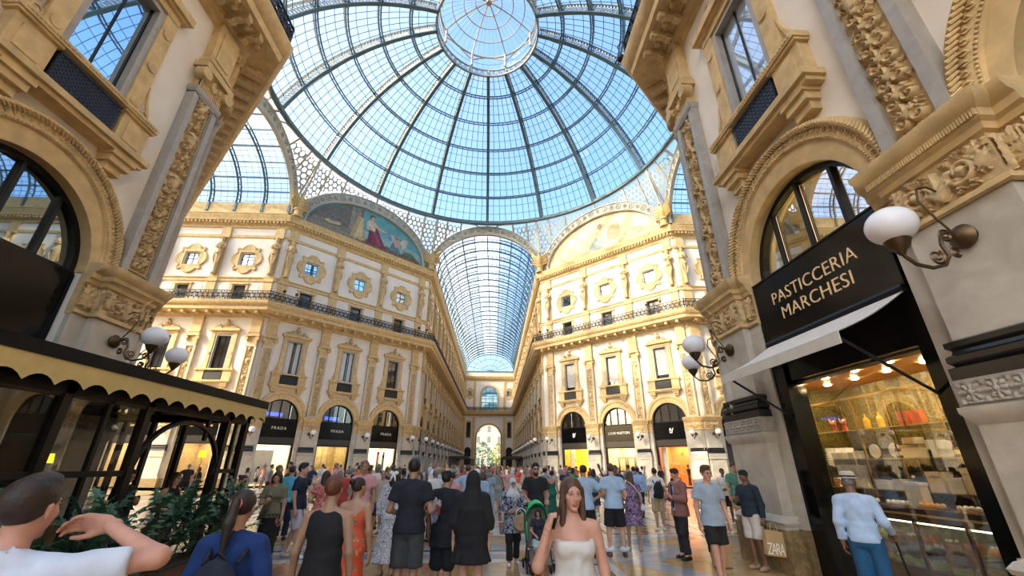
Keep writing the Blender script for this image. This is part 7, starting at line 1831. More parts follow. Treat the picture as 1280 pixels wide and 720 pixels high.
def phone(root, J, nm, label, HMw=None):
    d, pal, k = J['hd' + nm]; x, y, z = frame_of(d, pal); c = Vector(J['wr' + nm]) + x * .09 - y * .035
    M = Matrix((x, z, y)).transposed().to_4x4(); M.translation = c
    o = empty('phone', (0, 0, 0), 0, label, 'phone'); o.matrix_basis = Matrix.Translation(root.location) @ Matrix.Rotation(root.rotation_euler.z, 4, 'Z') @ Matrix.Diagonal((*root.scale, 1)) @ M
    MB().box(-.075, .075, -.036, .036, -.005, .004).obj('case', SH_BLK, o); MB().box(-.072, .072, -.033, .033, -.0062, -.005).obj('screen', mat('phone_screen', (.03, .04, .06), .1), o)
    return o
def crossbag(root, J, label, m, side=1, z=.92, y=.1):
    o = empty('handbag', tuple(W2(root, (side * .25, y, z))), root.rotation_euler.z, label, 'bag'); o.scale = root.scale
    v, f = sd_mesh([('e', (0, 0, 0), (.05, .12, .09), .03), ('c', (0, -.09, -.05), (0, .09, -.05), .045, .045, .04)], .014); b = MB(); b.add(v, f.tolist()); b.obj('bag_body', m, o, 4)
    b = MB(); p = [np.array((side * -.02, -.06, .06)), V3((-side * .08, -.21 - y, .30)), V3((-side * .24, -.17 - y, .5)), V3((-side * .36, -.03 - y, .60)), V3((-side * .32, .10 - y, .5)), V3((-side * .12, .14 - y, .28)), V3((side * -.02, .05, .06))]; b.tube(p, .009, 4); b.obj('strap', m, o, 4)
    return o

# --- nearest row, seen from behind ---------------------------------------------------------
r, J, s, HM = person(-.33, -27.45, 1.745, .32, 'm', 'ruddy', (((.46, .07, 1.44), (.215, .17, 1.56), (-.95, .15, .10), (-.2, -.9, -.3), 'hold'), ((-.0 + .40, .2, 1.42), (.22, .30, 1.60), (-.5, .4, .6), (-.6, -.5, 0), 'hold')), 'wide', ('short', 'dark'), [(('tee', {'g': .018, 'sleeve': .70}), cloth('white_tee', (.66, .72, .82))), ('shorts', GREYD)], 'man in a white T-shirt at the lower left corner, arms raised to his face', SH_BLK, yaw=-.22, pitch=.08, res='hi', wide=1.08)
r, J, s, HM = person(-.16, -26.15, 1.63, .12, 'f', 'tan', ('waist', 'waist'), 'stand', ('ponytail', 'dark'), [(('longtee', {'sleeve': 1.9, 'g': .018}), cloth('royal_blue', (.006, .035, .15))), ('trousers', BLK)], 'woman in a royal blue top with a dark ponytail, back turned', SH_BLK, pitch=-.15, side=-.05)
b = MB(); b.tube([(.036 * math.cos(a), -.132, .02 + .036 * math.sin(a)) for a in np.linspace(0, 6.28, 11)[:-1]], .007, 5, closed=True); o = b.obj('hair_tie', mat('pink_tie', (.8, .15, .2), .5), r); o.matrix_local = HM
backpack(r, 'dark blue backpack on the woman in royal blue', cloth('backpack_navy', (.015, .022, .04)), J)
r, J, s, HM = person(.0, -25.0, 1.69, -.05, 'm', 'olive', ('down', 'down'), 'stand', ('short', 'red'), [('tank', BLK), ('trousers', BLK)], 'person in a black sleeveless top and black trousers, short auburn hair', SH_BLK, pitch=.1)
ORF = floral('orange_print', [(0, (.75, .09, .02)), (.47, (.75, .09, .02)), (.50, (.22, .14, .12)), (.56, (.80, .13, .02)), (.66, (.70, .45, .25))], 11)
r, J, s, HM = person(-.20, -23.5, 1.64, -.12, 'f', 'tan', ('down', 'down'), 'contra', ('bun', 'dark'), [(('slip', {'hem': .22, 'r': (.23, .20)}), ORF)], 'woman in an orange floral dress with a low open back', SH_TAN, yaw=-.5, pitch=.15)
PTN = floral('black_white_print', [(0, (.62, .63, .66)), (.47, (.62, .63, .66)), (.50, (.03, .035, .06)), (.56, (.6, .6, .64))], 30)
r, J, s, HM = person(-.38, -20.6, 1.72, -.1, 'f', 'tan', ('waist', 'down'), 'stand', ('long', 'black'), [(('dress', {'hem': .20, 'r': (.27, .24), 'sleeve': 1.7, 'folds': 11}), PTN)], 'woman in a long black and white print dress, black hair in a white bow', SH_TAN)
b = MB()
for sx in (-1, 1): b.ball((sx * .045, -.115, .045), .045, 8, 6, sc=(1.1, .5, .8)); b.tube([(0, -.12, .04), (sx * .03, -.14, -.03), (sx * .05, -.15, -.10)], [.016, .024, .012], 5)
o = b.obj('hair_bow', WHITE, r, 4); o.matrix_local = HM
r, J, s, HM = person(.35, -22.8, 1.87, -.05, 'm', 'olive', ('waist', 'waist'), 'stand', ('short', 'black'), [(('polo', {'g': .02}), cloth('black_polo', (.014, .016, .024))), (('shorts', {'len': .98}), cloth('charcoal_shorts', (.05, .06, .06)))], 'tall man in a black polo and charcoal shorts, back turned', SH_BLK, wide=1.04)
r, J, s, HM = person(.78, -22.3, 1.70, -.35, 'm', 'tan', ('down', 'down'), 'stand', ('buzz', 'black'), [(('tee', {'g': .035, 'sleeve': .95, 'hem': .72}), cloth('black_tee', (.013, .013, .016))), (('shorts', {'len': 1.02}), cloth('black_shorts', (.015, .015, .018)))], 'man in a black cap and oversized black T-shirt with a colour print', SH_BLK, wide=1.1, yaw=-.25)
b = MB(); b.lathe([(.088, .03), (.092, .05), (.085, .09), (.055, .122), (0, .132)], 18, (0, -.012, 0)); b.add([(x, y, z) for z in (.030, .036) for x, y in [(.085 * math.cos(a), .06 + .10 * math.sin(a)) for a in np.linspace(0, PI, 9)]], [tuple(range(9)), tuple(range(17, 8, -1))] + [(i, i + 9, i + 10, i + 1) for i in range(8)]); o = b.obj('cap', cloth('cap_black', (.012, .012, .012)), r, 1.0); o.matrix_local = HM
for k, (cx, cz, w, hh, c) in enumerate(((-.09, 1.30, .035, .10, (.55, .58, .6)), (-.04, 1.22, .045, .08, (.45, .12, .08)), (-.08, 1.14, .04, .08, (.25, .3, .5)), (-.02, 1.31, .025, .05, (.7, .6, .5)), (-.12, 1.18, .025, .12, (.5, .55, .6)))):
    R_ = random.Random(k); b = MB(); P = blob(cx, cz, w, hh, 9, .3, k); b.prism(P, -.187 + .006 * k * 0, -.172 + .02); b.obj('shirt_print', mat('print_%d' % k, c, .8, var=.3, scale=20), r)
paper_bag(tuple(W2(r, (.30, .05, .12)) ), -.3, .26, .62, .12, 'tall kraft paper bag held between the man in the cap and the veiled woman')
r, J, s, HM = person(1.22, -23.1, 1.71, -.05, 'f', 'fair', ('down', 'down'), 'stand', ('veil', BLK), [(('tunic', {'hem': .66, 'r': (.27, .22), 'sleeve': 1.3, 'g': .03, 'wide': 1.12}), cloth('abaya_black', (.011, .011, .012)))], 'woman in a black headscarf and short black dress, back turned', SH_BLK, wide=1.1)
# --- facing the camera ----------------------------------------------------------------------
FLN = floral('navy_floral', [(0, (.012, .02, .06)), (.46, (.012, .02, .06)), (.49, (.55, .58, .62)), (.55, (.03, .05, .12)), (.62, (.5, .52, .58))], 18)
r, J, s, HM = person(1.90, -19.8, 1.54, PI + .1, 'f', 'tan', ('waist', 'waist'), 'step', ('hijab', cloth('hijab_grey', (.55, .58, .60))), [(('tunic', {'hem': .62, 'r': (.27, .22), 'g': .022, 'wide': 1.05}), FLN), ('trousers', BLK)], 'woman in a pale headscarf and navy floral tunic walking to the camera', SH_WHT)
glasses(r, HM, SH_BLK)
o = empty('handbag', tuple(W2(r, (-.15, .27, .84))), PI, 'round tan straw bag held by the woman in the pale headscarf', 'bag'); b = MB(); b.lathe([(0, -.05), (.13, -.045), (.155, 0), (.13, .045), (0, .05)], 20, axis='y'); b.obj('bag_body', mat('straw', (.42, .26, .14), .7, var=.2, scale=30, bump=.3), o, .8); b = MB(); b.tube([(-.10, 0, .11), (-.08, 0, .22), (.0, 0, .27), (.08, 0, .22), (.10, 0, .11)], .010, 5); b.obj('handle', WHITE, o, 4)
r, J, s, HM = person(2.42, -19.35, 1.83, PI + .08, 'm', 'tan', ('push', 'push'), 'step', ('short', 'black'), [(('polo', {'g': .018}), cloth('black_shirt', (.014, .014, .016))), ('trousers', cloth('black_jeans', (.02, .02, .024)))], 'bearded man in black with sunglasses pushing a stroller', SH_BLK, wide=1.05)
glasses(r, HM, SH_BLK); b = MB(); v, f = sd_mesh([('e', (0, .06, -.095), (.052, .040, .042), .02), ('e', (0, .02, -.075), (.064, .06, .03), .02)], .008, holes=[((0, .1, -.066), (.026, .03, .012))]); b.add(v, f.tolist()); o = b.obj('beard', hairm('black'), r, 4); o.matrix_local = HM
# stroller with a child
def stroller():
    o = empty('stroller', (2.36, -20.35, 0), PI + .06, 'green and grey child stroller with its hood up', 'stroller'); ALU = mat('stroller_frame', (.05, .05, .05), .4, metal=.5); GRN = cloth('green_hood', (.02, .55, .18), .6); GRYC = cloth('stroller_grey', (.20, .17, .14))
    for s in (-1, 1):
        b = MB(); b.tube([(s * .22, -.42, 1.04), (s * .22, -.20, .70), (s * .22, .22, .12)], .014, 6); b.tube([(s * .22, .05, .50), (s * .22, -.28, .12)], .012, 6); b.tube([(s * .22, -.10, .46), (s * .22, .22, .42)], .012, 6); b.obj('frame', ALU, o, 4)
        for y in (.25, -.30):
            for k in (-.03, .03): b = MB(); b.tube([(s * .22 + k + .055 * 0, y + .068 * math.cos(a), .085 + .068 * math.sin(a)) for a in np.linspace(0, 6.28, 17)[:-1]], .017, 6, closed=True); b.tube([(s * .22 + k - .01, y, .085), (s * .22 + k + .01, y, .085)], .045, 8); b.obj('wheel', SH_BLK, o, 4)
    b = MB(); b.tube([(-.22, -.42, 1.04), (.22, -.42, 1.04)], .018, 6); b.obj('handlebar', SH_BLK, o, 4); b = MB(); b.tube([(-.22, .24, .42), (.22, .24, .42)], .012, 6); b.tube([(-.22, -.28, .14), (.22, -.28, .14)], .01, 6); b.obj('cross_bar', ALU, o)
    b = MB(); V = []; pth = [(-.28, 1.00), (-.26, .72), (-.16, .44), (.16, .42), (.20, .22), (.34, .16)]
    for y, z in pth: V += [(-.19, y, z), (.19, y, z), (.19, y - .02, z - .03), (-.19, y - .02, z - .03)]
    b.add(V, [(i * 4 + j, i * 4 + 4 + j, i * 4 + 4 + (j + 1) % 4, i * 4 + (j + 1) % 4) for i in range(5) for j in range(4)]); b.obj('seat', GRYC, o, .8)
    # hood: quarter shell in gores
    b = MB(); n, m = 12, 9
    for q in (0, .02):
        X = np.array([[(.215 - q) * math.cos(PI * i / n) for j in range(m)] for i in range(n + 1)]); Y = np.array([[-.20 + (.36 - q) * math.sin(PI * i / n) * math.cos(1.05 + 1.45 * j / (m - 1)) for j in range(m)] for i in range(n + 1)]); Z = np.array([[.80 + (.36 - q) * math.sin(PI * i / n) * math.sin(1.05 + 1.45 * j / (m - 1)) for j in range(m)] for i in range(n + 1)]); b.grid(X, Y, Z)
    b.obj('hood', GRN, o, 4)
    for k in (1.06, 1.7, 2.49): b = MB(); b.tube([(.217 * math.cos(PI * i / n), -.20 + .362 * math.sin(PI * i / n) * math.cos(k), .80 + .362 * math.sin(PI * i / n) * math.sin(k)) for i in range(n + 1)], .006, 4); b.obj('hood_piping', cloth('hood_edge', (.03, .35, .13)), o)
    b = MB(); b.box(-.19, .19, -.27, .02, .16, .19); b.box(-.19, .19, -.27, -.25, .16, .30); b.box(-.19, .19, 0, .02, .16, .28); b.obj('basket', GRYC, o)
    for s in (-1, 1): MB().box(s * .20 - .012, s * .20 + .012, -.28, -.1, .44, .78).obj('side_panel', GRN, o)
    sit = (((.10, .28, .60, .10, .36, .22)), ((.10, .28, .60, .10, .36, .22)))
    r, J, s, HM = person(2.355, -20.44, 1.04, PI + .06, 'f', 'tan', ('lap', 'lap'), sit, ('bob', 'black'), [(('tee', {}), cloth('child_black', (.02, .02, .03))), (('shorts', {'len': .8}), cloth('child_teal', (.45, .62, .62)))], 'small child with black hair sitting in the green stroller', SH_WHT, pitch=-.25, yaw=-.3, res='mid', z=.0)
    r.location.z = .46 - .80 * s
stroller()
DRS = cloth('linen_white', (.66, .63, .58))
r, J, s, HM = person(2.09, -25.86, 1.71, PI - .05, 'f', 'ruddy', ('phone', 'down'), 'walk', ('long', 'brown'), [(('tubedress', {'hem': .42, 'r': (.22, .18), 'amp': .006}), DRS)], 'woman in a strapless white dress talking on the phone', SH_TAN, yaw=.15, pitch=-.03)
phone(r, J, 'R', 'black phone at the ear of the woman in the white dress')
o = empty('handbag', tuple(W2(r, (.245, -.04, 1.13))), r.rotation_euler.z, 'brown leather shoulder bag at the side of the woman in white', 'bag'); o.scale = r.scale
v, f = sd_mesh([('e', (0, 0, 0), (.05, .13, .09), .03), ('c', (0, -.10, -.06), (0, .10, -.06), .045, .045, .04)], .012); b = MB(); b.add(v, f.tolist()); b.obj('bag_body', LEATH, o, 4)
b = MB(); b.tube([(.0, -.10, .06), (-.02, -.09, .18), (-.06, -.05, .30), (-.085, .03, .335), (-.06, .10, .28), (-.02, .11, .16), (0, .10, .06)], .010, 5); b.obj('strap', LEATH, o, 4)
# --- right half ------------------------------------------------------------------------------
r, J, s, HM = person(3.52, -19.2, 1.80, .1, 'm', 'olive', ('hip', 'down'), 'wide', ('buzz', 'dark'), [(('tee', {'g': .02}), LBLUE), (('shorts', {'len': .95}), BLK)], 'man in a pale blue T-shirt with a hand on his hip, back turned', SH_BLK, wide=1.06, yaw=.2)
r, J, s, HM = person(4.18, -19.1, 1.83, -.05, 'm', 'fair', ('waist', 'waist'), 'wide', ('buzz', 'brown'), [(('tee', {'g': .02}), LBLUE), (('shorts', {'len': .9}), BLK)], 'man in a pale blue T-shirt and brown shoes beside the floral dress', SH_BRN, wide=1.05)
for sx in (-1, 1):
    o = empty('plastic_bag', tuple(W2(r, (sx * .15, .0, .13))), 0, ['white plastic wrap round the left ankle of the man in brown shoes', 'white plastic wrap round the right ankle of the man in brown shoes'][sx > 0], 'bag', 'white plastic ankle wraps'); v, f = sd_mesh([('e', (0, 0, 0), (.10, .10, .05), .02), ('e', (sx * .07, .03, .02), (.07, .05, .035), .03), ('e', (-sx * .05, -.05, .02), (.05, .05, .05), .03)], .012, holes=[((0, 0, .03), (.05, .05, .2))]); b = MB(); b.add(v, f.tolist()); b.obj('film', mat('plastic_film', (.62, .68, .74), .3), o, 4)
FL3 = floral('rose_blue_floral', [(0, (.03, .05, .16)), (.42, (.03, .05, .16)), (.46, (.42, .08, .12)), (.52, (.35, .38, .48)), (.58, (.06, .10, .25)), (.66, (.35, .12, .2))], 17)
r, J, s, HM = person(4.78, -18.5, 1.66, -.1, 'f', 'tan', ('down', 'waist'), 'contra', ('long', 'brown'), [(('dress', {'hem': .55, 'r': (.24, .19), 'sleeve': .35}), FL3)], 'woman in a blue and rose floral dress with long brown hair', SH_TAN)
crossbag(r, J, 'white strapped small bag of the woman in the rose floral dress', WHITE, 1, .95, .06)
r, J, s, HM = person(6.92, -12.5, 1.72, -.1, 'm', 'olive', ('down', 'down'), 'walk', ('short', 'black'), [('shirt', cloth('sky_shirt', (.34, .50, .75))), ('trousers', NAVY)], 'man in a sky blue shirt and navy trousers walking away', SH_BLK, res='mid')
r, J, s, HM = person(6.52, -15.4, 1.71, -.05, 'm', 'tan', ('down', 'down'), 'stand', ('short', 'black'), [('tee', WHITE), (('shorts', {'len': .95}), KHAKI)], 'man in a white T-shirt and khaki shorts wearing a black backpack', SH_WHT, res='mid')
backpack(r, 'black backpack on the man in khaki shorts', BLK, J)
ROSEJ = cloth('rosewood_jacket', (.27, .12, .10))
r, J, s, HM = person(5.56, -19.35, 1.73, PI / 2 + .25, 'm', 'ruddy', ('front', 'front'), 'contra', ('short', 'dark'), [('shirt', cloth('pale_shirt', (.42, .52, .68))), (('jacket', {'g': .030, 'holes': [((0, .16, 1.10), (.055, .11, .36))]}), ROSEJ), ('trousers', cloth('charcoal_trousers', (.018, .018, .02)))], 'man in a rosewood jacket and tie looking down at his phone', SH_BLK, pitch=-.4, lean=-.02)
b = MB(); b.prism([(-.02, 1.44), (.02, 1.44), (.035, 1.0), (0, .95), (-.035, 1.0)], .142, .155); b.obj('tie', cloth('navy_tie', (.02, .025, .08)), r)
phone(r, J, 'R', 'dark phone in the hands of the man in the rosewood jacket')
r, J, s, HM = person(5.30, -21.36, 1.78, PI + .05, 'm', 'ruddy', ('down', 'down'), 'step', ('quiff', 'brown'), [(('tee', {'g': .018, 'hem': .84}), cloth('grey_blue_tee', (.33, .40, .48))), (('shorts', {'len': .85}), BLK)], 'man with glasses in a grey blue T-shirt and black shorts facing the camera', SH_WHT, yaw=.1)
glasses(r, HM, SH_BLK, False)
r, J, s, HM = person(6.25, -19.35, 1.78, -.6, 'm', 'fair', ('fwd', 'carry'), 'stand', ('short', 'light'), [('shirt', cloth('cream_shirt', (.62, .60, .52))), ('trousers', cloth('black_trousers', (.014, .014, .015)))], 'man in a cream shirt and black trousers behind the bespectacled man', SH_BLK, res='mid')
paper_bag((5.92, -20.15, .02), -.15, .34, .44, .14, 'plain kraft paper bag standing behind the man in the grey blue T-shirt', tilt=.06)
r, J, s, HM = person(6.56, -20.35, 1.71, PI / 2 + .35, 'm', 'brown', ('front', 'carry'), 'stand', ('short', 'black'), [('shirt', cloth('navy_shirt', (.012, .022, .038))), (('shorts', {'len': .95}), cloth('white_shorts', (.62, .56, .52)))], 'man in a navy shirt and white shorts leaning by the pier, head bowed', SH_TAN, pitch=-.35, lean=-.03)
phone(r, J, 'R', 'phone in the hand of the man leaning by the pier')
paper_bag((6.62, -20.78, .30), -.12, .32, .40, .13, 'kraft paper bag with white lettering hanging by the leaning man', 'ZARA', tilt=.1)
r, J, s, HM = person(6.44, -23.2, 1.70, -.75, 'm', 'brown', ('cane', 'down'), 'stand', ('short', 'grey'), [('shirt', cloth('chambray', (.42, .56, .76))), ('trousers', cloth('teal_blue_trousers', (.012, .085, .20)))], 'man in a straw hat, pale blue shirt and blue trousers at the pastry window', SH_BLK, yaw=-.2, pitch=-.12, wide=1.0)
b = MB(); b.lathe([(.155, .052), (.158, .058), (.10, .066), (.093, .07), (.088, .13), (.06, .15), (.03, .142), (0, .14)], 24, (0, -.01, 0)); b.lathe([(.155, .052), (.09, .056)], 24, (0, -.01, 0)); o = b.obj('hat', mat('straw_hat', (.52, .48, .40), .8, var=.1, scale=40, bump=.2), r, .8); o.matrix_local = HM @ Matrix.Rotation(.08, 4, 'X')
b = MB(); b.lathe([(.096, .068), (.094, .092)], 24, (0, -.01, 0)); o = b.obj('hat_band', BLK, r); o.matrix_local = HM @ Matrix.Rotation(.08, 4, 'X')
o = empty('walking_stick', tuple(W2(r, (.31, .24, 0))), -.75, 'dark walking stick of the man in the straw hat', 'stick'); b = MB(); b.tube([(.06, .15, 0), (.0, .02, .86)], .013, 6); b.obj('shaft', SH_BLK, o); b = MB(); b.tube([(0, .02, .86), (-.01, .0, .93), (-.01, -.05, .95), (-.01, -.09, .92)], .015, 6); b.obj('handle', SH_BRN, o, 4)
r, J, s, HM = person(9.05, -15.4, 1.86, PI, 'm', 'fair', ('down', 'waist'), 'stand', ('short', 'brown'), [('polo', cloth('sea_green', (.12, .32, .26))), (('shorts', {}), KHAKI)], 'tall man in a sea green polo beyond the right corner pier', SH_WHT, res='mid')
r, J, s, HM = person(9.45, -13.9, 1.70, PI - .3, 'f', 'brown', ('waist', 'down'), 'stand', ('bun', 'black'), [('tee', WHITE), ('shorts', BLK)], 'woman in a white top and black shorts beyond the right corner pier', SH_WHT, res='mid')
r, J, s, HM = person(7.15, -11.3, 1.74, -.4, 'm', 'tan', ('sky', 'down'), 'stand', ('short', 'black'), [('tee', cloth('bright_blue', (.04, .22, .55))), ('trousers', NAVY)], 'man in a bright blue T-shirt raising an arm toward the shops', SH_BLK, res='mid')
r, J, s, HM = person(7.9, -13.6, 1.66, .3, 'f', 'tan', ('down', 'down'), 'stand', ('long', 'black'), [(('dress', {'hem': .3, 'sleeve': 1.2}), BLK)], 'woman in a long black dress before the orange shop window', SH_BLK, res='mid')
# --- left half -------------------------------------------------------------------------------
r, J, s, HM = person(-2.72, -19.1, 1.80, -PI / 2 + .1, 'm', 'fair', ('down', 'reach'), 'step', ('quiff', 'black'), [(('tee', {'g': .018}), NAVY), (('shorts', {'len': .95}), cloth('pale_shorts', (.58, .60, .64)))], 'young man in a navy T-shirt and pale shorts stretching out an arm', SH_WHT, lean=-.06)
r, J, s, HM = person(-2.15, -19.3, 1.66, .3, 'f', 'tan', ('down', 'waist'), 'stand', ('long', 'dark'), [(('dress', {'hem': .4, 'sleeve': .5}), floral('red_floral', [(0, (.45, .05, .05)), (.45, (.45, .05, .05)), (.5, (.6, .42, .35)), (.57, (.35, .06, .06))], 16))], 'woman in a red floral dress beside the young man in navy', SH_TAN, res='mid')
r, J, s, HM = person(-2.88, -19.95, 1.66, PI + .2, 'f', 'tan', ('front', 'down'), 'stand', ('bob', 'dark'), [(('tee', {}), cloth('olive_top', (.16, .14, .08))), (('skirt', {'hem': .2, 'r': (.2, .18)}), BLK)], 'woman in an olive top and long black skirt looking at her phone', SH_BLK, pitch=-.3)
phone(r, J, 'R', 'phone of the woman in the olive top')
r, J, s, HM = person(-3.68, -19.72, 1.58, -1.9, 'f', 'tan', ('down', 'down'), 'walk', ('bun', 'dark'), [('tee', cloth('grey_blue_top', (.36, .46, .52))), ('trousers', BLK)], 'woman in a pale grey blue top walking past the cafe corner post', SH_BLK)
crossbag(r, J, 'black crossbody bag of the woman passing the cafe corner', BLK, -1, .95, .05)
r, J, s, HM = person(-4.5, -16.5, 1.77, -.8, 'm', 'fair', ('waist', 'down'), 'stand', ('buzz', 'light'), [('tee', cloth('red_tee', (.60, .06, .03))), ('shorts', GREYD)], 'man in a red T-shirt near the first black shop sign', SH_WHT, res='mid')
r, J, s, HM = person(-3.95, -16.9, 1.74, .2, 'm', 'tan', ('down', 'down'), 'stand', ('short', 'black'), [('tee', cloth('cyan_tee', (.10, .42, .55))), ('trousers', NAVY)], 'man in a cyan T-shirt next to the man in red', SH_BLK, res='mid')
r, J, s, HM = person(-5.2, -20.75, 1.70, -PI / 2, 'f', 'fair', ('front', 'front'), 'stand', ('bun', 'dark'), [('tee', BLK), ('trousers', BLK)], 'woman in black looking at her phone under the cafe arch', SH_BLK, pitch=-.3, res='mid'); phone(r, J, 'R', 'phone of the woman in black under the cafe arch')
r, J, s, HM = person(-4.62, -20.35, 1.64, -PI / 2 - .2, 'f', 'fair', ('waist', 'down'), 'stand', ('long', 'dark'), [('tank', BLK), (('skirt', {'hem': .5}), BLK)], 'woman with long dark hair in a black vest at the cafe entrance', SH_BLK, res='mid')
r, J, s, HM = person(1.70, -10.9, 1.69, .05, 'f', 'fair', ('down', 'down'), 'walk', ('long', 'light'), [(('dress', {'hem': .52, 'r': (.21, .17), 'sleeve': .3}), cloth('sage_dress', (.30, .36, .34)))], 'woman in a short sage grey dress walking away with a crossbody bag', SH_TAN, res='mid')
crossbag(r, J, 'small black bag of the woman in the sage grey dress', BLK, 1, .95, .05)
r, J, s, HM = person(3.56, -13.2, 1.60, -.1, 'f', 'tan', ('down', 'down'), 'stand', ('bun', 'black'), [(('slip', {'hem': .25, 'r': (.2, .17)}), cloth('emerald', (.01, .13, .09)))], 'woman in a long emerald green dress', SH_TAN, res='mid')

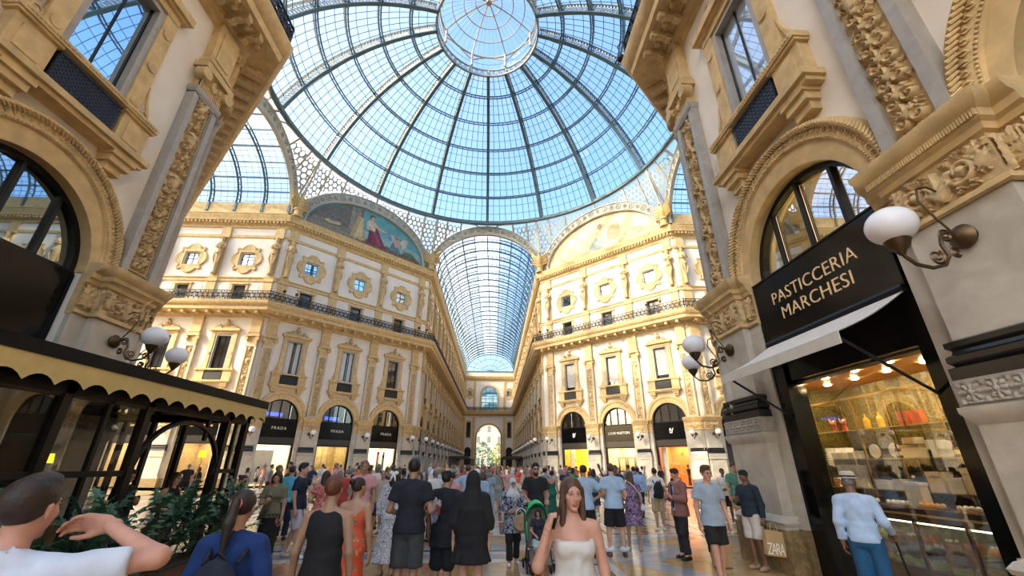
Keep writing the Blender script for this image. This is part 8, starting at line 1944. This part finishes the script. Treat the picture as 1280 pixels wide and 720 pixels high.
# --- the crowd further in: a dozen figures, repeated with other clothes -------------------------
CROWD_C = [('white', (.72, .70, .66)), ('black', (.014, .014, .016)), ('navy', (.02, .03, .07)), ('pale blue', (.36, .48, .62)), ('red', (.50, .06, .04)), ('pink', (.62, .32, .32)), ('beige', (.52, .42, .30)), ('grey', (.22, .22, .23)), ('orange', (.65, .22, .05)), ('violet', (.28, .14, .36)), ('green', (.08, .22, .14)), ('yellow', (.68, .50, .14))]
def crowd():
    R = random.Random(21); protos = []
    park = [('m', 'tan', ('down', 'down'), 'stand', ('short', 'black'), ['tee', ('shorts', {'len': .95})]), ('m', 'fair', ('front', 'down'), 'walk', ('short', 'brown'), ['polo', 'trousers']), ('m', 'olive', ('waist', 'waist'), 'contra', ('quiff', 'dark'), ['shirt', 'trousers']), ('m', 'brown', ('sky', 'down'), 'stand', ('buzz', 'black'), ['tee', 'trousers']), ('m', 'ruddy', ('down', 'hip'), 'wide', ('buzz', 'grey'), ['polo', ('shorts', {'len': .9})]),
            ('f', 'fair', ('down', 'down'), 'stand', ('long', 'brown'), [('dress', {'hem': .5, 'sleeve': .4})]), ('f', 'tan', ('phone', 'down'), 'walk2', ('long', 'black'), ['tee', ('skirt', {'hem': .4})]), ('f', 'fair', ('waist', 'down'), 'contra', ('ponytail', 'light'), ['tank', ('shorts', {'len': .6})]), ('f', 'olive', ('front', 'front'), 'stand', ('bun', 'dark'), [('dress', {'hem': .25, 'sleeve': .6})]), ('f', 'tan', ('down', 'waist'), 'walk', ('bob', 'dark'), ['longtee', 'trousers'])]
    taken = [(o.location.x, o.location.y) for o in COL.objects if o.get('category') in ('person', 'stroller')]
    def free(x, y, d):
        return all((x - a) ** 2 + (y - b) ** 2 > d * d for a, b in taken)
    def place(x, y, dmin=.62):
        for _ in range(40):
            if free(x, y, dmin): taken.append((x, y)); return x, y
            x += R.uniform(-.5, .5); y += R.uniform(-.5, .5)
        return None
    spots = []
    def add(n, x0, x1, y0, y1, where, dm=.62):
        for _ in range(n):
            q = place(R.uniform(x0, x1), R.uniform(y0, y1), dm)
            if q and x0 - .3 < q[0] < x1 + .3: spots.append((*q, where))
    add(13, -2.2, 1.2, -19.2, -15.0, 'close behind the front row')
    add(12, -4.6, 2.0, -15.0, -9.0, 'in the left half of the octagon')
    add(8, 2.6, 6.2, -14.5, -9.0, 'in the right half of the octagon')
    add(34, -9.0, 1.5, -9.0, 3.0, 'in the middle of the octagon')
    add(20, 1.5, 12.0, -9.0, 4.0, 'on the right of the octagon')
    add(16, -16.0, -7.0, -6.0, 5.5, 'by the left arm')
    add(16, -11.5, -4.5, 4.0, 11.0, 'before the left octagon shops')
    add(16, 4.5, 11.5, 4.0, 11.0, 'before the right octagon shops')
    add(26, -6.2, 6.2, 5.0, 22.0, 'entering the far arm'); add(34, -6.0, 6.0, 22.0, 55.0, 'down the long far arm', .7)
    seen = {}; used = set()
    for i, (x, y, where) in enumerate(spots):
        for _ in range(40):
            k = R.randrange(len(park)); ca = R.choice(CROWD_C[:8] if R.random() < .75 else CROWD_C); cb = R.choice([CROWD_C[1], CROWD_C[2], CROWD_C[7], CROWD_C[6], CROWD_C[0]])
            if (k, ca[0], cb[0] if len(park[k][5]) > 1 and k not in (3, 4) else '', where) not in used: break
        used.add((k, ca[0], cb[0] if len(park[k][5]) > 1 and k not in (3, 4) else '', where))
        sex, sk, ar, lg, hr, cl = park[k]; two = len(cl) > 1; noun = 'man' if sex == 'm' else 'woman'
        low = cl[-1] if isinstance(cl[-1], str) else cl[-1][0]; up = cl[0] if isinstance(cl[0], str) else cl[0][0]
        upn = {0: 'T-shirt', 1: 'polo', 2: 'shirt', 3: 'T-shirt raising an arm', 4: 'polo, hand on hip,', 5: 'knee-length dress', 6: 'T-shirt', 7: 'vest', 8: 'long dress', 9: 'long top'}[k]
        lab = f'{noun} in a {ca[0]} {upn}' + (f' and {cb[0]} {low}' if two and k not in (3, 4) else '') + ' ' + where
        rz = R.uniform(-.9, .9) + (PI if R.random() < .42 else 0); h = R.gauss(1.76, .06) if sex == 'm' else R.gauss(1.65, .055)
        if k >= len(protos) or protos[k] is None:
            while len(protos) <= k: protos.append(None)
            r, J, s, HM = person(x, y, h, rz, sex, sk, ar, lg, hr, [(c, BLK) for c in cl], lab, SH_BLK if R.random() < .5 else SH_WHT, res='lo'); protos[k] = r
        else:
            r = copy_tree(protos[k]); r.location = (x, y, 0); r.rotation_euler = (0, 0, rz); sc = h / 1.75; r.scale = (sc, sc, sc); r['label'] = lab
            if 'group' in r: del r['group']
        seen.setdefault(lab, []).append(r)
        nc = 0
        for c in r.children:
            n = c.name.split('.')[0]
            if n in ('shirt', 'vest', 'dress', 'shorts', 'trousers', 'skirt', 'jacket', 'tunic'):
                col = cb if n in ('shorts', 'trousers', 'skirt') else ca
                c.material_slots[0].link = 'OBJECT'; c.material_slots[0].material = cloth('crowd_' + col[0].replace(' ', '_'), col[1])
            elif n == 'hair': c.material_slots[0].link = 'OBJECT'; c.material_slots[0].material = hairm(R.choice(['black', 'dark', 'brown', 'brown', 'light', 'grey']))
            elif n == 'body': 
                c.material_slots[0].link = 'OBJECT'; c.material_slots[0].material = skin_mats(R.choice(['fair', 'tan', 'olive', 'ruddy', 'tan', 'brown']))[0]
    for lab, rs in seen.items():
        if len(rs) > 1:
            for r in rs: r['group'] = lab
crowd()

# floodlights clipped on the balcony rails
def floodlights():
    b = MB(); b.box(-.10, .10, -.16, .06, .02, .22); mb = b.mesh('housing', IRON, None); b = MB(); b.bar((0, 0, -.12), (0, 0, .04), .04); ms = b.mesh('stem', IRON, None)
    for nm, pth, fr in (('left', paths['far_left'], (.06, .12, .88, .94)), ('right', paths['far_right'], (.06, .12, .80, .88))):
        op = offset_path(pth, 1.22); a, c = op[1], op[2]
        for i, t in enumerate(fr):
            p = a + (c - a) * t; o = empty('floodlight', (p.x, p.y, 16.38), math.atan2((c - a).y, (c - a).x), 'small black floodlight on the %s octagon balcony rail, %s from its left end' % (nm, ORD[i]), 'lamp', 'floodlights on the balcony rails'); inst('housing', mb, o); inst('stem', ms, o)
    p = offset_path(paths['near_right'], 1.22)[2]
    o = empty('floodlight', (p.x, p.y, 16.3), 0, 'round black lamp hung outside the railing of the near right corner', 'lamp'); b = MB(); b.ball((-.14, .12, -.72), .15, 14, 9); b.obj('housing', IRON, o, 4); b = MB(); b.tube([(0, 0, 0), (-.10, .08, .06), (-.20, .16, -.08), (-.16, .13, -.35), (-.14, .12, -.6)], .022, 5); b.obj('stem', IRON, o)
floodlights()
